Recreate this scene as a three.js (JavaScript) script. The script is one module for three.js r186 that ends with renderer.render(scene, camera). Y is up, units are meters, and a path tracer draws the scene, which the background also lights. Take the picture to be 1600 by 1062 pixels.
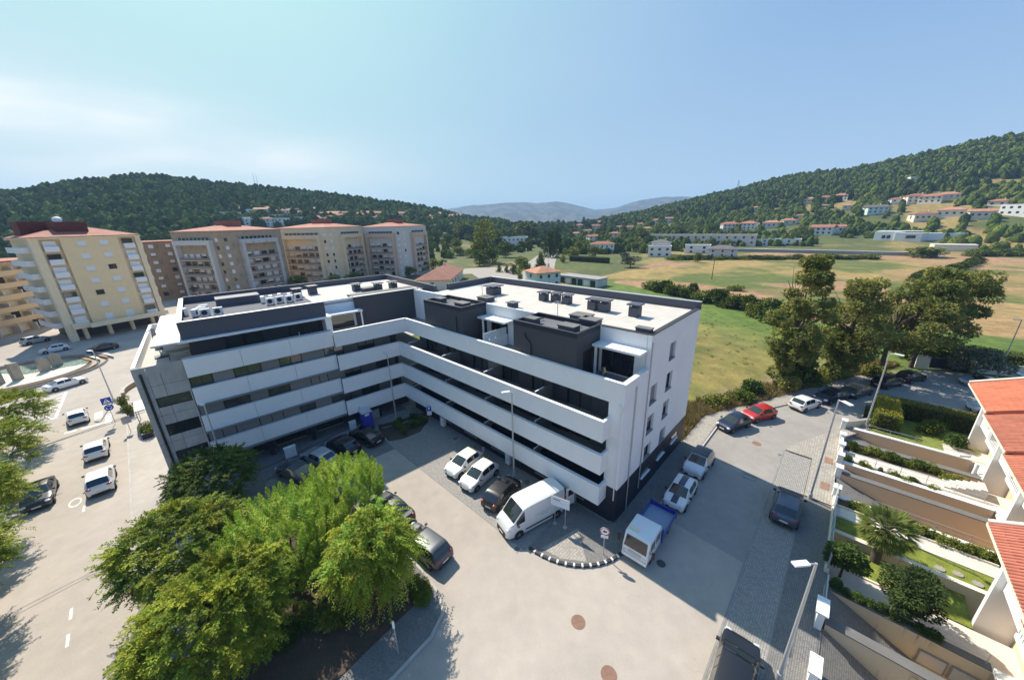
import * as THREE from 'three';
import { mergeGeometries, mergeVertices, toCreasedNormals } from 'three/addons/utils/BufferGeometryUtils.js';

// ---------- camera, sky, sun, exposure ----------
const scene = new THREE.Scene();
const CAM_H = 22.5, YAW = 0.7636, PITCH = 0.321, ROLL = -0.0247;
const camera = new THREE.PerspectiveCamera(2 * Math.atan(531 / 556) * 180 / Math.PI, 1600 / 1062, 0.1, 12000);
{
  const fw = new THREE.Vector3(Math.cos(YAW), 0, -Math.sin(YAW)), right = new THREE.Vector3(Math.sin(YAW), 0, Math.cos(YAW)), upv = new THREE.Vector3(0, 1, 0);
  const fwd = fw.clone().multiplyScalar(Math.cos(PITCH)).addScaledVector(upv, -Math.sin(PITCH));
  const up0 = fw.clone().multiplyScalar(Math.sin(PITCH)).addScaledVector(upv, Math.cos(PITCH));
  camera.position.set(0, CAM_H, 0);
  camera.up.copy(up0).multiplyScalar(Math.cos(ROLL)).addScaledVector(right, -Math.sin(ROLL));
  camera.lookAt(fwd.add(camera.position));
}
const renderer = new THREE.WebGLRenderer({ antialias: true });
renderer.toneMapping = THREE.LinearToneMapping;
renderer.toneMappingExposure = 1.5;
renderer.shadowMap.enabled = true;
const SUN = new THREE.Vector3(0.15, 1, -0.946).normalize();
const sun = new THREE.DirectionalLight(new THREE.Color(1, 0.92, 0.80), 5.0);
sun.position.copy(SUN).multiplyScalar(300); sun.castShadow = true; sun.shadow.radius = 1.2;
sun.shadow.mapSize.set(4096, 4096);
Object.assign(sun.shadow.camera, { left: -160, right: 160, top: 160, bottom: -160, near: 10, far: 700 });
scene.add(sun); scene.add(sun.target);
scene.fog = new THREE.FogExp2(new THREE.Color(0.40, 0.64, 1.0), 0.0002);

function hash(x, y, s) { let h = Math.imul(x | 0, 374761393) ^ Math.imul(y | 0, 668265263) ^ Math.imul(s | 0, 1274126177); h = Math.imul(h ^ (h >>> 13), 1274126177); return ((h ^ (h >>> 16)) >>> 0) / 4294967296; }
function vnoise(x, y, per, s) {
  const xi = Math.floor(x), yi = Math.floor(y), fx = x - xi, fy = y - yi, u = fx * fx * (3 - 2 * fx), v = fy * fy * (3 - 2 * fy);
  const w = per ? (n => ((n % per) + per) % per) : (n => n);
  const a = hash(w(xi), w(yi), s), b = hash(w(xi + 1), w(yi), s), c = hash(w(xi), w(yi + 1), s), d = hash(w(xi + 1), w(yi + 1), s);
  return a + (b - a) * u + (c - a) * v + (a - b - c + d) * u * v;
}
function fbm(x, y, per, s, oct = 4) { let t = 0, a = 0.5, n = 0; for (let i = 0; i < oct; i++) { t += a * vnoise(x, y, per, s + i * 7); n += a; x *= 2; y *= 2; per *= 2; a *= 0.5; } return t / n; }
function rng(seed) { let a = (seed * 2654435761) >>> 0; return () => { a = (a + 0x6D2B79F5) >>> 0; let t = a; t = Math.imul(t ^ (t >>> 15), t | 1); t ^= t + Math.imul(t ^ (t >>> 7), t | 61); return ((t ^ (t >>> 14)) >>> 0) / 4294967296; }; }
const lerp = (a, b, t) => a + (b - a) * t, clamp = (x, a = 0, b = 1) => Math.min(b, Math.max(a, x));
const sstep = (a, b, x) => { const t = clamp((x - a) / (b - a)); return t * t * (3 - 2 * t); };

{ // computed sky: clear summer air, paler toward the horizon and the sun, thin high cirrus
  const Wd = 2048, Hd = 1024, data = new Float32Array(Wd * Hd * 4), d = new THREE.Vector3();
  for (let j = 0; j < Hd; j++) for (let i = 0; i < Wd; i++) {
    const lat = (j + 0.5) / Hd * Math.PI - Math.PI / 2, lon = ((i + 0.5) / Wd - 0.5) * Math.PI * 2;
    d.set(Math.cos(lat) * Math.cos(lon), Math.sin(lat), Math.cos(lat) * Math.sin(lon));
    const y = Math.max(d.y, 0), cs = clamp(d.dot(SUN), -1, 1), ang = Math.acos(cs);
    const k = Math.pow(y, 0.42);
    let r = lerp(0.46, 0.02, k), g = lerp(0.59, 0.14, k), b = lerp(0.64, 0.44, k);
    const gl = Math.exp(-ang * ang / 0.45); // broad forward scattering round the sun
    r += gl * 0.33; g += gl * 0.45; b += gl * 0.16;
    const az = Math.atan2(d.z, d.x), el = Math.asin(clamp(d.y, -1, 1));
    // cirrus: long streaks, stretched along azimuth
    const n = fbm((az + 4) * 2.2 + el * 3, el * 9 - az * 1.4 + 20, 0, 5, 5), n2 = fbm((az + 9) * 0.9, el * 2.5 + 3, 0, 11, 3);
    const da = Math.atan2(Math.sin(az + 1.68), Math.cos(az + 1.68)), bank = Math.exp(-da * da / 0.22 - Math.pow((el - 0.185 + 0.16 * da) / 0.085, 2)); // cirrus bank low on the sunward side
    const c = (0.3 + 0.7 * sstep(0.25, 0.7, n)) * (bank + 0.25 * sstep(0.35, 0.65, n2) * Math.exp(-ang * ang / 0.4)) * sstep(0.0, 0.08, y);
    const cc = Math.min(1, c * 1.5);
    r = lerp(r, 0.74, cc); g = lerp(g, 0.76, cc); b = lerp(b, 0.76, cc);
    if (d.y < 0) { r = 0.35; g = 0.36; b = 0.34; }
    const o = (j * Wd + i) * 4; data[o] = r; data[o + 1] = g; data[o + 2] = b; data[o + 3] = 1;
  }
  const t = new THREE.DataTexture(data, Wd, Hd, THREE.RGBAFormat, THREE.FloatType);
  t.mapping = THREE.EquirectangularReflectionMapping; t.magFilter = t.minFilter = THREE.LinearFilter; t.colorSpace = THREE.LinearSRGBColorSpace; t.needsUpdate = true;
  scene.background = t; scene.environment = t;
}

// ---------- helpers ----------
const taken = {};
function numbered(n) { taken[n] = (taken[n] ?? -1) + 1; return taken[n] ? `${n}_${String(taken[n]).padStart(3, '0')}` : n; }
function tag(o, label, category, group, kind) { if (label) o.userData.label = label; if (category) o.userData.category = category; if (group) o.userData.group = group; if (kind) o.userData.kind = kind; return o; }
function thing(name, label, category, [x, y, z] = [0, 0, 0], turn = 0, group) {
  const o = new THREE.Group(); o.name = numbered(name); o.position.set(x, y, z); o.rotation.y = turn; scene.add(o); o.updateMatrixWorld(true);
  return tag(o, label, category, group);
}
function muv(g) { // uv in metres from position and normal
  if (!g.attributes.normal) g.computeVertexNormals();
  const p = g.attributes.position, n = g.attributes.normal, uv = new Float32Array(p.count * 2);
  for (let i = 0; i < p.count; i++) {
    const ax = Math.abs(n.getX(i)), ay = Math.abs(n.getY(i)), az = Math.abs(n.getZ(i));
    let u, v; if (ay >= ax && ay >= az) { u = p.getX(i); v = p.getZ(i); } else if (ax >= az) { u = p.getZ(i); v = p.getY(i); } else { u = p.getX(i); v = p.getY(i); }
    uv[i * 2] = u; uv[i * 2 + 1] = v;
  }
  g.setAttribute('uv', new THREE.BufferAttribute(uv, 2)); return g;
}
const clean = g => { g = g.index ? g.toNonIndexed() : g; for (const k of Object.keys(g.attributes)) if (!['position', 'normal', 'uv'].includes(k)) g.deleteAttribute(k); if (!g.attributes.uv) muv(g); return g; };
const merge = a => a.length === 1 ? a[0] : mergeGeometries(a.map(clean));
function mesh(geo, mat) { const m = new THREE.Mesh(geo, mat); m.castShadow = m.receiveShadow = true; return m; }
// local part
function part(parent, name, geo, mat, label) { const m = mesh(Array.isArray(geo) ? merge(geo) : geo, mat); m.name = name; if (label) m.userData.label = label; parent.add(m); return m; }
// part whose geometry is given in world coordinates
function wpart(root, name, geo, mat, label) {
  let g = Array.isArray(geo) ? merge(geo) : geo; let r = root; while (r.parent && r.parent !== scene) r = r.parent;
  g.applyMatrix4(r.matrixWorld.clone().invert()); return part(root, name, g, mat, label);
}
function struct(name, geo, mat) { const m = mesh(Array.isArray(geo) ? merge(geo) : geo, mat); m.name = numbered(name); m.userData.kind = 'structure'; scene.add(m); return m; }
function bx(x0, x1, y0, y1, z0, z1) { const g = new THREE.BoxGeometry(Math.abs(x1 - x0), Math.abs(y1 - y0), Math.abs(z1 - z0)); g.translate((x0 + x1) / 2, (y0 + y1) / 2, (z0 + z1) / 2); return muv(g); }
function cyl(r0, r1, h, x, y, z, seg = 12) { const g = new THREE.CylinderGeometry(r1, r0, h, seg); g.translate(x, y + h / 2, z); return g; }
function bar(a, b, r, seg = 6, r2 = r) { // rod between two points
  const A = new THREE.Vector3(...a), B = new THREE.Vector3(...b), L = A.distanceTo(B), g = new THREE.CylinderGeometry(r2, r, L, seg);
  g.translate(0, L / 2, 0); g.applyQuaternion(new THREE.Quaternion().setFromUnitVectors(new THREE.Vector3(0, 1, 0), B.clone().sub(A).normalize())); g.translate(...a); return g;
}
function sheet(pts, y, holes) { // flat polygon, pts [x,z]
  const s = new THREE.Shape(pts.map(([x, z]) => new THREE.Vector2(x, -z)));
  if (holes) for (const h of holes) s.holes.push(new THREE.Path(h.map(([x, z]) => new THREE.Vector2(x, -z))));
  const g = new THREE.ShapeGeometry(s); g.rotateX(-Math.PI / 2); g.translate(0, y, 0); return muv(g);
}
function slab(pts, y0, y1, holes) { // polygon with thickness
  const s = new THREE.Shape(pts.map(([x, z]) => new THREE.Vector2(x, -z)));
  if (holes) for (const h of holes) s.holes.push(new THREE.Path(h.map(([x, z]) => new THREE.Vector2(x, -z))));
  const g = new THREE.ExtrudeGeometry(s, { depth: y1 - y0, bevelEnabled: false, curveSegments: 8 }); g.rotateX(-Math.PI / 2); g.translate(0, y0, 0); return muv(g);
}
const rot = (g, a, x = 0, z = 0) => { g.translate(-x, 0, -z); g.rotateY(a); g.translate(x, 0, z); return g; };
function wallHoles(w, h, t, holes) { // upright panel in x,y with rectangular openings, thickness toward -z
  const s = new THREE.Shape([[0, 0], [w, 0], [w, h], [0, h]].map(p => new THREE.Vector2(...p)));
  for (const [x0, x1, y0, y1] of holes) s.holes.push(new THREE.Path([[x0, y0], [x0, y1], [x1, y1], [x1, y0]].map(p => new THREE.Vector2(...p))));
  const g = new THREE.ExtrudeGeometry(s, { depth: t, bevelEnabled: false }); g.translate(0, 0, -t); return muv(g);
}

// ---------- procedural textures ----------
const enc = v => { v = clamp(v); return v <= 0.0031308 ? v * 12.92 : 1.055 * Math.pow(v, 1 / 2.4) - 0.055; };
function tex(size, fn, srgb = true, metres = 1) { // fn gives linear values
  const e = srgb ? enc : clamp;
  const d = new Uint8Array(size * size * 4);
  for (let y = 0; y < size; y++) for (let x = 0; x < size; x++) { const c = fn(x / size, y / size, x, y), o = (y * size + x) * 4; if (typeof c === 'number') d[o] = d[o + 1] = d[o + 2] = e(c) * 255; else { d[o] = e(c[0]) * 255; d[o + 1] = e(c[1]) * 255; d[o + 2] = e(c[2]) * 255; } d[o + 3] = 255; }
  const t = new THREE.DataTexture(d, size, size); t.wrapS = t.wrapT = THREE.RepeatWrapping; t.magFilter = THREE.LinearFilter; t.minFilter = THREE.LinearMipmapLinearFilter; t.generateMipmaps = true;
  if (srgb) t.colorSpace = THREE.SRGBColorSpace; t.repeat.set(1 / metres, 1 / metres); t.needsUpdate = true; return t;
}
const rep = (t, m) => { const c = t.clone(); c.repeat.set(1 / m, 1 / m); c.needsUpdate = true; return c; };
const TAsph = tex(1024, (u, v, x, y) => {
  const a = fbm(u * 6, v * 6, 6, 3, 5), b = fbm(u * 40, v * 40, 40, 9, 2), s = hash(x, y, 4);
  const crack = Math.abs(fbm(u * 5, v * 5, 5, 21, 5) - 0.5), cr = crack < 0.0016 && fbm(u * 4, v * 4, 4, 29, 2) > 0.52 ? 0.07 : 0;
  const k = 0.80 + 0.26 * (a - 0.5) + 0.12 * (b - 0.5) + (s - 0.5) * 0.11 - cr; return [k, k * 0.985, k * 0.965];
}, true, 26);
const TCobb = (bump) => tex(1024, (u, v, x, y) => {
  const N = 34, row = Math.floor(v * N), off = (row % 2) * 0.5 + (hash(row, 1, 5) - 0.5) * 0.3, cx = u * N + off, col = ((Math.floor(cx) % N) + N) % N;
  const fx = cx - Math.floor(cx), fy = v * N - row, e = Math.min(fx, 1 - fx, fy, 1 - fy), j = sstep(0.04, 0.16, e + (hash(x >> 1, y >> 1, 3) - 0.5) * 0.05);
  if (bump) return j * (0.75 + 0.25 * hash(col, row, 9));
  const t = 0.64 + 0.22 * (hash(col, row, 2) - 0.5) + 0.12 * (fbm(u * 8, v * 8, 8, 6, 4) - 0.5) + (hash(x, y, 8) - 0.5) * 0.08;
  const k = lerp(0.46, t, j); return [k, k * 0.99, k * 0.965];
}, !bump, 4.1);
const TCob = TCobb(false), TCobB = TCobb(true);
const TPlast = tex(512, (u, v, x, y) => 0.93 + 0.09 * (fbm(u * 5, v * 5, 5, 31, 5) - 0.5) + (hash(x, y, 1) - 0.5) * 0.03, true, 5);
const TConc = tex(512, (u, v, x, y) => { const st = fbm(u * 24, v * 1.01 * 2, 24, 41, 3); return 0.84 + 0.22 * (fbm(u * 6, v * 6, 6, 44, 5) - 0.5) + 0.18 * (st - 0.5) + (hash(x, y, 1) - 0.5) * 0.05; }, true, 4);
const TStain = tex(512, (u, v, x, y) => { const st = sstep(0.5, 0.85, fbm(u * 30, v * 2, 30, 51, 3)) * sstep(0.35, 0.7, fbm(u * 5, v * 5, 5, 52, 3)); const k = 0.9 + 0.14 * (fbm(u * 7, v * 7, 7, 54, 5) - 0.5) - st * 0.45; return [k, k * (1 - st * 0.04), k * (1 - st * 0.12)]; }, true, 5);
const TGrass = tex(1024, (u, v, x, y) => { const a = fbm(u * 10, v * 10, 10, 61, 5), b = fbm(u * 90, v * 90, 90, 63, 2), s = hash(x, y, 2); const k = 0.72 + 0.5 * (a - 0.5) + 0.45 * (b - 0.5) + (s - 0.5) * 0.2; return [k * 1.02, k, k * 0.9]; }, true, 14);
const TRoof = tex(1024, (u, v, x, y) => { const N = 10, fx = (u * N) % 1, fy = (v * N) % 1, e = Math.min(fx, 1 - fx, fy, 1 - fy), j = e < 0.012 ? 0.14 : 0; const t = 0.06 * (hash(Math.floor(u * N), Math.floor(v * N), 3) - 0.5); return 0.88 + t - j + 0.16 * (fbm(u * 7, v * 7, 7, 71, 5) - 0.5) + (hash(x, y, 5) - 0.5) * 0.05; }, true, 6);
const TGrav = tex(512, (u, v, x, y) => 0.75 + 0.3 * (fbm(u * 60, v * 60, 60, 81, 2) - 0.5) + 0.2 * (fbm(u * 4, v * 4, 4, 84, 4) - 0.5) + (hash(x, y, 5) - 0.5) * 0.2, true, 4);
const TTile = tex(512, (u, v, x, y) => { const a = fbm(u * 14, v * 14, 14, 91, 4), b = fbm(u * 3, v * 3, 3, 95, 4); const k = 0.8 + 0.4 * (a - 0.5) + 0.35 * (b - 0.5); return [k, k * 0.97, k * 0.94]; }, true, 6);
const TNoise = tex(256, (u, v, x, y) => 0.5 + 0.8 * (fbm(u * 8, v * 8, 8, 101, 5) - 0.5), false, 1);

const C = (r, g, b) => new THREE.Color().setRGB(r, g, b);
const std = (c, rough = 0.85, o = {}) => new THREE.MeshStandardMaterial({ color: c, roughness: rough, ...o });
const M = {
  asphalt: std(C(0.47, 0.415, 0.36), 0.93, { map: TAsph, bumpMap: rep(TNoise, 0.5), bumpScale: 0.004 }),
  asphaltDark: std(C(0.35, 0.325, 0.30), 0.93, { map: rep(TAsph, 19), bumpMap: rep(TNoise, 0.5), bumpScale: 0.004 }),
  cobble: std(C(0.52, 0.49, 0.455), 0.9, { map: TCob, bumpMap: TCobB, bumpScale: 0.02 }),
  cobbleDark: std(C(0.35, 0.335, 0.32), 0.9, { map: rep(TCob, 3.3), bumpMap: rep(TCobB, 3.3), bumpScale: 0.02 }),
  paveLight: std(C(0.55, 0.50, 0.44), 0.92, { map: rep(TCob, 6.5), bumpMap: rep(TCobB, 6.5), bumpScale: 0.008 }),
  kerb: std(C(0.50, 0.47, 0.43), 0.9, { map: TConc }),
  white: std(C(0.84, 0.84, 0.83), 0.7, { map: TPlast }),
  whiteClean: std(C(0.76, 0.76, 0.75), 0.55),
  charcoal: std(C(0.06, 0.062, 0.07), 0.7, { map: TPlast }),
  charPanel: std(C(0.20, 0.195, 0.195), 0.55, { map: TPlast }),
  shutter: std(C(0.22, 0.215, 0.215), 0.5),
  navy: std(C(0.018, 0.021, 0.035), 0.55, { map: TPlast }),
  stone: std(C(0.48, 0.47, 0.44), 0.85, { map: TConc }),
  roof: std(C(0.58, 0.54, 0.485), 0.9, { map: TRoof }),
  roofGravel: std(C(0.17, 0.17, 0.19), 0.95, { map: TGrav, bumpMap: rep(TNoise, 0.3), bumpScale: 0.01 }),
  parapetDark: std(C(0.075, 0.08, 0.105), 0.6, { map: TPlast }),
  metal: std(C(0.55, 0.56, 0.57), 0.4, { metalness: 0.8 }),
  galv: std(C(0.48, 0.49, 0.50), 0.5, { metalness: 0.5 }),
  black: std(C(0.012, 0.012, 0.014), 0.5),
  dark: std(C(0.03, 0.03, 0.033), 0.6),
  glassDark: new THREE.MeshPhysicalMaterial({ color: C(0.02, 0.024, 0.028), roughness: 0.06, specularIntensity: 1, clearcoat: 1, clearcoatRoughness: 0.03 }),
  glassWin: new THREE.MeshPhysicalMaterial({ color: C(0.05, 0.058, 0.062), roughness: 0.05, clearcoat: 1, clearcoatRoughness: 0.02 }),
  curtain: std(C(0.62, 0.58, 0.50), 0.8),
  blind: std(C(0.72, 0.72, 0.70), 0.65),
  cream: std(C(0.78, 0.70, 0.56), 0.85, { map: TPlast }),
  beige: std(C(0.82, 0.58, 0.37), 0.88, { map: TPlast }),
  beigeStain: std(C(0.74, 0.61, 0.42), 0.9, { map: TStain }),
  capGrey: std(C(0.34, 0.33, 0.32), 0.85, { map: TConc }),
  pavWhite: std(C(0.66, 0.61, 0.55), 0.85, { map: rep(TRoof, 4) }),
  lawn: std(C(0.24, 0.285, 0.04), 0.95, { map: rep(TGrass, 5), bumpMap: rep(TNoise, 0.4), bumpScale: 0.04 }),
  capDark: std(C(0.17, 0.165, 0.16), 0.8, { map: TConc }),
  paveSmooth: std(C(0.50, 0.455, 0.405), 0.92, { map: rep(TAsph, 17) }),
  kerbDark: std(C(0.30, 0.285, 0.265), 0.9, { map: TConc }),
  soil: std(C(0.11, 0.075, 0.05), 0.97, { map: TGrav }),
  tileA: std(C(0.62, 0.20, 0.11), 0.85, { map: TTile }),
  tileB: std(C(0.40, 0.15, 0.10), 0.85, { map: TTile }),
  paint: std(C(0.80, 0.79, 0.75), 0.8, { map: TConc }),
  wood: std(C(0.06, 0.045, 0.035), 0.8), blue: std(C(0.03, 0.06, 0.42), 0.5),
  bark: std(C(0.10, 0.078, 0.06), 0.95, { map: TConc }),
};
// ---------- terrain ----------
const RIDGE = [[-55.98,0.0495],[-52.65,0.0606],[-50.32,0.072],[-47.29,0.0889],[-44.04,0.0977],[-41.56,0.0992],[-38.94,0.0959],[-34.26,0.0883],[-31.01,0.0835],[-26.02,0.0756],[-21.33,0.0663],[-16.31,0.0527],[-10.95,0.0377],[-7.26,0.0192],[-3.44,0.0098],[0.45,0.0017],[5.32,-0.0003],[10.13,-0.0022],[14.77,0.0037],[19.18,0.0154],[23.3,0.0307],[27.14,0.0449],[30.7,0.0564],[32.68,0.0659],[35.2,0.074],[37.55,0.0815],[39.84,0.0801],[42.43,0.0834],[44.76,0.0905],[46.88,0.098],[48.85,0.1028],[51.0,0.1088],[52.36,0.1091],[55.39,0.1108]];
const CA = Math.cos(YAW), SA = Math.sin(YAW);
function interp(tb, a) { if (a <= tb[0][0]) return tb[0][1]; for (let i = 1; i < tb.length; i++) if (a <= tb[i][0]) { const t = (a - tb[i - 1][0]) / (tb[i][0] - tb[i - 1][0]); return lerp(tb[i - 1][1], tb[i][1], t); } return tb[tb.length - 1][1]; }
const azim = (x, z) => Math.atan2(x * SA + z * CA, x * CA - z * SA) * 180 / Math.PI;
const crestR = a => a < 0 ? 620 : a < 25 ? lerp(620, 720, a / 25) : 720;
function crestH(a) { // height of the crest ground, leaving room for the trees on it
  const back = sstep(57, 110, Math.abs(a)); let e = interp(RIDGE, a); e = lerp(e, 0.03, back); return Math.max(6, 22.5 + crestR(a) * e - 8);
}
function hillT(x, z) { const a = azim(x, z), r = Math.hypot(x, z), r0 = a > 20 ? lerp(240, 300, sstep(20, 35, a)) : 240; return [(r - r0) / (crestR(a) - r0), a, r]; }
function terr(x, z) {
  const [t, a] = hillT(x, z); if (t <= 0) return -0.06;
  const H = crestH(a), s = t <= 1 ? 1.6 * t * t - 0.6 * t * t * t : Math.max(0.5, 1 - 0.25 * (t - 1) * (t - 1) - 0.1 * (t - 1));
  return -0.06 + H * s + (fbm(x / 60 + 50, z / 60 + 50, 0, 77, 3) - 0.5) * 9 * sstep(0, 0.4, t) * (1 - sstep(0.75, 1, t));
}
const inLot = (x, z) => x > 11 && x < 58 && z > 3.2 && z < 24;
function groundCol(x, z) {
  const [t, a, r] = hillT(x, z), n = fbm(x / 9 + 30, z / 9 + 30, 0, 15, 4), n2 = fbm(x / 38 + 9, z / 38 + 70, 0, 25, 4), n3 = fbm(x / 2.2 + 5, z / 2.2 + 5, 0, 35, 2);
  const green = [0.105, 0.135, 0.022], lush = [0.085, 0.165, 0.018], dry = [0.33, 0.235, 0.085], brown = [0.36, 0.215, 0.12], olive = [0.075, 0.085, 0.025], dirt = [0.36, 0.28, 0.19];
  const mixc = (p, q, k) => [lerp(p[0], q[0], k), lerp(p[1], q[1], k), lerp(p[2], q[2], k)];
  let c;
  if (t > 0.02 && a < 20) c = mixc(mixc(olive, green, n), dry, sstep(0.55, 0.75, n2) * 0.5);
  else if (t > 0.02) { c = mixc(mixc(olive, green, n), dry, sstep(0.45, 0.65, n2) * 0.8); }
  else {
    // valley fields, right of the block
    const rowH = 104 + (z + 11.5) * -0.36; // hedge line across the meadow
    if (x > 30 && z < 60 && z > -75) {
      if (x < rowH) { const k = sstep(-14, 10, x - rowH + 18 + n * 8); c = mixc(mixc(green, dry, clamp(0.38 + (n - 0.5) * 1.3 + (n3 - 0.5) * 0.6)), lush, k * 0.85); }
      else { c = mixc(dry, green, sstep(0.42, 0.62, n2 + (n - 0.5) * 0.4)); c = mixc(c, brown, sstep(0.5, 0.62, fbm(x / 25 + 3, z / 40 + 7, 0, 45, 3))); }
      if (z > 9 && x > 105 && x < 215) { c = mixc(brown, dry, n); if (x > 150 && x < 200) c = mixc(c, green, sstep(0.35, 0.7, n2 + 0.12)); }
      if (z > 2 && x > 78 && x < 108) c = mixc(green, lush, n);
      if (x < 74 && z > -12.5 + Math.max(0, (x - 44) * 0.46)) c = mixc(c, dirt, sstep(0.3, 0.55, n) * 0.8); // worn verge along the street
    } else c = mixc(mixc(green, olive, n), dry, sstep(0.5, 0.66, n2) * 0.8);
    if (a < 3 && r < 240) c = mixc(mixc(green, olive, n), dry, sstep(0.45, 0.6, n2) * 0.7);
  }
  const k = 0.8 + 0.4 * n3; return [c[0] * k, c[1] * k, c[2] * k];
}
{
  const line = (lo, hi, a, b, f) => { const o = []; let v = lo; while (v < a) { o.push(v); v += Math.min(f + (a - v) * 0.12, 60); } v = a; while (v < b) { o.push(v); v += f; } v = b; while (v < hi) { o.push(v); v += Math.min(f + (v - b) * 0.12, 60); } o.push(hi); return o; };
  const xs = line(-1400, 1600, -20, 330, 1.7), zs = line(-1600, 1300, -170, 60, 1.7), nx = xs.length, nz = zs.length;
  const P = new Float32Array(nx * nz * 3), Cc = new Float32Array(nx * nz * 3), I = [];
  for (let j = 0; j < nz; j++) for (let i = 0; i < nx; i++) {
    const x = xs[i], z = zs[j], o = (j * nx + i) * 3; P[o] = x; P[o + 1] = inLot(x, z) ? -4.5 : terr(x, z); P[o + 2] = z; const c = groundCol(x, z); Cc[o] = c[0]; Cc[o + 1] = c[1]; Cc[o + 2] = c[2];
    if (i && j) { const a = j * nx + i, b = a - 1, d = a - nx, e = d - 1; I.push(e, b, d, d, b, a); }
  }
  const g = new THREE.BufferGeometry(); g.setAttribute('position', new THREE.BufferAttribute(P, 3)); g.setAttribute('color', new THREE.BufferAttribute(Cc, 3)); g.setIndex(I); g.computeVertexNormals(); muv(g);
  const uv = g.attributes.uv; for (let i = 0; i < nx * nz; i++) uv.setXY(i, P[i * 3], P[i * 3 + 2]);
  struct('ground', g, std(C(1.15, 1.15, 1.15), 0.96, { vertexColors: true, map: TGrass }));
}
{ // far mountain range, a real ridge 3 to 4 km away
  const MT = [[-14.67,0.031],[-10.03,0.0359],[-5.25,0.0469],[-0.44,0.053],[4.35,0.0494],[7.21,0.0526],[10.05,0.0403],[12.86,0.0279],[15.58,0.031],[19.02,0.0469],[22.35,0.0531],[25.16,0.0521],[27.92,0.0414],[31.69,0.0235]];
  const n = 160, m = 26, P = [], I = [], Cc = [];
  for (let i = 0; i <= n; i++) { const a = lerp(-24, 40, i / n), ar = a * Math.PI / 180;
    for (let j = 0; j <= m; j++) { const t = j / m, r = lerp(2100, 4600, t), e = interp(MT, a) * sstep(-26, -15, a) , H = 22.5 + 3500 * e;
      const prof = t < 0.56 ? Math.pow(t / 0.56, 1.15) : 1 - (t - 0.56) * 0.9, w = fbm(i * 0.11 + 3, j * 0.24 + 8, 0, 7, 5), y = H * prof * (1 + (w - 0.5) * 0.45 * (t < 0.56 ? 1 - t / 0.56 : 0.3)) - 12;
      const dx = Math.cos(ar) * r, dr = Math.sin(ar) * r; P.push(dx * CA + dr * SA, y, -dx * SA + dr * CA);
      const f = fbm(i * 0.5, j * 1.1, 0, 19, 4), k = sstep(0.45, 0.65, f); Cc.push(lerp(0.03, 0.11, k), lerp(0.045, 0.105, k), lerp(0.035, 0.075, k));
      if (i && j) { const q = i * (m + 1) + j, b = q - 1, d = q - m - 1, e2 = d - 1; I.push(e2, d, b, d, q, b); } } }
  const g = new THREE.BufferGeometry(); g.setAttribute('position', new THREE.Float32BufferAttribute(P, 3)); g.setAttribute('color', new THREE.Float32BufferAttribute(Cc, 3)); g.setIndex(I); g.computeVertexNormals(); muv(g);
  struct('mountain', g, std(C(1, 1, 1), 1, { vertexColors: true }));
}
// ---------- streets and pavements ----------
const bendL = [[35, -7.6], [42.3, -7.5], [46, -5.9], [52, -2.6], [58.4, 0.2], [66, 3.8], [73, 7.8], [79.5, 12.2]];
const bendR = [[58.6, 14], [58.3, 4.6], [51.5, 4.2], [46.7, 1.4], [42.3, -0.8], [35, -1.25]];
struct('road', sheet([[-70, 30], [-70, -170], [60, -170], [60, -75], [30, -62], [14, -58], [22, -40], [22, -8.5], [35.05, -8.5], [35.05, -1.2], [14, -1.2], [8, -1.2], [8, 30]], 0), M.asphalt);
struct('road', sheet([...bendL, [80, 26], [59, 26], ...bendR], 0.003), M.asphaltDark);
struct('road', sheet([[24.2, -7.6], [35.0, -7.6], [35.0, -1.42], [23.8, -1.42]], 0.004), M.asphaltDark);  // overlay inside the shade of the block; darker colour deepens the street shade
struct('pavement', sheet([[14.55, -31.3], [14.55, -13.1], [20.95, -13.1], [20.95, -38], [14.9, -38], [14.9, -35]], 0.008), M.cobble);      // parking bays along the long wing
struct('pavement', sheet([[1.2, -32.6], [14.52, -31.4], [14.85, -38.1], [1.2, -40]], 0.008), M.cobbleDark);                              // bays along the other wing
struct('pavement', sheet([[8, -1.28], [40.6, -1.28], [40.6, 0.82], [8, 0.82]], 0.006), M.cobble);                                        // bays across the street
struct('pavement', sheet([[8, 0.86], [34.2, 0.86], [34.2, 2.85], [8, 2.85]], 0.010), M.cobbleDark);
struct('kerb', bx(8, 40.6, -0.1, 0.02, -1.40, -1.28), M.kerbDark);
struct('kerb', bx(8, 34.2, -0.1, 0.022, 0.80, 0.87), M.kerbDark);
struct('kerb', bx(14.44, 14.55, -0.1, 0.02, -31.3, -13.1), M.kerbDark);
struct('sidewalk', slab([[34.2, 0.86], [40.7, 0.86], [40.7, -1.25], [42.3, -0.85], [46.7, 1.35], [51.5, 4.1], [51.2, 5.0], [46.7, 2.62], [34.2, 2.62]], -0.1, 0.12), M.paveLight);
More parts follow.
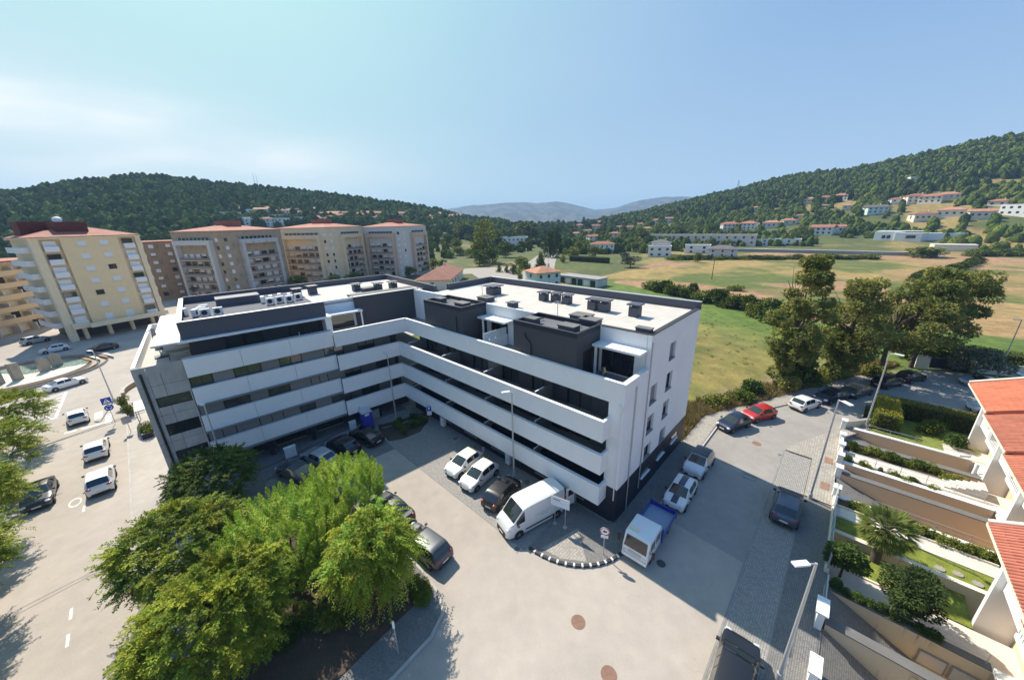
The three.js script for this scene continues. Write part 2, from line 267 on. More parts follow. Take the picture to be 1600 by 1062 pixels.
// kerbed pavement round the corner of the block
const arc = []; for (let i = 0; i <= 14; i++) { const a = Math.PI + i / 14 * Math.PI / 2 * -1; arc.push([19.6 + Math.cos(a) * 4.75, -13.0 - Math.sin(a) * -5.2]); }
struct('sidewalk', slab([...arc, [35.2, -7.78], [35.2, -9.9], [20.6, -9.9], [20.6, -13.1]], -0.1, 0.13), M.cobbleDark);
struct('sidewalk', slab([[35.25, -7.72], [42.3, -7.7], [46, -6.1], [52, -2.8], [58.4, 0.0], [66, 3.6], [73, 7.6], [73, 6.2], [66, 2.2], [58.4, -1.5], [52, -4.4], [46, -7.7], [42.3, -9.3], [35.25, -9.4]], -0.1, 0.12), M.paveLight);
{ // corner paving of paler concrete between the cobbles
  struct('pavement', sheet([[15.35, -12.3], [18.6, -11.3], [16.6, -9.3], [15.6, -10.8]], 0.137), M.paveLight);
  const kerb = thing('painted_kerb', 'curved kerb of black stones with white paint dashes round the corner pavement', 'kerb', [16.2, 0, -10]);
  for (let i = 0; i < arc.length - 1; i++) {
    const [x0, z0] = arc[i], [x1, z1] = arc[i + 1], L = Math.hypot(x1 - x0, z1 - z0), a = Math.atan2(-(z1 - z0), x1 - x0);
    for (let k = 0; k < 2; k++) { const w = k ? 0.13 : L - 0.15, off = k ? L - 0.065 : (L - 0.15) / 2, g = new THREE.BoxGeometry(w, 0.25, k ? 0.24 : 0.2); g.translate(off, k ? 0.04 : 0.03, 0); g.rotateY(a); g.translate(x0, 0, z0); wpart(kerb, 'stone', muv(g), k ? M.paint : M.dark); }
  }
}
const kline = (pts, w = 0.16, h = 0.15) => { for (let i = 0; i < pts.length - 1; i++) { const [x0, z0] = pts[i], [x1, z1] = pts[i + 1], L = Math.hypot(x1 - x0, z1 - z0), g = new THREE.BoxGeometry(L + 0.02, h + 0.1, w); g.translate(L / 2, (h - 0.1) / 2, 0); g.rotateY(Math.atan2(-(z1 - z0), x1 - x0)); g.translate(x0, 0, z0); struct('kerb', muv(g), M.kerb); } };
kline([[19.9, -7.68], [35.2, -7.68]]); kline(bendL.slice(0, 7));
// tree island and pavements on the left
const isl = [[8.45, -30.5], [8.55, -17.2], [8.4, -15.1], [7.9, -13.9], [6.6, -13.3], [4.2, -13.15], [-4.4, -13.0], [-4.9, -13.5], [-4.9, -31.0], [1.0, -32.4]];
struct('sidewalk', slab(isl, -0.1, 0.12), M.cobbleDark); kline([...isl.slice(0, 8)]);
struct('flower_bed', slab([[7.9, -30], [8.0, -17.4], [7.2, -15.6], [2, -15.2], [-2.6, -15.2], [-2.8, -30.2]], 0.0, 0.17), M.soil);
struct('sidewalk', slab([[-4.95, -31.05], [-5.0, -70], [-5.8, -73], [-4.2, -78], [-1, -80], [-2.3, -60], [-2.3, -41.2], [1.1, -40.9], [1.0, -32.5]], -0.1, 0.12), M.paveSmooth);
kline([[-4.95, -31], [-5.0, -70], [-5.8, -73], [-4.2, -78], [-1, -80]]);
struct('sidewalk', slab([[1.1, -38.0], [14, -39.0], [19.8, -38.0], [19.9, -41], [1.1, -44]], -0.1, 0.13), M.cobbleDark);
struct('sidewalk', slab([[-12.2, -8], [-12.4, -74], [-15, -79], [-40, -79], [-40, -8]], -0.1, 0.12), M.paveSmooth);
kline([[-12.2, -8], [-12.4, -74], [-15, -79]]);
{ // road paint
  const dash = (x0, x1, z0, z1, y = 0.004) => struct('road_marking', sheet([[x0, z0], [x1, z0], [x1, z1], [x0, z1]], y), M.paint);
  for (const z of [-29.4, -31.6, -44.4, -20, -24]) dash(-7.9, -7.76, z, z + 1.0);
  dash(-8.9, -6.3, -64.0, -63.6); dash(-10.2, -9.2, -64.1, -63.7); dash(-7.9, -7.2, -68.5, -66); dash(-6.9, -6.4, -66.5, -63.2);
  for (let k = 0; k < 5; k++) { const z = -79.5 + k * 1.6, w = 3.2 - k * 0.55; struct('road_marking', sheet([[-11.5 - w, z], [-11.4, z - 1.6], [-11.4, z - 1.3], [-11.5 - w, z + 0.35]], 0.004), M.paint); }
  struct('road_marking', sheet([[-11.3, -81.5], [-11.0, -81.5], [-11.2, -70.4], [-11.5, -70.4]], 0.004), M.paint);
  struct('road_marking', sheet([[-15.2, -79.5], [-14.9, -79.5], [-11.4, -70.2], [-11.6, -70.2]], 0.008), M.paint);
  { const g = new THREE.RingGeometry(0.3, 0.4, 24); g.rotateX(-Math.PI / 2); g.scale(1, 1, 1.9); g.translate(-8.4, 0.004, -45.6); struct('road_marking', muv(g), M.paint); }
  dash(33.45, 33.75, -3.5, -2.4); dash(34.0, 34.3, -3.5, -2.4, 0.004);
  struct('road_marking', sheet([[3.6, -11.6], [5.0, -12.0], [5.2, -11.5], [3.8, -11.1]], 0.004), M.paint);
  const lid = (x, z, r, mat, name = 'manhole_cover') => { const t = tag(mesh(cyl(r, r, 0.03, 0, 0, 0, 20), mat), null); t.name = numbered(name); t.position.set(x, -0.018, z); scene.add(t); return t; };
  const rust = std(C(0.30, 0.17, 0.12), 0.9, { map: TGrav }), iron = std(C(0.09, 0.085, 0.08), 0.7, { map: TGrav });
  tag(lid(13.0, -7.6, 0.42, rust), 'rust-brown round manhole cover in the middle of the junction', 'manhole cover');
  tag(lid(11.9, -5.0, 0.42, rust), 'rust-brown round manhole cover at the bottom edge of the junction', 'manhole cover');
  tag(lid(40.2, -3.6, 0.42, rust), 'rust-brown round manhole cover in the sunlit street by the bend', 'manhole cover');
  tag(lid(20.0, -5.5, 0.3, iron), 'small dark manhole cover in the shaded street beside the blue-bed truck', 'manhole cover');
  tag(lid(4.1, -35.3, 0.5, std(C(0.28, 0.25, 0.2), 0.9)), 'brownish round manhole cover in the shaded cobbled bays', 'manhole cover').position.y = 0.0;
  const grate = (x, z, label, w = 0.5, d = 0.4) => { const t = thing('drain_grate', label, 'drain', [x, 0.012, z]); part(t, 'frame', bx(-w / 2, w / 2, 0, 0.012, -d / 2, d / 2), M.kerb); for (let k = 0; k < 4; k++) part(t, 'slot', bx(-w * 0.4, w * 0.4, 0.012, 0.02, -d * 0.4 + k * d * 0.22, -d * 0.28 + k * d * 0.22), M.black); };
  grate(14.2, -13.6, 'drain grate in the kerb line just in front of the white van'); grate(39.5, -1.5, 'dark drain grate where the cobbled bays end by the bend');
  grate(19.9, -17.6, 'drain grate in the paving by the tall lamp post', 0.8, 0.6); grate(19.9, -28.0, 'drain grate in the paving near the grey cabinet', 0.8, 0.6); grate(21.7, -8.7, 'drain grate in the pavement at the corner of the white block', 0.7, 0.5); grate(35.9, -8.6, 'dark grate at the far end of the shaded pavement', 1.1, 0.6);
}
{ // fountain roundabout
  const cx = -16.5, cz = -97, R = 10.2, t = thing('fountain_roundabout', 'round fountain basin with pale stone floor, orange rings and raised kerb on the roundabout', 'fountain', [cx, 0, cz]);
  const ring = (r0, r1, y0, y1) => { const s = new THREE.Shape(); s.absarc(0, 0, r1, 0, 7); const h = new THREE.Path(); h.absarc(0, 0, r0, 0, 7, true); s.holes.push(h); const g = new THREE.ExtrudeGeometry(s, { depth: y1 - y0, bevelEnabled: false, curveSegments: 48 }); g.rotateX(-Math.PI / 2); g.translate(0, y0, 0); return muv(g); };
  const orange = std(C(0.50, 0.27, 0.12), 0.95, { map: TGrav }), sand = std(C(0.72, 0.64, 0.50), 0.9, { map: TPlast });
  part(t, 'kerb', ring(R - 0.7, R, 0, 0.42), M.kerb); part(t, 'gravel_ring', ring(R - 1.7, R - 0.7, 0, 0.3), orange); part(t, 'paving_ring', ring(R - 2.7, R - 1.7, 0, 0.34), sand);
  part(t, 'gravel_ring', ring(R - 3.0, R - 2.7, 0, 0.38), orange); part(t, 'basin_floor', cyl(R - 3, R - 3, 0.2, 0, 0, 0, 40), sand);
  const water = new THREE.MeshPhysicalMaterial({ color: C(0.45, 0.62, 0.58), roughness: 0.05, transmission: 0.75, thickness: 0.1, ior: 1.33 });
  { const s = new THREE.Shape(); s.absarc(0, 0, R - 3.05, -0.1, 2.2); s.lineTo(0, 0); const g = new THREE.ShapeGeometry(s, 30); g.rotateX(-Math.PI / 2); g.translate(0, 0.3, 0); part(t, 'water', muv(g), water); }
  const st = [[-18.9, -93.6, 3.0, 1.5, 'leftmost upright stone slab in the fountain, cut by the photo edge'], [-17.0, -94.4, 2.9, 1.1, 'upright stone slab with square top in the fountain, second from left'], [-14.4, -96.8, 2.6, 1.3, 'upright stone slab with slanting top in the fountain, third from left'], [-13.2, -98.7, 2.6, 1.2, 'rightmost upright stone slab in the fountain with slanting top']];
  st.forEach(([x, z, h, w, label], i) => {
    const s = new THREE.Shape([[-w / 2, 0], [w / 2, 0], [w / 2, i > 1 ? h * 0.72 : h * 0.97], [-w / 2 * (i > 1 ? 0.3 : 1), h], [-w / 2, i > 1 ? h * 0.8 : h]].map(p => new THREE.Vector2(...p)));
    const g = new THREE.ExtrudeGeometry(s, { depth: 0.5, bevelEnabled: true, bevelSize: 0.03, bevelThickness: 0.03, bevelSegments: 1 }); g.rotateY(0.8); g.translate(x, 0.15, z);
    const m = mesh(muv(g), std(C(0.34, 0.31, 0.25), 0.9, { map: TStain })); m.geometry.translate(-x, 0, -z); m.position.set(x, 0, z); m.name = numbered('fountain_stone'); tag(m, label, 'stone slab', 'stone slabs in the fountain'); scene.add(m);
  });
}
// ---------- the white apartment block ----------
const B = thing('apartment_block', 'L-shaped white apartment block with dark bands and a flat roof round the courtyard', 'building', [20.9, 0, -38]);
const LWM = new THREE.Matrix4().makeRotationY(-0.0997).setPosition(19.8, 0, -37.7); // second wing stands about six degrees off square
const lw = g => g.applyMatrix4(LWM);
const bp = (name, geo, mat, label) => wpart(B, name, geo, mat, label);
const sub = (p, name, geo, mat) => wpart(p, name, geo, mat);
const BANDS = [[2.0, 3.65], [4.75, 6.4], [7.5, 9.15], [10.25, 11.85]];
{
  const XF = 20.9, XB = 35.5, Z0 = -9.5, Z1 = -37.6, ROOF = 14.3;
  // plinth and main walls of the long wing
  bp('plinth', bx(XF + 0.02, XB - 0.02, -0.3, 3.25, Z1, Z0 - 0.02), M.navy, 'dark navy base storey');
  // end wall with windows: panel in x,y facing +z
  const holesR = [], win = [];
  const W = (x0, x1, y0, y1) => { holesR.push([x0 - XF, x1 - XF, y0 - 3.2, y1 - 3.2]); win.push([x0, x1, y0, y1]); };
  const wy = [[2.95 + 0.35, 4.62], [5.78, 7.4], [8.48, 10.1], [11.3, 12.8]];
  wy.forEach(([a, b]) => W(28.55, 29.85, a, b)); wy.slice(0, 3).forEach(([a, b]) => W(25.35, 26.65, a, b));
  { // outline steps down at the roof terrace
    const s = new THREE.Shape([[0, 0], [XB - XF, 0], [XB - XF, ROOF + 0.15 - 3.2], [24.6 - XF, ROOF + 0.15 - 3.2], [24.6 - XF, 11.85 - 3.2], [0, 11.85 - 3.2]].map(p => new THREE.Vector2(...p)));
    for (const [x0, x1, y0, y1] of holesR) s.holes.push(new THREE.Path([[x0, y0], [x0, y1], [x1, y1], [x1, y0]].map(p => new THREE.Vector2(...p))));
    const g = new THREE.ExtrudeGeometry(s, { depth: 0.32, bevelEnabled: false }); g.translate(XF, 3.2, Z0 - 0.32); bp('end_wall', muv(g), M.white);
  }
  const closed = [1, 0, 0, 1, 0, 0, 1];
  win.forEach(([x0, x1, y0, y1], i) => {
    const w = bp('window', [bx(x0, x0 + 0.06, y0, y1, Z0 - 0.3, Z0 - 0.2), bx(x1 - 0.06, x1, y0, y1, Z0 - 0.3, Z0 - 0.2), bx(x0 + 0.06, x1 - 0.06, y0, y0 + 0.06, Z0 - 0.3, Z0 - 0.2), bx(x0 + 0.06, x1 - 0.06, y1 - 0.06, y1, Z0 - 0.3, Z0 - 0.2), bx((x0 + x1) / 2 - 0.03, (x0 + x1) / 2 + 0.03, y0 + 0.06, y1 - 0.06, Z0 - 0.29, Z0 - 0.21)], M.dark);
    sub(w, 'pane', bx(x0 + 0.06, x1 - 0.06, y0 + 0.06, y1 - 0.06, Z0 - 0.31, Z0 - 0.27), M.glassWin);
    if (closed[i] || i % 2) { const k = closed[i] ? y0 + 0.1 : lerp(y0, y1, 0.55); const slats = []; for (let y = k; y < y1 - 0.06; y += 0.09) slats.push(bx(x0 + 0.07, x1 - 0.07, y, y + 0.075, Z0 - 0.21, Z0 - 0.17)); sub(w, 'shutter', slats, M.shutter); }
    sub(w, 'sill', bx(x0 - 0.06, x1 + 0.06, y0 - 0.05, y0 + 0.005, Z0 - 0.28, Z0 + 0.06), M.capGrey);
  });
  for (const x of [26.0, 29.3, 32.6]) { const w = bp('window', bx(x - 0.75, x + 0.75, 1.7, 2.35, Z0 - 0.04, Z0 + 0.01), M.glassDark); sub(w, 'sill', bx(x - 0.85, x + 0.85, 1.6, 1.69, Z0 - 0.05, Z0 + 0.14), M.whiteClean); }
  bp('roof_edge', bx(24.62, XB, ROOF + 0.15, ROOF + 0.22, Z0 - 0.36, Z0 + 0.04), M.dark);
  bp('roof_edge', bx(24.56, 24.93, ROOF + 0.15, ROOF + 0.21, Z0 - 4.1, Z0 - 0.37), M.dark);
  // pier at the near end of the courtyard front, other walls and slabs
  bp('corner_pier', bx(XF, XF + 0.35, 3.2, 10.25, Z0 - 1.15, Z0 - 0.32), M.white);
  bp('back_wall', bx(XB - 0.35, XB - 0.001, 3.2, ROOF, Z1, Z0 - 0.32), M.white);
  for (const [a] of BANDS) { bp('floor_slab', bx(XF + 0.36, XB - 0.4, a + 0.12, a + 0.36, Z1, Z0 - 0.34), M.capGrey); if (a < 10) bp('balcony_floor', bx(20.01, XF + 0.35, a + 0.121, a + 0.355, Z1, -10.62), M.capGrey); }
  bp('core_wall', bx(22.65, 22.95, 2.36, 10.6, Z1 + 0.5, Z0 - 0.5), M.charcoal);
  // balcony bands: three that stand proud, one flush terrace parapet
  const cap = 0.05;
  for (const [a, b] of BANDS.slice(0, 3)) {
    const p = bp('balcony_band', bx(19.8, 20.0, a, b, -37.65, -10.4), M.white); sub(p, 'coping', bx(19.76, 20.04, b, b + cap, -37.65, -10.36), M.whiteClean);
    bp('balcony_return', bx(20.0, 21.0, a, b, -10.6, -10.402), M.white); bp('balcony_soffit', bx(20.0, 21.4, a, a + 0.118, -37.6, -10.62), M.charPanel);
  }
  { const [a, b] = BANDS[3]; const p = bp('terrace_parapet', bx(XF - 0.002, XF + 0.2, a, b, -37.65, Z0 - 0.322), M.white); sub(p, 'coping', bx(XF - 0.04, XF + 0.24, b + 0.001, b + cap, -37.65, Z0 + 0.03), M.whiteClean); sub(p, 'coping', bx(XF + 0.24, 24.3, b + 0.001, b + cap, Z0 - 0.34, Z0 + 0.03), M.whiteClean);
    bp('terrace_soffit', bx(XF + 0.2, 22.66, a, a + 0.118, -37.6, Z0 - 0.6), M.charPanel); }
  // recessed fronts behind the bands: wall bays, windows, shutters, dividers
  const R = rng(42);
  for (let f = 0; f < 3; f++) {
    const y0 = BANDS[f][0] + 0.37, y1 = BANDS[f + 1][0];
    let z = -10.75, k = 0;
    while (z > -36.6) {
      const w = k % 2 ? 2.3 : 1.5 + R() * 0.9, z1 = Math.max(z - w, -37.3);
      if (k % 2 && z1 > -37.2) {
        const open = R(), wdw = bp('window', [bx(22.5, 22.64, y0, y1, z - 0.07, z), bx(22.5, 22.64, y0, y1, z1, z1 + 0.07), bx(22.5, 22.64, y0, y1, (z + z1) / 2 - 0.04, (z + z1) / 2 + 0.04), bx(22.5, 22.64, y1 - 0.08, y1, z1 + 0.07, z - 0.07)], M.black);
        sub(wdw, 'pane', bx(22.56, 22.6, y0, y1 - 0.08, z1 + 0.07, z - 0.07), M.glassWin);
        if (open < 0.45) { const c = open < 0.18 ? M.curtain : M.shutter; sub(wdw, open < 0.18 ? 'blind' : 'shutter', bx(22.47, 22.495, lerp(y0, y1, open * 1.6), y1, z1 + 0.06, z - 0.06), c); }
      } else bp('wall_panel', bx(22.4, 22.64, y0, y1, z1 + 0.02, z - 0.02), R() < 0.5 ? M.charPanel : M.charcoal);
      z = z1; k++;
      if (k % 3 === 0 && z > -36) { const d = bp('balcony_divider', bx(20.05, 22.38, y0, BANDS[f][1] + 0.2, z - 0.04, z + 0.04), M.charPanel); sub(d, 'coping', bx(20.05, 21.2, BANDS[f][1] + 0.201, BANDS[f][1] + 0.24, z - 0.05, z + 0.05), M.whiteClean); }
    }
  }
  // ground floor doors, vents and lit sills along the plinth
  for (const z of [-13.3, -16.4, -22.2, -26.5, -31]) { const d = bp('ground_window', bx(XF - 0.03, XF + 0.01, 0.75, 1.5, z - 1.0, z + 1.0), M.glassDark); sub(d, 'sill', bx(XF - 0.1, XF, 0.66, 0.74, z - 1.05, z + 1.05), M.capGrey); }
  for (const z of [-19.8, -29]) bp('door', bx(XF - 0.04, XF + 0.01, 0.02, 1.95, z - 0.6, z + 0.6), M.dark);
  // roof
  bp('roof_deck', bx(24.75, XB - 0.36, ROOF - 0.3, ROOF, Z1 - 0.1, Z0 - 0.33), M.roof);
  bp('roof_parapet', bx(XB - 0.35, XB, ROOF, 15.05, Z1, Z0 + 0.001), M.parapetDark); bp('parapet_cap', bx(XB - 0.4, XB + 0.05, 15.051, 15.1, Z1, Z0 + 0.03), M.galv);
  bp('roof_parapet', bx(27.6, XB - 0.36, ROOF, 15.05, Z1 - 0.35, Z1 - 0.001), M.parapetDark);
  // penthouse volumes: dark stair boxes and white set-back walls
  const darkBox = (x0, x1, z0, z1, pr = [1, 1, 1]) => {
    const g = []; const w = bp('penthouse_box', bx(x0, x1, 10.62, 14.2, z0, z1), M.charcoal);
    sub(w, 'parapet', [bx(x0 - 0.002, x0 + 0.22, 14.2, 14.6, z0 - 0.002, z1 + 0.002), bx(x0 + 0.22, x1 - 0.22, 14.2, 14.6, z0, z0 + 0.2), bx(x0 + 0.22, x1 - 0.22, 14.2, 14.6, z1 - 0.2, z1), bx(x1 - 0.22, x1, 14.2, 14.6, z0, z1)], M.navy);
    sub(w, 'roof', bx(x0 + 0.22, x1 - 0.22, 14.2, 14.25, z0 + 0.2, z1 - 0.2), M.roofGravel); return w;
  };
  darkBox(21.25, 24.62, -33.7, -27.2); darkBox(21.2, 24.62, -20.1, -13.7);
  bp('door', bx(24.1, 24.5, 10.65, 12.7, -27.19, -27.16), M.black); bp('door', bx(22.2, 23.3, 10.65, 12.9, -13.69, -13.66), M.black);
  bp('setback_wall', wallRight(24.6, -27.2, -20.1, 10.6, 14.45, [[-26.6, -24.1, 10.7, 12.9]]), M.white);
  bp('setback_wall', wallRight(24.6, -13.7, -9.85, 10.6, 14.45, [[-13.5, -10.7, 10.7, 13.0]]), M.white);
  bp('setback_wall', bx(24.6, 24.9, 10.6, 14.45, -41.5, -33.7), M.white);
  for (const [a, b] of [[-26.6, -24.1], [-13.5, -10.7]]) { const n = 4, w = bp('glass_door', Array.from({ length: n + 1 }, (_, i) => bx(24.68, 24.76, 10.7, 12.95, lerp(a, b, i / n) - 0.03, lerp(a, b, i / n) + 0.03)), M.black); for (let i = 0; i < n; i++) sub(w, 'pane', bx(24.71, 24.74, 10.7, 12.95, lerp(a, b, i / n) + 0.03, lerp(a, b, (i + 1) / n) - 0.03), M.glassDark); }
  for (const [z0, z1] of [[-27.1, -23.2], [-13.6, -9.7]]) bp('canopy', bx(23.2, 24.6, 13.15, 13.32, z0, z1), M.whiteClean);
  bp('canopy_post', bx(23.3, 23.45, 10.62, 13.15, -13.4, -13.25), M.whiteClean); bp('canopy_post', bx(23.3, 23.45, 10.62, 13.15, -26.5, -26.35), M.whiteClean);
  { const wl = bp('terrace_wall', bx(21.15, 24.5, 10.62, 11.75, -24.3, -24.05), M.white); for (let i = 0; i < 4; i++) sub(wl, 'frosted_pane', bx(21.3 + i * 0.8, 21.3 + i * 0.8 + 0.74, 11.76, 12.5, -24.2, -24.15), std(C(0.62, 0.68, 0.68), 0.35)); }
  bp('terrace_floor', bx(XF + 0.21, 24.6, 10.61, 10.64, -27.19, -20.12), M.capGrey); bp('terrace_floor', bx(XF + 0.21, 24.6, 10.61, 10.64, -13.68, Z0 - 0.33), std(C(0.30, 0.29, 0.28), 0.8, { map: rep(TRoof, 3) })); bp('terrace_floor', bx(XF + 0.21, 24.6, 10.61, 10.64, -37.6, -33.7), M.capGrey);
  // rain pipes
  bp('rain_pipe', bar([22.6, 0.3, Z0 + 0.07], [22.6, 11.2, Z0 + 0.07], 0.05), M.galv); bp('rain_pipe', bar([24.75, 1, Z0 + 0.06], [24.75, 13.9, Z0 + 0.06], 0.05), M.galv);
  bp('rain_pipe', [bar([XF - 0.07, 2.2, -9.72], [XF - 0.07, 9.9, -9.72], 0.05), bx(XF - 0.15, XF, 9.9, 10.25, -9.82, -9.62)], M.whiteClean);
  bp('rain_pipe', [bar([21.12, 11.9, -18.1], [21.12, 12.9, -18.1], 0.05), bar([21.12, 12.9, -18.1], [21.12, 13.4, -18.7], 0.05), bar([21.12, 13.4, -18.7], [21.12, 13.7, -18.7], 0.05)], M.black);
  bp('rain_pipe', bar([21.17, 11.9, -28.0], [21.17, 13.6, -28.0], 0.05), M.black);
}
function wallRight(x, z0, z1, y0, y1, holes) { // panel in z,y facing -x
  const g = wallHoles(z1 - z0, y1 - y0, 0.3, holes.map(([a, b, c, d]) => [a - z0, b - z0, c - y0, d - y0])); g.rotateY(-Math.PI / 2); g.translate(x, y0, z0); return muv(g);
}
{ // the second wing, in its own axes: x from -22 to 0, front at z = 0, depth toward -z
  const L = (...a) => lw(bx(...a)), XS = -6.9, XL = -18.9, XE = -22.1;
  bp('plinth', L(XL + 0.3, 1.2, -0.3, 2.36, -15, -2.2), M.charcoal, 'dark recessed ground floor'); 
  for (const [a, b] of BANDS) {
    const top = a > 10;
    const xe = top ? 1.25 : 0.2, p1 = bp('balcony_band', L(XS, xe, a, b, -0.25, -0.02), M.white); sub(p1, 'coping', L(XS, xe, b, b + 0.05, -0.29, 0.02), M.whiteClean);
    // the longer part stands a little further back, in joined panels
    const z = -0.55, n = 3; for (let i = 0; i < n; i++) { const x0 = lerp(XL, XS, i / n), x1 = lerp(XL, XS, (i + 1) / n); const p = bp('balcony_band', L(x0 + 0.012, x1 - 0.012, a, b, z - 0.23, z), M.white); sub(p, 'coping', L(x0, x1, b, b + 0.05, z - 0.27, z + 0.03), M.whiteClean); }
    if (!top) bp('balcony_soffit', L(XL, 0.1, a, a + 0.118, -2.4, -0.26), M.charPanel);
    bp('floor_slab', L(XL, 4, a + 0.12, a + 0.36, -15, -0.8), M.capGrey);
  }
  const R = rng(7);
  for (let f = 0; f < 3; f++) { const y0 = BANDS[f][0] + 0.37, y1 = BANDS[f + 1][0]; let x = XL + 0.02, k = 0;
    while (x < -0.4) { const front = x < XS - 0.6 ? -0.95 : -1.9, w = 1.5 + R() * 0.7, x1 = Math.min(x + w, 0.0), v = R();
      if (k % 2 === (f % 2)) { const wd = bp('window', [L(x, x + 0.06, y0, y1, front - 0.12, front), L(x1 - 0.06, x1, y0, y1, front - 0.12, front), L(x + 0.06, x1 - 0.06, y1 - 0.08, y1, front - 0.12, front), L((x + x1) / 2 - 0.03, (x + x1) / 2 + 0.03, y0, y1 - 0.08, front - 0.12, front)], M.black); sub(wd, 'pane', L(x + 0.06, x1 - 0.06, y0, y1 - 0.08, front - 0.08, front - 0.05), M.glassWin);
        if (f === 2 && (k === 7 || k === 5)) sub(wd, 'blind', L(x + 0.06, x1 - 0.06, y0 + 0.8, y1 - 0.1, front - 0.045, front - 0.02), M.curtain); else if (v < 0.25) sub(wd, 'shutter', L(x + 0.06, x1 - 0.06, lerp(y0, y1, 0.3 + v), y1 - 0.1, front - 0.045, front - 0.02), M.shutter);
      } else bp(v < 0.6 ? 'shutter_panel' : 'wall_panel', L(x + 0.015, x1 - 0.015, y0, y1, front - 0.14, front - 0.02), v < 0.6 ? M.shutter : M.charPanel);
      x = x1; k++; }
  }
  bp('core_wall', L(XL + 0.1, 0.5, 2.36, 10.6, -2.3, -2.05), M.charcoal);
  // ground floor: posts, glazed shop fronts
  for (const x of [-14.5, -10.6, -6.7, -3.2]) bp('ground_post', L(x - 0.2, x + 0.2, 0.1, 2.0, -1.1, -0.7), M.navy);
  for (const x of [-16.6, -12.5, -8.6]) { const d = bp('ground_window', L(x - 1.4, x + 1.4, 0.35, 1.95, -2.19, -2.16), M.glassDark); sub(d, 'sill', L(x - 1.45, x + 1.45, 0.25, 0.34, -2.2, -2.0), M.capGrey); }
  // end pier clad in stone panels with joints
  bp('end_core', L(XE + 0.06, XL - 0.02, -1.0, 10.9, -14.9, -1.13), M.capGrey);
  const rows = [-0.4, 0.9, 2.1, 3.45, 4.7, 6.0, 7.3, 8.7, 10.05, 11.82], cols = [XE, XE + 0.8, XE + 1.6, XL - 0.0], wins = [[2.55, 3.7], [5.3, 6.4], [8.05, 8.95]];
  const vr = [0, 1, 2].map(i => std(C(0.46 + i * 0.02, 0.45 + i * 0.018, 0.42 + i * 0.02), 0.85, { map: TConc }));
  for (let r = 0; r < rows.length - 1; r++) for (let c = 0; c < cols.length - 1; c++) {
    let segs = [[rows[r], rows[r + 1]]];
    if (c > 0) for (const [a, b] of wins) { const o = []; for (const [p, q] of segs) { if (b <= p || a >= q) o.push([p, q]); else { if (a - p > 0.05) o.push([p, a]); if (q - b > 0.05) o.push([b, q]); } } segs = o; }
    for (const [p, q] of segs) bp('stone_panel', L(cols[c] + 0.012, cols[c + 1] - 0.012, p + 0.012, q - 0.012, -1.12, -1.0 + R() * 0.006), vr[Math.floor(R() * 3)]);
  }
  wins.forEach(([a, b], i) => { const w = bp('window', [L(cols[1], cols[1] + 0.06, a, b, -1.12, -1.02), L(XL - 0.06, XL, a, b, -1.12, -1.02), L(cols[1] + 0.06, XL - 0.06, a, a + 0.06, -1.12, -1.02), L(cols[1] + 0.06, XL - 0.06, b - 0.06, b, -1.12, -1.02)], M.black); sub(w, 'pane', L(cols[1] + 0.06, XL - 0.06, a + 0.06, b - 0.06, -1.115, -1.07), i === 2 ? M.glassWin : M.glassDark); });
  bp('rain_pipe', lw(bar([XE + 0.45, -0.3, -0.93], [XE + 0.45, 11.3, -0.93], 0.09)), M.black);
  bp('rain_pipe', lw(bar([XL - 0.1, 0, -0.9], [XL - 0.1, 9.3, -0.9], 0.06)), M.galv);
  // white roof terrace over the end
  bp('terrace_floor', L(XE + 0.25, XL + 3.2, 11.0, 11.06, -20, -1.3), M.roof);
  bp('terrace_parapet', [L(XE, XL + 8, 11.06, 11.5, -1.26, -1.01), L(XE, XE + 0.25, 11.06, 11.85, -20, -1.27), L(XE + 0.25, XL + 3, 11.06, 11.85, -20, -19.75)], M.white);
  bp('end_wall', L(XE, XE + 0.05, -0.5, 11.05, -20, -1.13), M.white);
  bp('terrace_rail', [lw(bar([XE + 0.1, 11.75, -1.12], [XL + 8, 11.75, -1.12], 0.025)), ...[0, 1, 2, 3, 4, 5].map(i => lw(bar([XE + 0.1 + i * 2.1, 11.5, -1.12], [XE + 0.1 + i * 2.1, 11.75, -1.12], 0.02)))], M.galv);
  // grey stone coping strip above the top band
  bp('terrace_kerb', L(XL - 0.02, XS, 11.06, 11.95, -1.3, -1.0), M.stone);
  // penthouse of this wing: dark glazed front under a white slab and a dark roof parapet
  bp('penthouse_wall', L(-18.3, -6.6, 11.0, 13.1, -16.5, -3.7), M.charcoal);
  for (const [x, w] of [[-15.0, 1.5], [-13.4, 1.5], [-9.6, 1.4], [-8.0, 1.3]]) { const d = bp('glass_door', [L(x - w / 2, x - w / 2 + 0.06, 11.06, 12.9, -3.69, -3.62), L(x + w / 2 - 0.06, x + w / 2, 11.06, 12.9, -3.69, -3.62), L(x - w / 2, x + w / 2, 12.84, 12.9, -3.69, -3.62)], M.black); sub(d, 'pane', L(x - w / 2 + 0.06, x + w / 2 - 0.06, 11.06, 12.84, -3.68, -3.65), M.glassWin); }
  bp('roof_slab', L(-18.9, -6.4, 13.1, 13.28, -17, -1.6), M.whiteClean); bp('slab_wing', L(-20.6, -18.9, 13.1, 13.26, -16.5, -1.7), M.pavWhite);
  bp('penthouse_cheek', L(-7.0, -6.4, 11.0, 13.09, -4.5, -2.0), M.white);
  const pz = -2.05;
  bp('roof_parapet', [L(-18.6, -6.8, 13.281, 14.85, pz - 0.3, pz), L(-18.6, -18.3, 13.281, 14.85, -17, pz - 0.3), L(-18.3, 6, 13.281, 15.0, -17.3, -17), L(-7.1, -6.8, 13.281, 14.6, -4.4, pz - 0.3)], M.parapetDark);
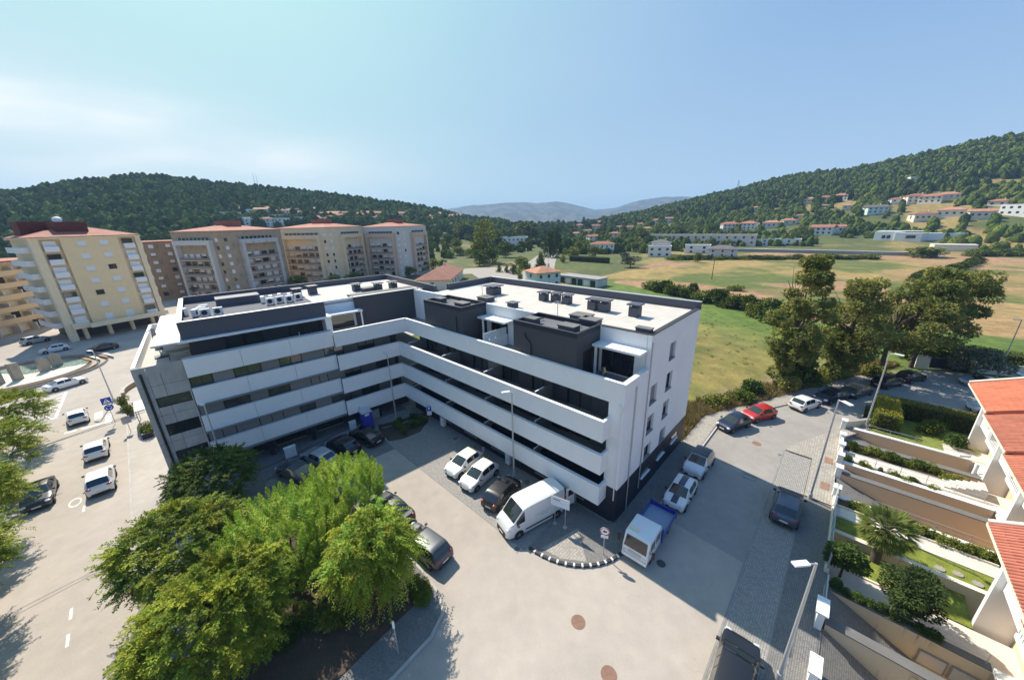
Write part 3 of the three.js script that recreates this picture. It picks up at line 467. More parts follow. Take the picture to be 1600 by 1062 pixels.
  bp('parapet_cap', [L(-18.65, -6.75, 14.851, 14.9, pz - 0.34, pz + 0.04), L(-18.65, -18.26, 14.851, 14.9, -17, pz - 0.34)], M.galv);
  bp('roof_deck', L(-18.3, -7.1, 13.9, 14.2, -16.99, pz - 0.31), M.roofGravel, 'dark gravel roof');
  bp('roof_deck', L(-7.08, 6, 14.0, 14.25, -16.99, -4.3), M.roof, 'pale paved roof');
  bp('roof_box', L(-15.5, -11.4, 14.2, 15.1, -13.5, -11.3), M.parapetDark);
  bp('setback_wall', L(-6.4, -3.1, 11.0, 14.5, -4.6, -4.3), M.white); bp('canopy', L(-6.4, -2.7, 13.0, 13.16, -4.3, -2.7), M.whiteClean); bp('canopy_post', L(-2.95, -2.8, 11, 13.0, -2.95, -2.8), M.whiteClean); bp('glass_door', L(-6.2, -3.4, 11.06, 12.8, -4.3, -4.26), M.glassDark);
  const c = bp('penthouse_box', L(-3.1, 5.1, 10.62, 14.5, -6.5, -3.9), M.charcoal); sub(c, 'coping', L(-3.15, 5.1, 14.501, 14.56, -4.2, -3.86), M.galv);
  bp('terrace_floor', L(-18.3, XS, 10.62, 10.67, -4, -0.8), M.capGrey); bp('terrace_floor', L(XS + 0.01, 5.0, 10.61, 10.66, -4, -0.3), M.capGrey);
  bp('back_wall', L(-18.8, 6, -0.5, 13.27, -17.31, -15.1), M.white);
  bp('roof_parapet', lw(bx(6, 6.3, 11, 15.0, -17.3, -1)), M.parapetDark);
  // people's things on the balconies
  const chair = (x, y, z, mat, label) => { const p = new THREE.Vector3(x, y, z).applyMatrix4(LWM), t = thing('balcony_chair', label, 'chair', [p.x, p.y, p.z], R() * 3); part(t, 'seat', bx(-0.22, 0.22, 0.4, 0.44, -0.22, 0.22), mat); part(t, 'backrest', bx(-0.22, 0.22, 0.5, 0.9, 0.19, 0.23), mat); for (const [a, b] of [[-1, -1], [1, -1], [-1, 1], [1, 1]]) part(t, 'leg', bar([a * 0.19, 0, b * 0.19], [a * 0.19, 0.4, b * 0.19], 0.02), mat); };
  chair(-9.8, 11.07, -2.6, M.whiteClean, 'white chair on the roof terrace under the white slab'); chair(-9.0, 5.12, -0.85, M.whiteClean, 'white chair on the second-floor balcony');
}
// ---------- roof equipment: each a thing of its own ----------
const RY = 14.3;
function chimney(x, z, label, w = 0.8, h = 1.0, y = RY) {
  const t = thing('roof_vent', label, 'roof vent', [x, y - 0.005, z], 0, 'roof vents'); part(t, 'shaft', bx(-w / 2, w / 2, 0, h * 0.72, -w / 2, w / 2), M.parapetDark);
  for (const [a, b] of [[-1, -1], [1, -1], [-1, 1], [1, 1]]) part(t, 'post', bx(a * w * 0.42 - 0.04, a * w * 0.42 + 0.04, h * 0.72, h * 0.9, b * w * 0.42 - 0.04, b * w * 0.42 + 0.04), M.dark);
  part(t, 'cap', bx(-w * 0.68, w * 0.68, h * 0.9, h, -w * 0.68, w * 0.68), M.parapetDark); return t;
}
chimney(29.1, -30.7, 'wide dark roof vent standing alone at the left of the pale roof', 1.3, 1.1);
[[29.9, -23.7, 'left one of three'], [30.2, -22.3, 'middle one of three'], [30.1, -20.8, 'right one of three']].forEach(([x, z, s]) => chimney(x, z, `dark roof vent, the ${s} in a row on the pale roof`));
chimney(29.6, -17.4, 'dark roof vent, left of the touching pair on the pale roof', 0.85, 1.1); chimney(29.6, -16.2, 'dark roof vent, right of the touching pair on the pale roof', 0.85, 1.1);
chimney(29.6, -13.2, 'dark roof vent nearest the end parapet, standing alone', 0.85, 1.15);
chimney(25.3, -24.0, 'low dark roof vent at the roof edge above the frosted glass screen', 0.8, 0.6);
[[19.9, -47.5, 'leftmost'], [22.0, -45.6, 'middle'], [23.8, -44.9, 'rightmost']].forEach(([x, z, s]) => chimney(x, z, `dark roof vent on the far corner roof, ${s} of three`, 0.85, 1.0, 14.25));
chimney(13.5, -50.0, 'dark roof vent behind the air conditioners, the left of two', 0.85, 1.0, 14.25); chimney(15.3, -50.0, 'dark roof vent behind the air conditioners, the right of two', 0.9, 1.1, 14.25);
function skylight(x, z, w, d, label, y = RY) { const t = thing('roof_hatch', label, 'roof hatch', [x, y - 0.005, z]); part(t, 'frame', bx(-w / 2, w / 2, 0, 0.42, -d / 2, d / 2), M.parapetDark); part(t, 'lid', bx(-w * 0.55, w * 0.55, 0.42, 0.5, -d * 0.55, d * 0.55), M.capDark); part(t, 'pipe', bar([w * 0.5, 0.2, 0], [w * 0.5 + 0.9, 0.2, 0.2], 0.06), M.dark); return t; }
skylight(25.9, -28.6, 1.2, 1.5, 'dark boxy roof hatch beside the left stair box'); skylight(25.7, -16.2, 1.3, 1.6, 'dark roof hatch behind the right stair box, the farther of two'); skylight(25.0, -14.9, 1.1, 1.5, 'low dark roof hatch behind the right stair box, the nearer of two'); skylight(25.2, -10.4, 0.6, 1.1, 'small dark hatch at the near roof corner'); skylight(20.8, -46.0, 1.6, 1.2, 'dark roof hatch among the vents on the far corner roof', 14.25);
skylight(22.5, -15.3, 1.0, 1.4, 'grey hatch on the roof of the right stair box', 14.25); skylight(22.6, -28.6, 1.0, 1.4, 'grey hatch on the roof of the left stair box, near corner', 14.25); skylight(22.4, -19.0, 0.8, 1.1, 'small grey hatch on the roof of the right stair box, far corner', 14.25); skylight(22.6, -32.4, 0.8, 1.1, 'small grey hatch on the roof of the left stair box, far corner', 14.25);
function antenna(x, z, y, h, label) { const t = thing('antenna', label, 'antenna', [x, y - 0.005, z], 0.6); part(t, 'mast', bar([0, 0, 0], [0, h, 0], 0.03), M.galv); part(t, 'boom', bar([-0.5, h * 0.95, 0], [0.5, h * 0.95, 0], 0.02), M.galv); for (let i = 0; i < 4; i++) part(t, 'element', bar([-0.45 + i * 0.3, h * 0.95, -0.3], [-0.45 + i * 0.3, h * 0.95, 0.3], 0.012), M.galv); }
antenna(26.3, -29.6, RY, 1.6, 'thin television antenna on the pale roof beside the left stair box'); antenna(25.2, -18.4, RY, 1.4, 'thin television antenna on the pale roof behind the right stair box');
function ac(x, z, turn, label) {
  const t = thing('air_conditioner', label, 'air conditioner', [x, 14.195, z], turn, 'rooftop air conditioners'); t.scale.setScalar(0.82); part(t, 'case', bx(-0.48, 0.48, 0.12, 0.95, -0.2, 0.2), M.whiteClean);
  { const g = new THREE.CylinderGeometry(0.3, 0.3, 0.03, 20); g.rotateX(Math.PI / 2); g.translate(-0.1, 0.53, 0.205); part(t, 'fan', g, M.dark); } part(t, 'foot', bx(-0.4, -0.3, 0, 0.12, -0.2, 0.2), M.galv); part(t, 'foot', bx(0.3, 0.4, 0, 0.12, -0.2, 0.2), M.galv);
  { const g = new THREE.TorusGeometry(0.3, 0.02, 4, 20); g.translate(-0.1, 0.53, 0.22); part(t, 'fan_ring', g, M.galv); }
}
[[2.6, -48.5, 2.0, 'dark-faced'], [3.3, -46.9, 1.2, 'white'], [4.2, -48.8, 0.1, 'white'], [4.0, -46.2, 0.1, 'white'], [5.0, -46.0, 0.1, 'white'], [3.9, -47.6, 2.9, 'white']].forEach(([x, z, a], i) => ac(x, z, a - 0.1, `${['leftmost', 'second from left', 'farthest', 'front left', 'front right', 'middle'][i]} air conditioner of the cluster by the terrace end of the dark roof`));
[[9.9, -47.2, 0.1], [10.9, -47.4, 0.1], [11.8, -47.0, 0.1], [10.4, -49.0, 1.4], [11.4, -49.4, 1.4], [12.2, -48.6, 1.4], [12.9, -47.6, 0.1], [9.6, -49.2, 1.4]].forEach(([x, z, a], i) => ac(x, z, a - 0.1, `air conditioner in the cluster at the middle of the dark roof, ${['front left', 'front second', 'front third', 'back second', 'back third', 'back right', 'front right', 'back left'][i]}`));
{ // folded parasol on the white terrace
  const p = new THREE.Vector3(-20.6, 11.06, -6.5).applyMatrix4(LWM), t = thing('folded_parasol', 'tall folded grey parasol on the white roof terrace', 'parasol', [p.x, p.y, p.z]);
  part(t, 'base', bx(-0.5, 0.5, 0, 0.1, -0.5, 0.5), M.dark); part(t, 'pole', bar([0, 0.1, 0], [0, 2.9, 0], 0.05), M.galv); part(t, 'canopy', cyl(0.30, 0.12, 2.1, 0, 0.7, 0, 9), std(C(0.28, 0.26, 0.25), 0.9)); part(t, 'arm', bar([0.1, 2.8, 0], [-0.5, 2.6, 0.2], 0.04), M.galv);
  const q = new THREE.Vector3(-19.2, 11.06, -5).applyMatrix4(LWM), d = thing('patio_table', 'green-grey patio table on the white roof terrace under the slab', 'table', [q.x, q.y, q.z]); part(d, 'top', bx(-0.9, 0.9, 0.68, 0.74, -0.5, 0.5), std(C(0.25, 0.28, 0.22), 0.7)); for (const [a, b] of [[-1, -1], [1, -1], [-1, 1], [1, 1]]) part(d, 'leg', bar([a * 0.8, 0, b * 0.4], [a * 0.8, 0.68, b * 0.4], 0.03), M.dark);
  const s = thing('armchair', 'dark cushioned chair with yellow cushion on the corner roof terrace', 'chair', [23.0, 10.64, -11.9], 0.6); part(s, 'seat', bx(-0.4, 0.4, 0.3, 0.5, -0.4, 0.4), std(C(0.12, 0.12, 0.16), 0.9)); part(s, 'backrest', bx(-0.4, 0.4, 0.5, 1.1, -0.5, -0.4), std(C(0.12, 0.12, 0.16), 0.9)); part(s, 'cushion', bx(-0.35, -0.05, 0.9, 1.25, -0.4, -0.3), std(C(0.6, 0.45, 0.05), 0.9)); for (const a of [-1, 1]) part(s, 'leg', bx(a * 0.36 - 0.04, a * 0.36 + 0.04, 0, 0.3, -0.4, 0.4), M.dark);
}
// ---------- houses and blocks behind ----------
const hipRoof = (w, d, h, o = 0.5, gable = false) => { // roof over a w x d box, y from 0
  const a = w / 2 + o, b = d / 2 + o, long = a >= b, k = gable ? 0 : Math.min(a, b) * 0.95, r = long ? [[-a + k, 0], [a - k, 0]] : [[0, -b + k], [0, b - k]];
  const P = [[-a, 0, -b], [a, 0, -b], [a, 0, b], [-a, 0, b], [r[0][0], h, r[0][1]], [r[1][0], h, r[1][1]]];
  const F = long ? [[3, 2, 5], [3, 5, 4], [1, 0, 4], [1, 4, 5], [0, 3, 4], [2, 1, 5]] : [[3, 2, 5], [1, 0, 4], [0, 3, 5], [0, 5, 4], [2, 1, 4], [2, 4, 5]];
  const v = []; for (const f of F) for (const i of f) v.push(...P[i]); for (const f of [[0, 1, 2], [0, 2, 3]]) for (const i of f) v.push(P[i][0], -0.12, P[i][2]);
  for (let i = 0; i < 4; i++) { const p = P[i], q = P[(i + 1) % 4]; v.push(...p, p[0], -0.12, p[2], q[0], -0.12, q[2], ...p, q[0], -0.12, q[2], ...q); }
  const g = new THREE.BufferGeometry(); g.setAttribute('position', new THREE.Float32BufferAttribute(v, 3)); g.computeVertexNormals(); return muv(g);
};
const wallCols = [[0.80, 0.79, 0.76], [0.76, 0.70, 0.58], [0.80, 0.67, 0.57], [0.62, 0.62, 0.60], [0.72, 0.62, 0.42], [0.60, 0.72, 0.70]].map(c => std(C(...c), 0.85, { map: TPlast }));
const roofCols = [[0.42, 0.17, 0.10], [0.50, 0.24, 0.15], [0.34, 0.15, 0.10], [0.16, 0.15, 0.15], [0.60, 0.60, 0.58]].map(c => std(C(...c), 0.88, { map: TTile }));
function house(o) {
  const { x, z, w = 10, d = 8, h = 5.5, roof = 'hip', wall = 0, tile = 0, floors = 2, n = 3, label, group, name = 'house', fine = false, rh = Math.min(w, d) * 0.2 } = o, y = o.y ?? terr(x, z) - 0.3;
  const t = thing(name, label, 'house', [x, y, z], o.turn ?? Math.atan2(-x, -z) + (o.jit ?? 0), group), wm = wallCols[wall];
  part(t, 'wall', bx(-w / 2, w / 2, -3, h, -d / 2, d / 2), wm);
  if (roof === 'flat') { part(t, 'roof', bx(-w / 2 + 0.25, w / 2 - 0.25, h - 0.02, h + 0.04, -d / 2 + 0.25, d / 2 - 0.25), M.roof); part(t, 'parapet', [bx(-w / 2 - 0.05, w / 2 + 0.05, h, h + 0.5, d / 2 - 0.2, d / 2 + 0.05), bx(-w / 2 - 0.05, w / 2 + 0.05, h, h + 0.5, -d / 2 - 0.05, -d / 2 + 0.2), bx(-w / 2 - 0.05, -w / 2 + 0.2, h, h + 0.5, -d / 2 + 0.2, d / 2 - 0.2), bx(w / 2 - 0.2, w / 2 + 0.05, h, h + 0.5, -d / 2 + 0.2, d / 2 - 0.2)], wm); }
  else { const g = hipRoof(w, d, rh, 0.6, roof === 'gable'); g.translate(0, h + 0.12, 0); const r = part(t, 'roof', g, roofCols[tile]); part(r, 'chimney', bx(w * 0.2, w * 0.2 + 0.7, h, h + rh + 0.9, -0.4, 0.3), wm); }
  const fh = h / floors;
  for (let f = 0; f < floors; f++) for (let i = 0; i < n; i++) {
    const cx = lerp(-w / 2, w / 2, (i + 0.5) / n), cy = f * fh + fh * 0.55, ww = fine ? 0.65 : 0.75, hh = fine ? 0.75 : 0.7, m = part(t, 'window', bx(cx - ww, cx + ww, cy - hh, cy + hh, d / 2 - 0.05, d / 2 + 0.05), fine ? M.whiteClean : M.glassDark);
    if (fine) part(m, 'pane', bx(cx - ww + 0.12, cx + ww - 0.12, cy - hh + 0.12, cy + hh - 0.12, d / 2 + 0.05, d / 2 + 0.08), M.glassDark);
  }
  for (const s of [-1, 1]) for (let f = 0; f < floors; f++) part(t, 'window', bx(s * w / 2 - 0.05, s * w / 2 + 0.05, f * fh + fh * 0.3, f * fh + fh * 0.78, -0.8, 0.6), M.glassDark);
  if (o.balcony) { part(t, 'balcony', [bx(-w / 2, w / 2, fh - 0.1, fh + 0.1, d / 2, d / 2 + 1.3), bx(-w / 2, w / 2, fh + 0.1, fh + 0.9, d / 2 + 1.2, d / 2 + 1.3)], wm); }
  return t;
}
const faceM = (K, dir, nrm) => new THREE.Matrix4().makeBasis(new THREE.Vector3(dir[0], 0, dir[1]), new THREE.Vector3(0, 1, 0), new THREE.Vector3(nrm[0], 0, nrm[1])).setPosition(K[0], 0, K[1]);
function towerBlock(K, ang, w1, w2, H, floors, mats, label, frames) {
  // corner K; right face runs along dR, left face along dL
  const dR = [Math.cos(ang), -Math.sin(ang)], dL = [-Math.sin(ang), -Math.cos(ang)];
  const t = thing('tower_block', label, 'building', [K[0], 0, K[1]]), fh = (H - 1.6) / floors, R = rng(Math.round(K[0] * 7 + 900));
  const prism = (a0, a1, b0, b1, y0, y1) => { const q = (a, b) => [K[0] + dR[0] * a + dL[0] * b, K[1] + dR[1] * a + dL[1] * b]; return slab([q(a0, b0), q(a1, b0), q(a1, b1), q(a0, b1)], y0, y1); };
  wpart(t, 'wall', prism(0, w1, 0, w2, -1, H), mats.wall);
  { const g = hipRoof(w1, w2, 1.9, 0.2); g.translate(w1 / 2, H + 0.13, -w2 / 2); g.applyMatrix4(new THREE.Matrix4().makeRotationY(ang).setPosition(K[0], 0, K[1])); const r = wpart(t, 'roof', g, M.tileB); wpart(r, 'stair_head', prism(w1 * 0.4, w1 * 0.62, w2 * 0.35, w2 * 0.6, H, H + 3.2), mats.head ?? M.tileB); }
  const faces = [[faceM(K, dR, [-dL[0], -dL[1]]), w1, frames[1]], [faceM([K[0] + dL[0] * w2, K[1] + dL[1] * w2], [-dL[0], -dL[1]], [-dR[0], -dR[1]]), w2, frames[0]]];
  faces.forEach(([m, w, fr], fi) => {
    const L = (...a) => bx(...a).applyMatrix4(m);
    if (fr) { const [u0, u1] = fr.span.map(v => v * w), top = H - 4.2;
      wpart(t, 'balcony_frame', [L(u0 - 1.1, u0, 0, top, 0, 1.5), L(u1, u1 + 1.1, 0, top, 0, 1.5), L(u0 - 1.1, u1 + 1.1, top, top + 1.5, 0, 1.5)], fr.mat);
      for (let f = 0; f < floors - 1; f++) { const y = f * fh; if (y + fh > top) break;
        wpart(t, 'balcony_slab', L(u0, u1, y + 0.02, y + 0.22, 0.0, 1.3), mats.slab); wpart(t, 'balcony_parapet', L(u0, u1, y + 0.22, y + 1.0, 1.2, 1.32), mats.rail);
        const n = Math.max(2, Math.round((u1 - u0) / 3)); for (let i = 0; i < n; i++) { const x0 = lerp(u0, u1, (i + 0.15) / n), x1 = lerp(u0, u1, (i + 0.85) / n), wd = wpart(t, 'window', L(x0, x1, y + 0.3, y + fh - 0.35, 0.003, 0.06), M.glassDark); if (R() < 0.6) wpart(wd, 'blind', L(x0 + 0.05, x1 - 0.05, y + 0.3 + R() * fh * 0.5, y + fh - 0.36, 0.061, 0.1), M.blind); } }
      wpart(t, 'loggia_window', L(u0, u1, H - 3.3, H - 1.9, -0.02, 0.12), M.glassDark); const nl = 8; for (let i = 0; i <= nl; i++) wpart(t, 'mullion', L(lerp(u0, u1, i / nl) - 0.07, lerp(u0, u1, i / nl) + 0.07, H - 3.3, H - 1.9, 0.12, 0.18), M.whiteClean);
      wpart(t, 'loggia_sill', L(u0 - 0.5, u1 + 0.5, H - 3.6, H - 3.3, 0.002, 0.9), mats.slab);
    }
    for (const c of fr?.cols ?? []) for (let f = 0; f < floors; f++) { const cx = c * w, y = f * fh + 0.9, wd = wpart(t, 'window', L(cx - 0.5, cx + 0.5, y, y + 1.1, 0.003, 0.05), R() < 0.7 ? M.blind : M.glassDark); }
  });
  return t;
}
const cream2 = std(C(0.76, 0.63, 0.43), 0.88, { map: TPlast }), tan = std(C(0.44, 0.34, 0.235), 0.9, { map: TStain }), grey2 = std(C(0.55, 0.54, 0.52), 0.85, { map: TStain }), pale2 = std(C(0.62, 0.61, 0.57), 0.85, { map: TPlast }), brown2 = std(C(0.40, 0.27, 0.165), 0.9, { map: TStain });
const railBr = std(C(0.26, 0.20, 0.16), 0.8), railW = std(C(0.60, 0.56, 0.50), 0.8);
towerBlock([21.5, -148], 0.49, 23, 21, 21.8, 8, { wall: tan, slab: railW, rail: railBr }, 'tan tower block with grey concrete balcony frames, second large block from the left', [{ span: [0.14, 0.8], mat: pale2, cols: [0.93] }, { span: [0.3, 0.82], mat: grey2, cols: [0.08] }]);
towerBlock([55.5, -152], 0.49, 22, 24, 22.0, 8, { wall: cream2, slab: railW, rail: railBr }, 'cream tower block with cream balcony frames, the middle one behind the roof', [{ span: [0.16, 0.84], mat: cream2, cols: [0.95] }, { span: [0.36, 0.86], mat: cream2, cols: [0.1] }]);
towerBlock([84, -146], 0.49, 23, 20, 21.6, 8, { wall: pale2, slab: railW, rail: railBr }, 'pale grey tower block with pinkish balcony frames, rightmost of the row', [{ span: [0.2, 0.8], mat: std(C(0.55, 0.42, 0.32), 0.88), cols: [0.94] }, { span: [0.4, 0.88], mat: std(C(0.55, 0.42, 0.32), 0.88), cols: [0.12] }]);
{ // brown block with rows of small white shutters
  const K = [2.5, -168], t = thing('tower_block', 'plain brown apartment block with rows of small white shutters behind the yellow block', 'building', [K[0], 0, K[1]]), m = faceM(K, [Math.cos(0.12), -Math.sin(0.12)], [Math.sin(0.12), Math.cos(0.12)]), L = (...a) => bx(...a).applyMatrix4(m);
  wpart(t, 'wall', L(0, 27, -1, 18.8, -16, 0), brown2); wpart(t, 'roof', L(-0.2, 27.2, 18.8, 19.1, -16.2, 0.2), M.tileB);
  for (let f = 0; f < 7; f++) for (let i = 0; i < 6; i++) { const x = 3 + i * 4.2, y = 1.3 + f * 2.6, w = wpart(t, 'window', L(x, x + 1.3, y, y + 1.25, 0.003, 0.06), M.glassDark); if ((i * 5 + f * 3) % 7) wpart(w, 'blind', L(x + 0.05, x + 1.25, y + 0.05 + ((i + f) % 3) * 0.1, y + 1.2, 0.061, 0.1), M.blind); }
}
{ // the yellow block on the left
  const K = [-12.6, -119.5], a = 0.30, t = thing('tower_block', 'tall yellow apartment block with white window bays and a red roof at the left', 'building', [K[0], 0, K[1]]);
  const dir = [Math.cos(a), -Math.sin(a)], nr = [Math.sin(a), Math.cos(a)], m = faceM(K, dir, nr), L = (x0, x1, ...q) => bx(x0 * 0.76, x1 * 0.76, ...q).applyMatrix4(m), W = 21.5, H = 21.3, yel = std(C(0.86, 0.66, 0.38), 0.88, { map: TPlast }), yel2 = std(C(0.84, 0.69, 0.46), 0.88, { map: TPlast }), fh = 2.62;
  wpart(t, 'wall', L(0.6, W, 2.9, H, -15, -0.6), yel2); wpart(t, 'front_wall', L(5.2, 16.6, 2.9, H, -0.6, 0.35), yel); wpart(t, 'corner_pier', L(0, 1.5, 0, H, -1.4, 0.2), yel2); wpart(t, 'corner_pier', L(W - 1.0, W + 0.2, 0, H, -1.4, 0.1), yel2);
  wpart(t, 'ground_floor', L(2, W, -0.5, 2.9, -14, -4), M.charcoal); wpart(t, 'balcony', [L(4, W, 2.7, 2.95, -0.6, 2.4), L(4, W, 2.95, 3.7, 2.2, 2.4), L(1, 4.4, 2.7, 3.9, -0.6, 1.2)], yel2);
  for (const x of [3, 8, 13, 18]) wpart(t, 'ground_post', L(x, x + 0.8, 0, 2.7, -1.2, -0.4), yel2);
  for (let f = 0; f < 7; f++) { const y = 3.1 + f * fh;
    for (const [x, op] of [[8.1, (f * 3) % 5 === 1], [12.6, (f * 2) % 5 === 3]]) { const w = wpart(t, 'window', L(x, x + 1.7, y + (f ? 0.9 : 0.1), y + 1.95, 0.352, 0.40), op ? M.glassDark : M.blind); wpart(w, 'sill', L(x - 0.1, x + 1.8, y + (f ? 0.8 : 0.02), y + (f ? 0.9 : 0.1), 0.352, 0.5), railW); }
    for (const [x, w2] of [[2.0, 2.6], [17.5, 2.5]]) { const w = wpart(t, 'window_bay', L(x, x + w2, y + 0.0, y + 1.05, -0.6, 0.35), M.whiteClean); wpart(w, 'pane', L(x + 0.1, x + w2 - 0.1, y + 1.05, y + 2.1, -0.6, -0.2), (f * 5 + Math.round(x)) % 3 ? M.blind : M.glassDark); }
    wpart(t, 'side_balcony', [L(-1.4, 0.05, y - 0.1, y + 0.1, -12, -2), L(-1.4, -1.25, y + 0.1, y + 1.0, -12, -2), L(-1.25, 0.05, y + 0.1, y + 1.0, -2.15, -2)], M.whiteClean);
    wpart(t, 'side_balcony', [L(W, W + 1.3, y - 0.1, y + 0.1, -8, -2), L(W + 1.15, W + 1.3, y + 0.1, y + 0.9, -8, -2)], yel2); }
  const rd = std(C(0.16, 0.04, 0.035), 0.8, { map: TTile });
  wpart(t, 'roof_eave', L(-0.3, W + 0.3, H, H + 0.3, -15.3, 0.5), yel2); const g = hipRoof((W + 0.4) * 0.76, 15.4, 2.2, 0.1); g.translate(W * 0.38, H + 0.43, -7.4); g.applyMatrix4(m); const r = wpart(t, 'roof', g, M.tileB);
  wpart(r, 'stair_head', L(6.2, 12.5, H + 0.3, H + 3.4, -8, -3), rd); wpart(r, 'stair_head', L(1.5, 7.5, H + 0.3, H + 3.6, -13, -8.5), rd);
  const dsh = thing('satellite_dish', 'white satellite dish on the roof of the yellow block', 'satellite dish', [K[0] + 4, H + 3.5, K[1] - 11]); { const s = new THREE.SphereGeometry(1.1, 16, 8, 0, 7, 0, 0.8); s.rotateX(0.9); part(dsh, 'dish', s, M.blind); } part(dsh, 'mast', bar([0, 0, 0], [0, 1.0, 0.2], 0.06), M.galv);
}
{ // curved balcony block at the far left
  const t = thing('curved_block', 'curved beige block with long balcony bands at the left edge behind the tree', 'building', [-34, 0, -140]), tanW = std(C(0.56, 0.45, 0.31), 0.9, { map: TPlast });
  const arcp = (r) => { const o = []; for (let i = 0; i <= 10; i++) { const a = lerp(1.30, 0.05, i / 10); o.push([-46 + Math.cos(a) * r * 1.0, -162 + Math.sin(a) * r]); } return o; };
  for (let f = 0; f < 6; f++) { const y = f * 2.7; wpart(t, 'balcony_slab', slab([...arcp(32), ...arcp(22).reverse()], y + 2.45, y + 2.7), tanW); if (f) wpart(t, 'balcony_parapet', slab([...arcp(32), ...arcp(31.7).reverse()], y, y + 0.95), tanW); wpart(t, 'wall', slab([...arcp(30), ...arcp(22).reverse()], y, y + 2.45), M.cream);
    const a30 = arcp(30.05); for (let i = 0; i < 10; i++) { const [x0, z0] = a30[i], [x1, z1] = a30[i + 1], lp = (k) => [lerp(x0, x1, k), lerp(z0, z1, k)]; const g = slab([lp(0.15), lp(0.6), [lp(0.6)[0] + 0.05, lp(0.6)[1] + 0.05], [lp(0.15)[0] + 0.05, lp(0.15)[1] + 0.05]], y + 0.2, y + 2.1); wpart(t, 'window', g, (i + f) % 3 ? M.blind : M.glassDark); const d = slab([lp(0.8), lp(0.86), [lp(0.86)[0] + 1.4, lp(0.86)[1] + 1.0], [lp(0.8)[0] + 1.4, lp(0.8)[1] + 1.0]], y, y + 1.7); wpart(t, 'balcony_divider', d, railW); } }
  wpart(t, 'roof', slab([...arcp(32), ...arcp(20).reverse()], 16.2, 16.6), M.tileB);
}
// ---------- terraced houses on the right, with walled gardens and ramps ----------
const tileRoof = (w, d, rise, mat) => { // single pitch of barrel tiles: x across (w), runs back d, rising
  const geos = [], pit = 0.24, n = Math.round(w / pit), rows = Math.round(d / 0.36), sl = Math.atan2(rise, d), Ls = Math.hypot(d, rise) / rows;
  const base = new THREE.CylinderGeometry(0.085, 0.1, Ls * 1.12, 6, 1, true, -Math.PI / 2, Math.PI); base.rotateX(Math.PI / 2); base.rotateZ(0);
  const P = []; for (let i = 0; i < n; i++) for (let j = 0; j < rows; j++) P.push([(i + 0.5) * pit, j]);
  const src = base.toNonIndexed(), sp = src.attributes.position.array, out = new Float32Array(P.length * sp.length), R = rng(w * 31 + d);
  P.forEach(([x, j], k) => { const jx = (R() - 0.5) * 0.025, t = (j + 0.5) / rows, o = k * sp.length; for (let i = 0; i < sp.length; i += 3) { const lx = sp[i], ly = sp[i + 1], lz = sp[i + 2]; const yy = Math.abs(ly); const zz = -lz; out[o + i] = x + lx + jx; out[o + i + 1] = t * rise + yy * Math.cos(sl) + zz * Math.sin(sl) * 1 + (lz > 0 ? 0.018 : 0); out[o + i + 2] = t * d + zz * Math.cos(sl); } });
  const g = new THREE.BufferGeometry(); g.setAttribute('position', new THREE.BufferAttribute(out, 3)); g.computeVertexNormals(); return muv(g);
};
function pitched(root, x0, x1, z0, z1, y0, rise, mat) { // street-side pitch and back pitch
  const w = x1 - x0, d = (z1 - z0) / 2;
  const deck = new THREE.BufferGeometry(); { const a = [x0, y0 - 0.1, z0], b = [x1, y0 - 0.1, z0], c = [x1, y0 - 0.1 + rise, z0 + d], e = [x0, y0 - 0.1 + rise, z0 + d], f = [x0, y0 - 0.1, z1], g = [x1, y0 - 0.1, z1]; const tri = (...p) => p.flat(); deck.setAttribute('position', new THREE.Float32BufferAttribute([...tri(a, c, b), ...tri(a, e, c), ...tri(e, g, c), ...tri(e, f, g), ...tri(a, f, e), ...tri(b, c, g)], 3)); deck.computeVertexNormals(); }
  const r = wpart(root, 'roof', muv(deck), mat);
  const g = tileRoof(w, d, rise); g.translate(x0, y0 - 0.07, z0); const tiles = wpart(r, 'roof_tiles', g, mat); tiles.userData.kind = 'stuff';
  wpart(r, 'eave_board', bx(x0, x1, y0 - 0.24, y0 - 0.06, z0 - 0.02, z0 + 0.05), M.cream);
  wpart(r, 'verge_cap', bar([x1 - 0.05, y0 + 0.05, z0], [x1 - 0.05, y0 + 0.05 + rise, z0 + d], 0.13, 8), M.cream);
  return r;
}
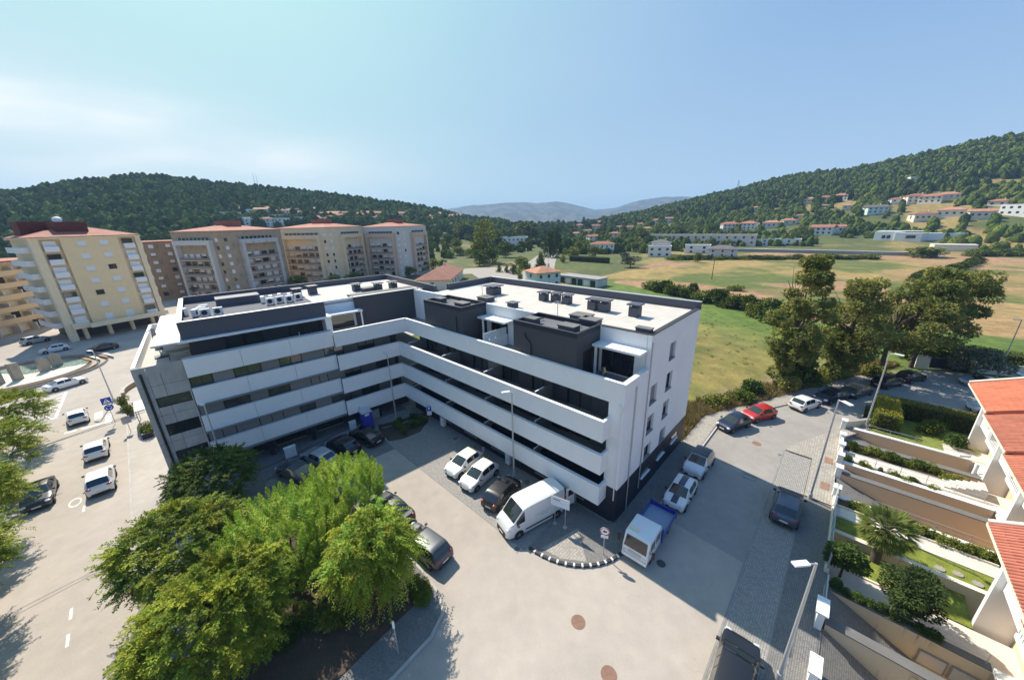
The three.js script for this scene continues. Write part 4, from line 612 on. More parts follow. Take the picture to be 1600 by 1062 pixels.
const facadeUnit = (t, x0, x1, zf, y1) => { // street front of one house: pier walls, recessed porch, balcony, glazing
  const xm = lerp(x0, x1, 0.45);
  wpart(t, 'wall', bx(x0 + 0.02, x1 - 0.02, -4.4, y1, zf + 2.2, zf + 9), M.cream);
  wpart(t, 'pier_wall', bx(x1 - 0.35, x1, -4.4, y1, zf, zf + 2.2), M.white); wpart(t, 'pier_wall', bx(xm, x1 - 0.35, 2.6, y1, zf + 0.3, zf + 2.19), M.white);
  const w = wpart(t, 'window', bx(lerp(xm, x1, 0.3), lerp(xm, x1, 0.6), 3.6, 4.9, zf + 0.22, zf + 0.31), M.glassDark); wpart(w, 'sill', bx(lerp(xm, x1, 0.27), lerp(xm, x1, 0.63), 3.5, 3.59, zf + 0.15, zf + 0.3), M.cream);
  wpart(t, 'balcony', bx(x0, xm, 2.6, 2.85, zf + 0.1, zf + 2.2), M.white); wpart(t, 'porch_floor', bx(x0, xm, 0.0, 0.2, zf + 0.1, zf + 2.2), M.white);
  const rl = []; for (let i = 0; i <= 10; i++) rl.push(bar([lerp(x0 + 0.1, xm, i / 10), 2.85, zf + 0.18], [lerp(x0 + 0.1, xm, i / 10), 3.75, zf + 0.18], 0.018)); rl.push(bar([x0 + 0.05, 3.78, zf + 0.18], [xm, 3.78, zf + 0.18], 0.03)); wpart(t, 'railing', rl, M.galv);
  wpart(t, 'porch_wall', bx(xm + 0.1, x1 - 0.36, -4.3, 2.6, zf + 1.4, zf + 2.19), M.beige); wpart(t, 'balcony_door', bx(x0 + 0.5, xm - 0.4, 2.9, 4.9, zf + 2.1, zf + 2.21), M.glassDark); wpart(t, 'porch_door', bx(x0 + 0.6, x0 + 1.6, 0.1, 2.1, zf + 2.1, zf + 2.21), M.wood);
};
{
  const rowA = [[46.2, 53.2, 6.55, M.tileA, 'terraced house with bright orange tile roof, farthest of the row beside the hedge'], [39.6, 46.15, 6.2, M.tileA, 'terraced house with weathered red tile roof, the middle of the farther three'], [33.2, 39.55, 5.85, M.tileA, 'terraced house with red tile roof, nearest of the farther three']];
  const zf = 11.8;
  rowA.forEach(([x0, x1, y, mat, label], i) => { const t = thing('terraced_house', label, 'house', [(x0 + x1) / 2, 0, zf]); facadeUnit(t, x0, x1, zf, y); pitched(t, x0 - 0.05, x1 + 0.35, 10.55, 22.5, y, 2.6, i === 1 ? std(C(0.46, 0.16, 0.10), 0.88, { map: TTile }) : i ? std(C(0.52, 0.18, 0.11), 0.88, { map: TTile }) : mat); });
  [[22.4, 29.0, 6.0, 'terraced house with ribbed red tile roof at the right edge, above the round dark tree'], [15.6, 22.35, 5.7, 'terraced house nearest the bottom right corner, beyond the photo edge']].forEach(([x0, x1, y, label]) => { const t = thing('terraced_house', label, 'house', [(x0 + x1) / 2, 0, 9.3]); facadeUnit(t, x0, x1, 9.3, y); pitched(t, x0 - 0.05, x1 + 0.4, 8.35, 20.5, y, 2.6, std(C(0.50, 0.17, 0.11), 0.88, { map: TTile })); });
  // gardens: filled terraces between ramps
  const fill = (x0, x1, z0, z1, y, mat, name) => struct(name, bx(x0, x1, -4.4, y, z0, z1), mat);
  const ramp = (x0, x1, z0, z1, y1) => { const n = 1, s = new THREE.Shape([[z0, 0.03], [z0, -4.4], [z1 + 0.6, -4.4], [z1 + 0.6, y1], [z1 - 1.5, y1]].map(p => new THREE.Vector2(...p))); const g = new THREE.ExtrudeGeometry(s, { depth: x1 - x0, bevelEnabled: false }); g.rotateY(-Math.PI / 2); g.translate(x1, 0, 0); struct('driveway', muv(g), M.cobbleDark); };
  const wall = (label, x0, x1, z0, z1, y, mat, capMat, y0 = -4.3) => { const t = thing('garden_wall', label, 'wall', [(x0 + x1) / 2, 0, (z0 + z1) / 2]); wpart(t, 'wall', bx(x0, x1, y0, y, z0, z1), mat); if (capMat) wpart(t, 'coping', bx(x0 - 0.05, x1 + 0.05, y, y + 0.07, z0, z1), capMat); return t; };
  const ZS = 2.75;
  // hedge garden
  fill(49.9, 58.2, 4.9, 12.8, 0.05, M.lawn, 'lawn'); fill(49.4, 52.2, 10.2, 13.9, 0.11, M.pavWhite, 'path'); fill(53.2, 58.2, 12.82, 22, 0.05, M.pavWhite, 'path');
  wall('pale wall with white coping above the farthest ramp, along the hedge garden', 49.35, 49.7, ZS + 0.8, 11.7, 0.35, M.beige, M.whiteClean);
  ramp(46.35, 49.33, ZS, 11.9, -2.3); wall('wall with wide grey coping on the near side of the farthest ramp', 45.75, 46.33, ZS + 0.2, 11.7, 0.45, M.beige, M.capDark);
  fill(44.25, 45.73, ZS + 0.2, 11.2, 0.12, M.soil, 'flower_bed'); fill(42.4, 44.22, ZS + 0.2, 13.9, 0.2, M.pavWhite, 'path');
  fill(41.75, 42.38, ZS + 0.2, 9.0, 0.1, M.soil, 'flower_bed'); fill(41.75, 42.38, 9.02, 13.9, 0.16, M.pavWhite, 'path');
  wall('beige wall with white coping between the white path and the second ramp', 41.35, 41.73, ZS + 0.2, 11.8, 0.3, M.beige, M.whiteClean);
  ramp(39.55, 41.33, ZS, 11.9, -2.3); wall('wall with wide grey coping on the near side of the second ramp', 39.0, 39.53, ZS + 0.2, 11.8, 0.45, M.beige, M.capDark);
  ramp(36.0, 38.98, ZS, 11.9, -2.6); wall('long wall with thin white coping and a rail above the shrub bed', 35.65, 35.98, ZS + 0.2, 11.8, 0.1, M.beige, M.whiteClean);
  fill(34.55, 35.63, ZS + 0.2, 11.7, 0.0, M.soil, 'flower_bed'); fill(33.2, 34.5, ZS + 0.2, 13.9, 0.06, M.pavWhite, 'path'); wall('low pale kerb wall between the white path and the shrub bed', 34.5, 34.58, ZS + 0.2, 11, 0.2, M.cream, null, -1);
  fill(31.35, 33.18, ZS + 0.2, 11.0, 0.02, M.lawn, 'lawn'); wall('low retaining wall with pale coping between the two lawns', 31.05, 31.33, ZS + 0.2, 10.4, 0.1, M.beigeStain, M.cream);
  fill(28.4, 31.03, ZS + 0.2, 9.3, -0.55, M.lawn, 'lawn'); wall('thin pale kerb between the lower lawn and the white path', 28.25, 28.38, ZS + 0.2, 8.0, -0.4, M.cream, null);
  fill(25.75, 28.23, ZS + 0.2, 11.6, -0.5, M.pavWhite, 'path'); wall('ivy-topped stained wall on the far side of the cobbled ramp', 25.35, 25.73, ZS + 0.2, 9.4, -0.05, M.beigeStain, M.capDark);
  ramp(22.75, 25.33, ZS, 9.4, -2.4); wall('stained wall with wide grey coping on the near side of the cobbled ramp', 22.2, 22.73, ZS + 0.2, 9.4, 0.35, M.beigeStain, M.capDark);
  ramp(18.9, 22.18, ZS, 9.4, -2.6); wall('stained wall at the bottom edge beyond the nearest ramp', 18.4, 18.88, ZS + 0.2, 9.4, 0.3, M.beigeStain, M.capDark); fill(9, 18.38, ZS + 0.2, 14, -0.1, M.pavWhite, 'path');
  for (const x of [34.95, 28.4]) { } 
  // basement openings low in the ramp walls
  for (const [x, z, k] of [[49.34, 9.3, 'farthest'], [41.34, 9.2, 'second'], [41.34, 10.6, 'second'], [25.34, 7.6, 'cobbled'], [25.34, 8.8, 'cobbled']]) { const g = thing('basement_window', `pale grey basement window low in the wall of the ${k} ramp, ${z > 10 || z === 8.8 || k === 'farthest' ? 'nearer the house' : 'nearer the street'}`, 'window', [x, -1.9, z]); part(g, 'frame', bx(-0.06, -0.003, 0, 1.0, -0.55, 0.55), M.capGrey); part(g, 'pane', bx(-0.09, -0.061, 0.08, 0.92, -0.48, 0.48), std(C(0.5, 0.5, 0.5), 0.3)); }
  // street wall: white pillars with gaps, glass stretch
  const pil = (x, z, label) => { const t = thing('gate_pillar', label, 'pillar', [x, 0, z]); part(t, 'shaft', bx(-0.3, 0.3, -1, 1.0, -0.2, 0.2), M.white); part(t, 'cap', bx(-0.36, 0.36, 1.0, 1.08, -0.26, 0.26), M.whiteClean); };
  [[49.6, 'farthest white gate pillar of the garden wall by the bend'], [46.1, 'second white gate pillar from the bend'], [43.9, 'third white gate pillar from the bend'], [41.6, 'fourth white gate pillar from the bend'], [39.2, 'fifth white gate pillar from the bend'], [35.8, 'white gate pillar beside the palm garden']].forEach(([x, l]) => pil(x, ZS, l));
  wall('low pale street wall beside the white path', 42.2, 43.6, ZS - 0.1, ZS + 0.1, 0.7, M.cream, M.whiteClean); wall('low pale street wall beside the shrub bed', 44.2, 45.8, ZS - 0.1, ZS + 0.1, 0.7, M.cream, M.whiteClean);
  { const t = thing('garden_wall', 'low curved-off wall with brownish coping where the hedge garden meets the street', 'wall', [50.5, 0, 3.8]); wpart(t, 'wall', slab([[49.9, 2.8], [52.2, 4.6], [52.1, 4.85], [49.8, 3.05]], -1, 0.75), M.cream); wpart(t, 'coping', slab([[49.9, 2.74], [52.3, 4.6], [52.1, 4.9], [49.8, 3.08]], 0.75, 0.82), M.capGrey); }
  { const t = thing('glass_fence', 'frosted glass street fence on a low wall in front of the palm', 'fence', [31.3, 0, ZS]); wpart(t, 'base_wall', bx(26.6, 35.4, -1, 0.35, ZS - 0.12, ZS + 0.12), M.cream); for (let i = 0; i < 6; i++) wpart(t, 'glass_panel', bx(26.7 + i * 1.46, 26.7 + i * 1.46 + 1.38, 0.36, 1.45, ZS - 0.02, ZS + 0.02), new THREE.MeshPhysicalMaterial({ color: C(0.62, 0.72, 0.70), roughness: 0.4, transmission: 0.5 })); for (let i = 0; i <= 6; i++) wpart(t, 'post', bx(26.63 + i * 1.46, 26.69 + i * 1.46, 0.35, 1.5, ZS - 0.04, ZS + 0.04), M.galv); }
  { const t = thing('gate_pillar', 'white pillar with a wide flat cap at the foot of the cobbled ramp', 'pillar', [22.4, 0, ZS - 0.1]); part(t, 'shaft', bx(-0.55, 0.55, -1, 1.2, -0.16, 0.16), M.white); part(t, 'cap', bx(-0.65, 0.65, 1.2, 1.3, -0.28, 0.28), M.whiteClean); }
  { const t = thing('gate_pillar', 'white end pillar at the bottom edge of the photo', 'pillar', [18.7, 0, ZS - 0.1]); part(t, 'shaft', bx(-0.5, 0.5, -1, 1.0, -0.16, 0.16), M.white); part(t, 'cap', bx(-0.6, 0.6, 1.0, 1.1, -0.26, 0.26), M.whiteClean); }
  { const t = thing('sliding_gate', 'open grey metal gate leaf at the top of the cobbled ramp', 'gate', [24.0, 0, ZS]); part(t, 'frame', [bar([-1.2, 0.15, 0], [1.2, 0.15, 0], 0.04), bar([-1.2, 1.15, 0], [1.2, 1.15, 0], 0.04)], M.galv); for (let i = 0; i <= 16; i++) part(t, 'bar', bar([-1.2 + i * 0.15, 0.15, 0], [-1.2 + i * 0.15, 1.15, 0], 0.018), M.galv); }
  // rails along the white kerbs
  const rail = (x, y, z0, z1, label) => { const t = thing('garden_rail', label, 'railing', [x, y, z0]); const n = Math.max(2, Math.round((z1 - z0) / 1.6)); part(t, 'top_rail', bar([0, 0.75, 0], [0, 0.75, z1 - z0], 0.022), M.galv); part(t, 'middle_rail', bar([0, 0.4, 0], [0, 0.4, z1 - z0], 0.015), M.galv); for (let i = 0; i <= n; i++) part(t, 'post', bar([0, 0, (z1 - z0) * i / n], [0, 0.75, (z1 - z0) * i / n], 0.02), M.galv); };
  rail(49.5, 0.42, 4.5, 11.5, 'thin rail on the coping above the farthest ramp'); rail(42.6, 0.2, 3.6, 11.5, 'thin rail along the white stepped path'); rail(35.8, 0.17, 5.0, 11.5, 'thin rail on the coping above the shrub bed'); rail(25.55, 0.02, 5.6, 9.2, 'thin rail on the ivy-topped wall');
  for (let i = 0; i < 6; i++) struct('step', bx(42.9, 44.2, 0.0, 0.32 + i * 0.14, 9.4 + i * 0.36, 9.4 + i * 0.36 + 0.36), M.pavWhite);
  { const t = thing('canopy_slab', 'rounded white porch canopy at the end of the farthest ramp', 'canopy', [46, 1.3, 11.2]); const s = new THREE.Shape(); s.absellipse(0, 0, 1.8, 1.1, 0, 7); const g = new THREE.ExtrudeGeometry(s, { depth: 0.22, bevelEnabled: false, curveSegments: 20 }); g.rotateX(-Math.PI / 2); part(t, 'slab', muv(g), M.whiteClean); part(t, 'column', bar([0.9, -3.5, 0.3], [0.9, 0.02, 0.3], 0.14, 10), M.white); }
  { const t = thing('covered_boat', 'orange-tan upturned boat lying at the end of the cobbled ramp', 'boat', [24.1, -2.35, 7.1], 0.35); const s = new THREE.SphereGeometry(1, 20, 10, 0, 7, 0, Math.PI / 2); s.scale(0.62, 0.75, 1.35); part(t, 'hull', s, std(C(0.62, 0.36, 0.12), 0.6)); const e = new THREE.SphereGeometry(0.3, 14, 8); e.scale(1, 0.5, 1.2); e.translate(-0.25, 0.62, 0.2); part(t, 'hatch', e, std(C(0.30, 0.17, 0.06), 0.8)); part(t, 'rim', bx(-0.6, 0.6, 0, 0.1, -1.2, 1.2), M.cream); }
  { const t = thing('stacked_chairs', 'grey folded garden furniture heap beside the upturned boat', 'furniture', [23.6, -2.38, 8.7], 0.4); part(t, 'seat', bx(-0.5, 0.5, 0.4, 0.5, -0.4, 0.4), M.galv); part(t, 'backrest', bx(-0.5, 0.5, 0.5, 1.0, 0.3, 0.4), M.galv); for (const a of [-1, 1]) for (const b of [-1, 1]) part(t, 'leg', bar([a * 0.45, 0, b * 0.35], [a * 0.45, 0.4, b * 0.35], 0.03), M.galv); }
  for (let i = 0; i < 3; i++) { const m = mesh(cyl(0.26, 0.25, 0.05, 0, 0, 0, 9), M.paveLight); m.position.set(31.9 + (i % 2) * 0.2, 0.03, 8.2 + i * 0.8); m.name = numbered('stepping_stone'); tag(m, `pale stepping stone in the upper lawn, ${['farthest from the house', 'in the middle', 'nearest the house'][i]}`, 'stepping stone'); scene.add(m); }
  [[41.3, 'farther'], [36.7, 'nearer']].forEach(([x, s]) => { const t = thing('meter_hatch', `rust-brown double hatch in the sunlit pavement, the ${s} one`, 'hatch', [x, 0.118, 2.05]); for (const a of [-1, 1]) part(t, 'lid', bx(a * 0.3 - 0.27, a * 0.3 + 0.27, 0, 0.02, -0.3, 0.3), std(C(0.34, 0.2, 0.13), 0.85, { map: TGrav })); });
}
// ---------- vegetation ----------
class Leaves { // collects leaf faces (folded diamonds) with a colour each
  constructor() { this.p = []; this.n = []; this.c = []; }
  leaf(x, y, z, dx, dy, dz, len, wid, col, R) { // stem point, direction
    let l = Math.hypot(dx, dy, dz) || 1; dx /= l; dy /= l; dz /= l;
    let ax = R() - 0.5, ay = R() * 0.6 + 0.2, az = R() - 0.5; // face normal leans upward
    const d = ax * dx + ay * dy + az * dz; ax -= d * dx; ay -= d * dy; az -= d * dz; l = Math.hypot(ax, ay, az) || 1; ax /= l; ay /= l; az /= l;
    const sx = dy * az - dz * ay, sy = dz * ax - dx * az, sz = dx * ay - dy * ax, h = len * 0.5, w = wid * 0.5, f = wid * 0.18;
    const T = [x + dx * len, y + dy * len, z + dz * len], A = [x + dx * h + sx * w + ax * f, y + dy * h + sy * w + ay * f, z + dz * h + sz * w + az * f], B = [x + dx * h - sx * w + ax * f, y + dy * h - sy * w + ay * f, z + dz * h - sz * w + az * f];
    this.p.push(x, y, z, ...A, ...T, x, y, z, ...T, ...B); for (let i = 0; i < 6; i++) { this.n.push(ax, ay, az); this.c.push(col[0], col[1], col[2]); }
  }
  geo() { const g = new THREE.BufferGeometry(); g.setAttribute('position', new THREE.Float32BufferAttribute(this.p, 3)); g.setAttribute('normal', new THREE.Float32BufferAttribute(this.n, 3)); g.setAttribute('color', new THREE.Float32BufferAttribute(this.c, 3)); return g; }
}
const leafMat = new THREE.MeshPhysicalMaterial({ color: 0xffffff, vertexColors: true, roughness: 0.8, specularIntensity: 0.25, transmission: 0.4, thickness: 0, side: THREE.DoubleSide });
const farLeaf = new THREE.MeshPhysicalMaterial({ color: 0xffffff, roughness: 0.9, specularIntensity: 0.2, vertexColors: true, side: THREE.DoubleSide });
const vary = (c, k, R) => { const b = 1 + (R() - 0.5) * k, h = (R() - 0.5) * k * 0.5; return [c[0] * (b + h), c[1] * b, c[2] * (b - h)]; };
function limbs(H, R0, r, R, n = 7, y0 = 0.28) { // tapered trunk with limbs
  const g = [bar([0, -0.1, 0], [0.05 * H * (R() - 0.5), H * y0, 0.05 * H * (R() - 0.5)], r, 9, r * 0.75)];
  const tip = [0, H * y0, 0]; g.push(bar(tip, [(R() - 0.5) * R0 * 0.3, H * 0.78, (R() - 0.5) * R0 * 0.3], r * 0.72, 8, r * 0.2));
  for (let i = 0; i < n; i++) { const a = i / n * 6.283 + R(), y = H * lerp(y0 * 0.9, 0.6, R()), e = [Math.cos(a) * R0 * 0.7, y + H * 0.22 * (0.5 + R()), Math.sin(a) * R0 * 0.7], m = [e[0] * 0.45, lerp(y, e[1], 0.6), e[2] * 0.45]; g.push(bar([0, y, 0], m, r * 0.42, 7, r * 0.28), bar(m, e, r * 0.28, 6, r * 0.08)); for (let k = 0; k < 3; k++) g.push(bar(m, [m[0] + (R() - 0.5) * R0 * 0.8, m[1] + R() * H * 0.25, m[2] + (R() - 0.5) * R0 * 0.8], r * 0.16, 5, r * 0.05)); }
  return g;
}
function sprayCrown(o, R) { // bushy crown: clumps of short arching sprays with small leaves
  const L = new Leaves(), { cy, rx, ry, n = 700, per = 26, len = 0.85, leaf = 0.17, col, droop = 0.5, clumps = 95 } = o, lob = Array.from({ length: 8 }, () => [R() * 6.28, (R() - 0.3) * 1.4, 0.4 + R() * 0.6]), K = Math.round(n / clumps);
  for (let i = 0; i < clumps; i++) {
    const a = i * 2.39996 + R() * 0.5, u = lerp(0.98, -0.55, (i + 0.5) / clumps) + (R() - 0.5) * 0.15, c = Math.sqrt(Math.max(0.03, 1 - u * u)), k = i % 5 ? 0.78 + 0.22 * R() : 0.35 + 0.35 * R();
    let bump = 0.85; for (const [la, lu, ls] of lob) { const da = Math.atan2(Math.sin(a - la), Math.cos(a - la)); bump = Math.max(bump, 0.85 + 0.38 * ls * Math.exp(-(da * da + (u - lu) * (u - lu)) / 0.14)); }
    const X = Math.cos(a) * c * rx * k * bump, Z = Math.sin(a) * c * rx * k * bump, Y = cy + u * ry * k * bump, cc = vary(col[Math.floor(R() * col.length)], 0.4, R);
    for (let s = 0; s < K; s++) {
      let ex = R() * 2 - 1, ey = R() * 1.7 - 0.7, ez = R() * 2 - 1; let dx = ex * 0.9 + Math.cos(a) * c * 0.9, dy = ey * 0.8 + u * 0.5 + 0.25, dz = ez * 0.9 + Math.sin(a) * c * 0.9; const l = Math.hypot(dx, dy, dz) || 1; dx /= l; dy /= l; dz /= l;
      let x = X + (R() - 0.5) * 0.5, y = Y + (R() - 0.5) * 0.4, z = Z + (R() - 0.5) * 0.5; const cl = vary(cc, 0.25, R), st = len * (0.55 + 0.9 * R()) / per;
      for (let j = 0; j < per; j++) { x += dx * st; y += dy * st; z += dz * st; dy -= droop * 0.05; const sd = j % 2 ? 1 : -1; L.leaf(x, y, z, dx * 0.7 - dz * sd + (R() - 0.5) * 0.8, dy * 0.7 + (R() - 0.45) * 0.7, dz * 0.7 + dx * sd + (R() - 0.5) * 0.8, leaf * (0.7 + 0.6 * R()), leaf * 0.45, vary(cl, 0.2, R), R); }
    }
  }
  return L.geo();
}
function tuftCrown(o, R) { // separate upright leafy tufts
  const L = new Leaves(), { cy, rx, ry, n = 260, per = 78, col, leaf = 0.2 } = o;
  for (let i = 0; i < n; i++) {
    const shell = i < n * 0.72, q = shell ? (i + 0.5) / (n * 0.72) : R(), a = i * 2.39996 + R() * 0.35, u = lerp(0.97, -0.5, q), c = Math.sqrt(Math.max(0, 1 - u * u)), k = shell ? 0.88 + 0.2 * R() : 0.45 + 0.35 * R(), x = Math.cos(a) * c * rx * k, z = Math.sin(a) * c * rx * k, y = cy + u * ry * k - 0.3;
    const tx = Math.cos(a) * c * 0.35 + (R() - 0.5) * 0.2, tz = Math.sin(a) * c * 0.35 + (R() - 0.5) * 0.2, h = 0.8 + 0.6 * R(), cl = vary(col[Math.floor(R() * col.length)], 0.3, R), wd = 0.22 + 0.08 * R();
    for (let j = 0; j < per; j++) { const t = j / per, ang = j * 2.4, rr = wd * Math.sin(Math.PI * (0.22 + 0.76 * t)) + 0.02, px = x + tx * t * h, py = y + t * h, pz = z + tz * t * h; L.leaf(px + Math.cos(ang) * rr * 0.3, py, pz + Math.sin(ang) * rr * 0.3, Math.cos(ang) * rr * 3 + tx * 0.2, 0.25 + t * 0.9 - R() * 0.6, Math.sin(ang) * rr * 3 + tz * 0.2, leaf * (0.75 + 0.5 * R()), leaf * 0.42, vary(cl, 0.15, R), R); }
  }
  return L.geo();
}
function blobCrown(o, R, L = new Leaves()) { // leaf clumps through lobes
  const { lobes, n, leaf, col, flat = 0.75 } = o; let tot = 0; for (const b of lobes) tot += b[3] * b[3];
  for (const [bx0, by0, bz0, br] of lobes) { const m = Math.round(n * br * br / tot), lc = vary(col[Math.floor(R() * col.length)], 0.25, R);
    for (let i = 0; i < m; i++) { let x = R() * 2 - 1, y = R() * 2 - 1, z = R() * 2 - 1; const l = Math.hypot(x, y, z) || 1, k = (0.55 + 0.5 * Math.sqrt(R())) / l; x *= k; y *= k; z *= k; L.leaf(bx0 + x * br, by0 + y * br * flat, bz0 + z * br, x + (R() - 0.5), y * 0.6 + (R() - 0.6), z + (R() - 0.5), leaf * (0.7 + 0.6 * R()), leaf * 0.62, vary(lc, 0.3, R), R); } }
  return L;
}
const lobesIn = (rx, H0, H1, n, r, R, taper = 0.6) => Array.from({ length: n }, () => { const t = R(), w = rx * (1 - taper * Math.abs(t - 0.4) / 0.6), a = R() * 6.283, q = Math.sqrt(R()); return [Math.cos(a) * w * q, lerp(H0, H1, t), Math.sin(a) * w * q, r * (0.65 + 0.6 * R())]; });
const olive = [[0.15, 0.20, 0.03], [0.19, 0.23, 0.035], [0.12, 0.17, 0.026]], bright = [[0.34, 0.46, 0.06], [0.40, 0.50, 0.07], [0.27, 0.40, 0.05]], midG = [[0.11, 0.155, 0.026], [0.15, 0.19, 0.034], [0.18, 0.20, 0.04]], darkG = [[0.06, 0.095, 0.022], [0.08, 0.12, 0.027]], greyG = [[0.15, 0.16, 0.10], [0.12, 0.135, 0.085]];
// six trees of the island
const fore = (name, label, x, z, fn, o, H, r, seed) => { const R = rng(seed), t = thing(name, label, 'tree', [x, 0.1, z], 0, 'trees on the planted island'); part(t, 'trunk', limbs(H, o.rx, r, R), M.bark); part(t, 'crown', fn(o, R), leafMat); return t; };
const yG = [[0.27, 0.32, 0.03], [0.33, 0.36, 0.035], [0.21, 0.27, 0.025]];
fore('island_tree', 'dark feathery tree next to the stone-clad end of the block', 0.3, -34.3, sprayCrown, { cy: 3.5, rx: 2.8, ry: 2.1, n: 1150, col: olive }, 4.7, 0.17, 11);
fore('island_tree', 'feathery olive-green tree leaning over the left road', -2.0, -27.3, sprayCrown, { cy: 3.6, rx: 3.2, ry: 2.5, n: 1500, clumps: 120, col: [...olive, ...yG] }, 4.9, 0.2, 12);
fore('island_tree', 'large feathery yellow-green tree at the bottom, nearest the left road', -1.5, -20.2, sprayCrown, { cy: 3.6, rx: 3.3, ry: 2.6, n: 1750, clumps: 130, col: yG }, 5.0, 0.22, 13);
fore('island_tree', 'bright green tufted tree in the middle of the island', 2.5, -23.2, tuftCrown, { cy: 3.0, rx: 3.1, ry: 2.5, n: 330, col: bright }, 4.4, 0.2, 14);
fore('island_tree', 'bright green tufted tree next to the parked cars by the wing', 7.0, -25.3, tuftCrown, { cy: 2.7, rx: 2.7, ry: 1.9, n: 240, col: bright }, 3.9, 0.18, 15);
fore('island_tree', 'drooping feathery tree beside the grey parked car at the island kerb', 5.9, -17.8, sprayCrown, { cy: 3.5, rx: 2.2, ry: 2.6, n: 1300, clumps: 110, col: [...yG, ...yG, ...bright], droop: 1.1, len: 1.1 }, 4.8, 0.18, 16);
// street trees along the left road
[[-12.6, -63, 3.1, 'farthest'], [-12.4, -53, 3.3, 'second farthest'], [-12.0, -43.5, 3.3, 'third'], [-11.6, -35, 3.2, 'fourth'], [-12.0, -27.5, 3.0, 'nearest']].forEach(([x, z, r, s], i) => { const R = rng(30 + i), t = thing('street_tree', `feathery street tree on the left road pavement, ${s} of the row`, 'tree', [x - 0.7, 0.1, z], 0, 'street trees along the left road'); part(t, 'trunk', limbs(6, r, 0.19, R), M.bark); part(t, 'crown', sprayCrown({ cy: 4.3, rx: r, ry: 2.5, n: 1150, col: yG }, R), leafMat); });
// big trees by the bend
function bigTree(label, x, z, H, w, seed, lean, lowIvy) {
  const R = rng(seed), t = thing('field_tree', label, 'tree', [x, 0, z]); part(t, 'trunk', limbs(H, w, 0.32, R, 9, 0.3), M.bark);
  const lb = lobesIn(w, H * 0.24, H * 0.99, 110, w * 0.165, R, 0.72).map(([a, b, c, r]) => [a + 0.69 * lean * (b / H - 0.3) * 2, b, c + 0.72 * lean * (b / H - 0.3) * 2, r]); if (lowIvy) for (let i = 0; i < 16; i++) lb.push([(R() - 0.5) * w * 0.9, R() * H * 0.42 + 0.5, (R() - 0.5) * w * 0.9, w * 0.26]);
  part(t, 'crown', blobCrown({ lobes: lb, n: 26000, leaf: 0.32, col: [[0.23, 0.25, 0.06], [0.28, 0.28, 0.07], [0.17, 0.20, 0.045]] }, R).geo(), leafMat);
}
bigTree('tall ivy-clad tree with narrow top by the bend, left of the two big crowns', 57.6, -3.8, 17.5, 3.7, 51, 0.6, true);
bigTree('broad ivy-clad tree over the parked cars at the bend', 65.6, 1.6, 14.0, 4.4, 52, 0.4, true);
bigTree('spreading tree leaning to the right over the dark gate', 71.8, 6.0, 15.0, 5.2, 53, 3.4, false);
bigTree('wide-crowned tree behind the spreading one, farther into the field', 78.0, 9.5, 14.0, 5.6, 54, 3.4, false);
// mid-distance trees: a few kinds, copied
const kinds = [];
for (let v = 0; v < 9; v++) { const R = rng(200 + v), k = v < 4 ? 0 : v < 6 ? 1 : v < 8 ? 2 : 3; const col = [midG, [[0.20, 0.22, 0.035], [0.25, 0.26, 0.04]], darkG, greyG][k];
  const lb = k === 0 ? lobesIn(0.36, 0.25, 0.85, 16, 0.19, R, 0.5) : k === 1 ? lobesIn(0.34, 0.15, 0.95, 20, 0.15, R, 0.6) : k === 2 ? Array.from({ length: 18 }, (_, i) => { const t = i / 18, a = R() * 6.28, w = 0.36 * (1 - t); return [Math.cos(a) * w, 0.1 + t * 0.85, Math.sin(a) * w, 0.10 + 0.12 * (1 - t)]; }) : lobesIn(0.4, 0.35, 0.8, 12, 0.2, R, 0.4);
  const tr = mergeGeometries(limbs(1, 0.3, 0.028, R, 5, 0.25).map(clean)); kinds.push([k, tr, blobCrown({ lobes: lb, n: 1500, leaf: 0.085, col }, R).geo()]); }
const treeName = ['broadleaf_tree', 'poplar_tree', 'conifer_tree', 'olive_tree'], treeWord = ['round green tree', 'upright yellow-green tree', 'dark conical tree', 'grey-green tree'];
function midTree(x, z, H, w, k, i, label, group) { const c = kinds.filter(q => q[0] === k), [, tr, cr] = c[i % c.length], t = thing(treeName[k], label, 'tree', [x, terr(x, z) - 0.1, z], (i * 2.4) % 6.28, group); t.scale.set(w / 0.85, H, w / 0.85); part(t, 'trunk', tr, M.bark); part(t, 'crown', cr, farLeaf); return t; }
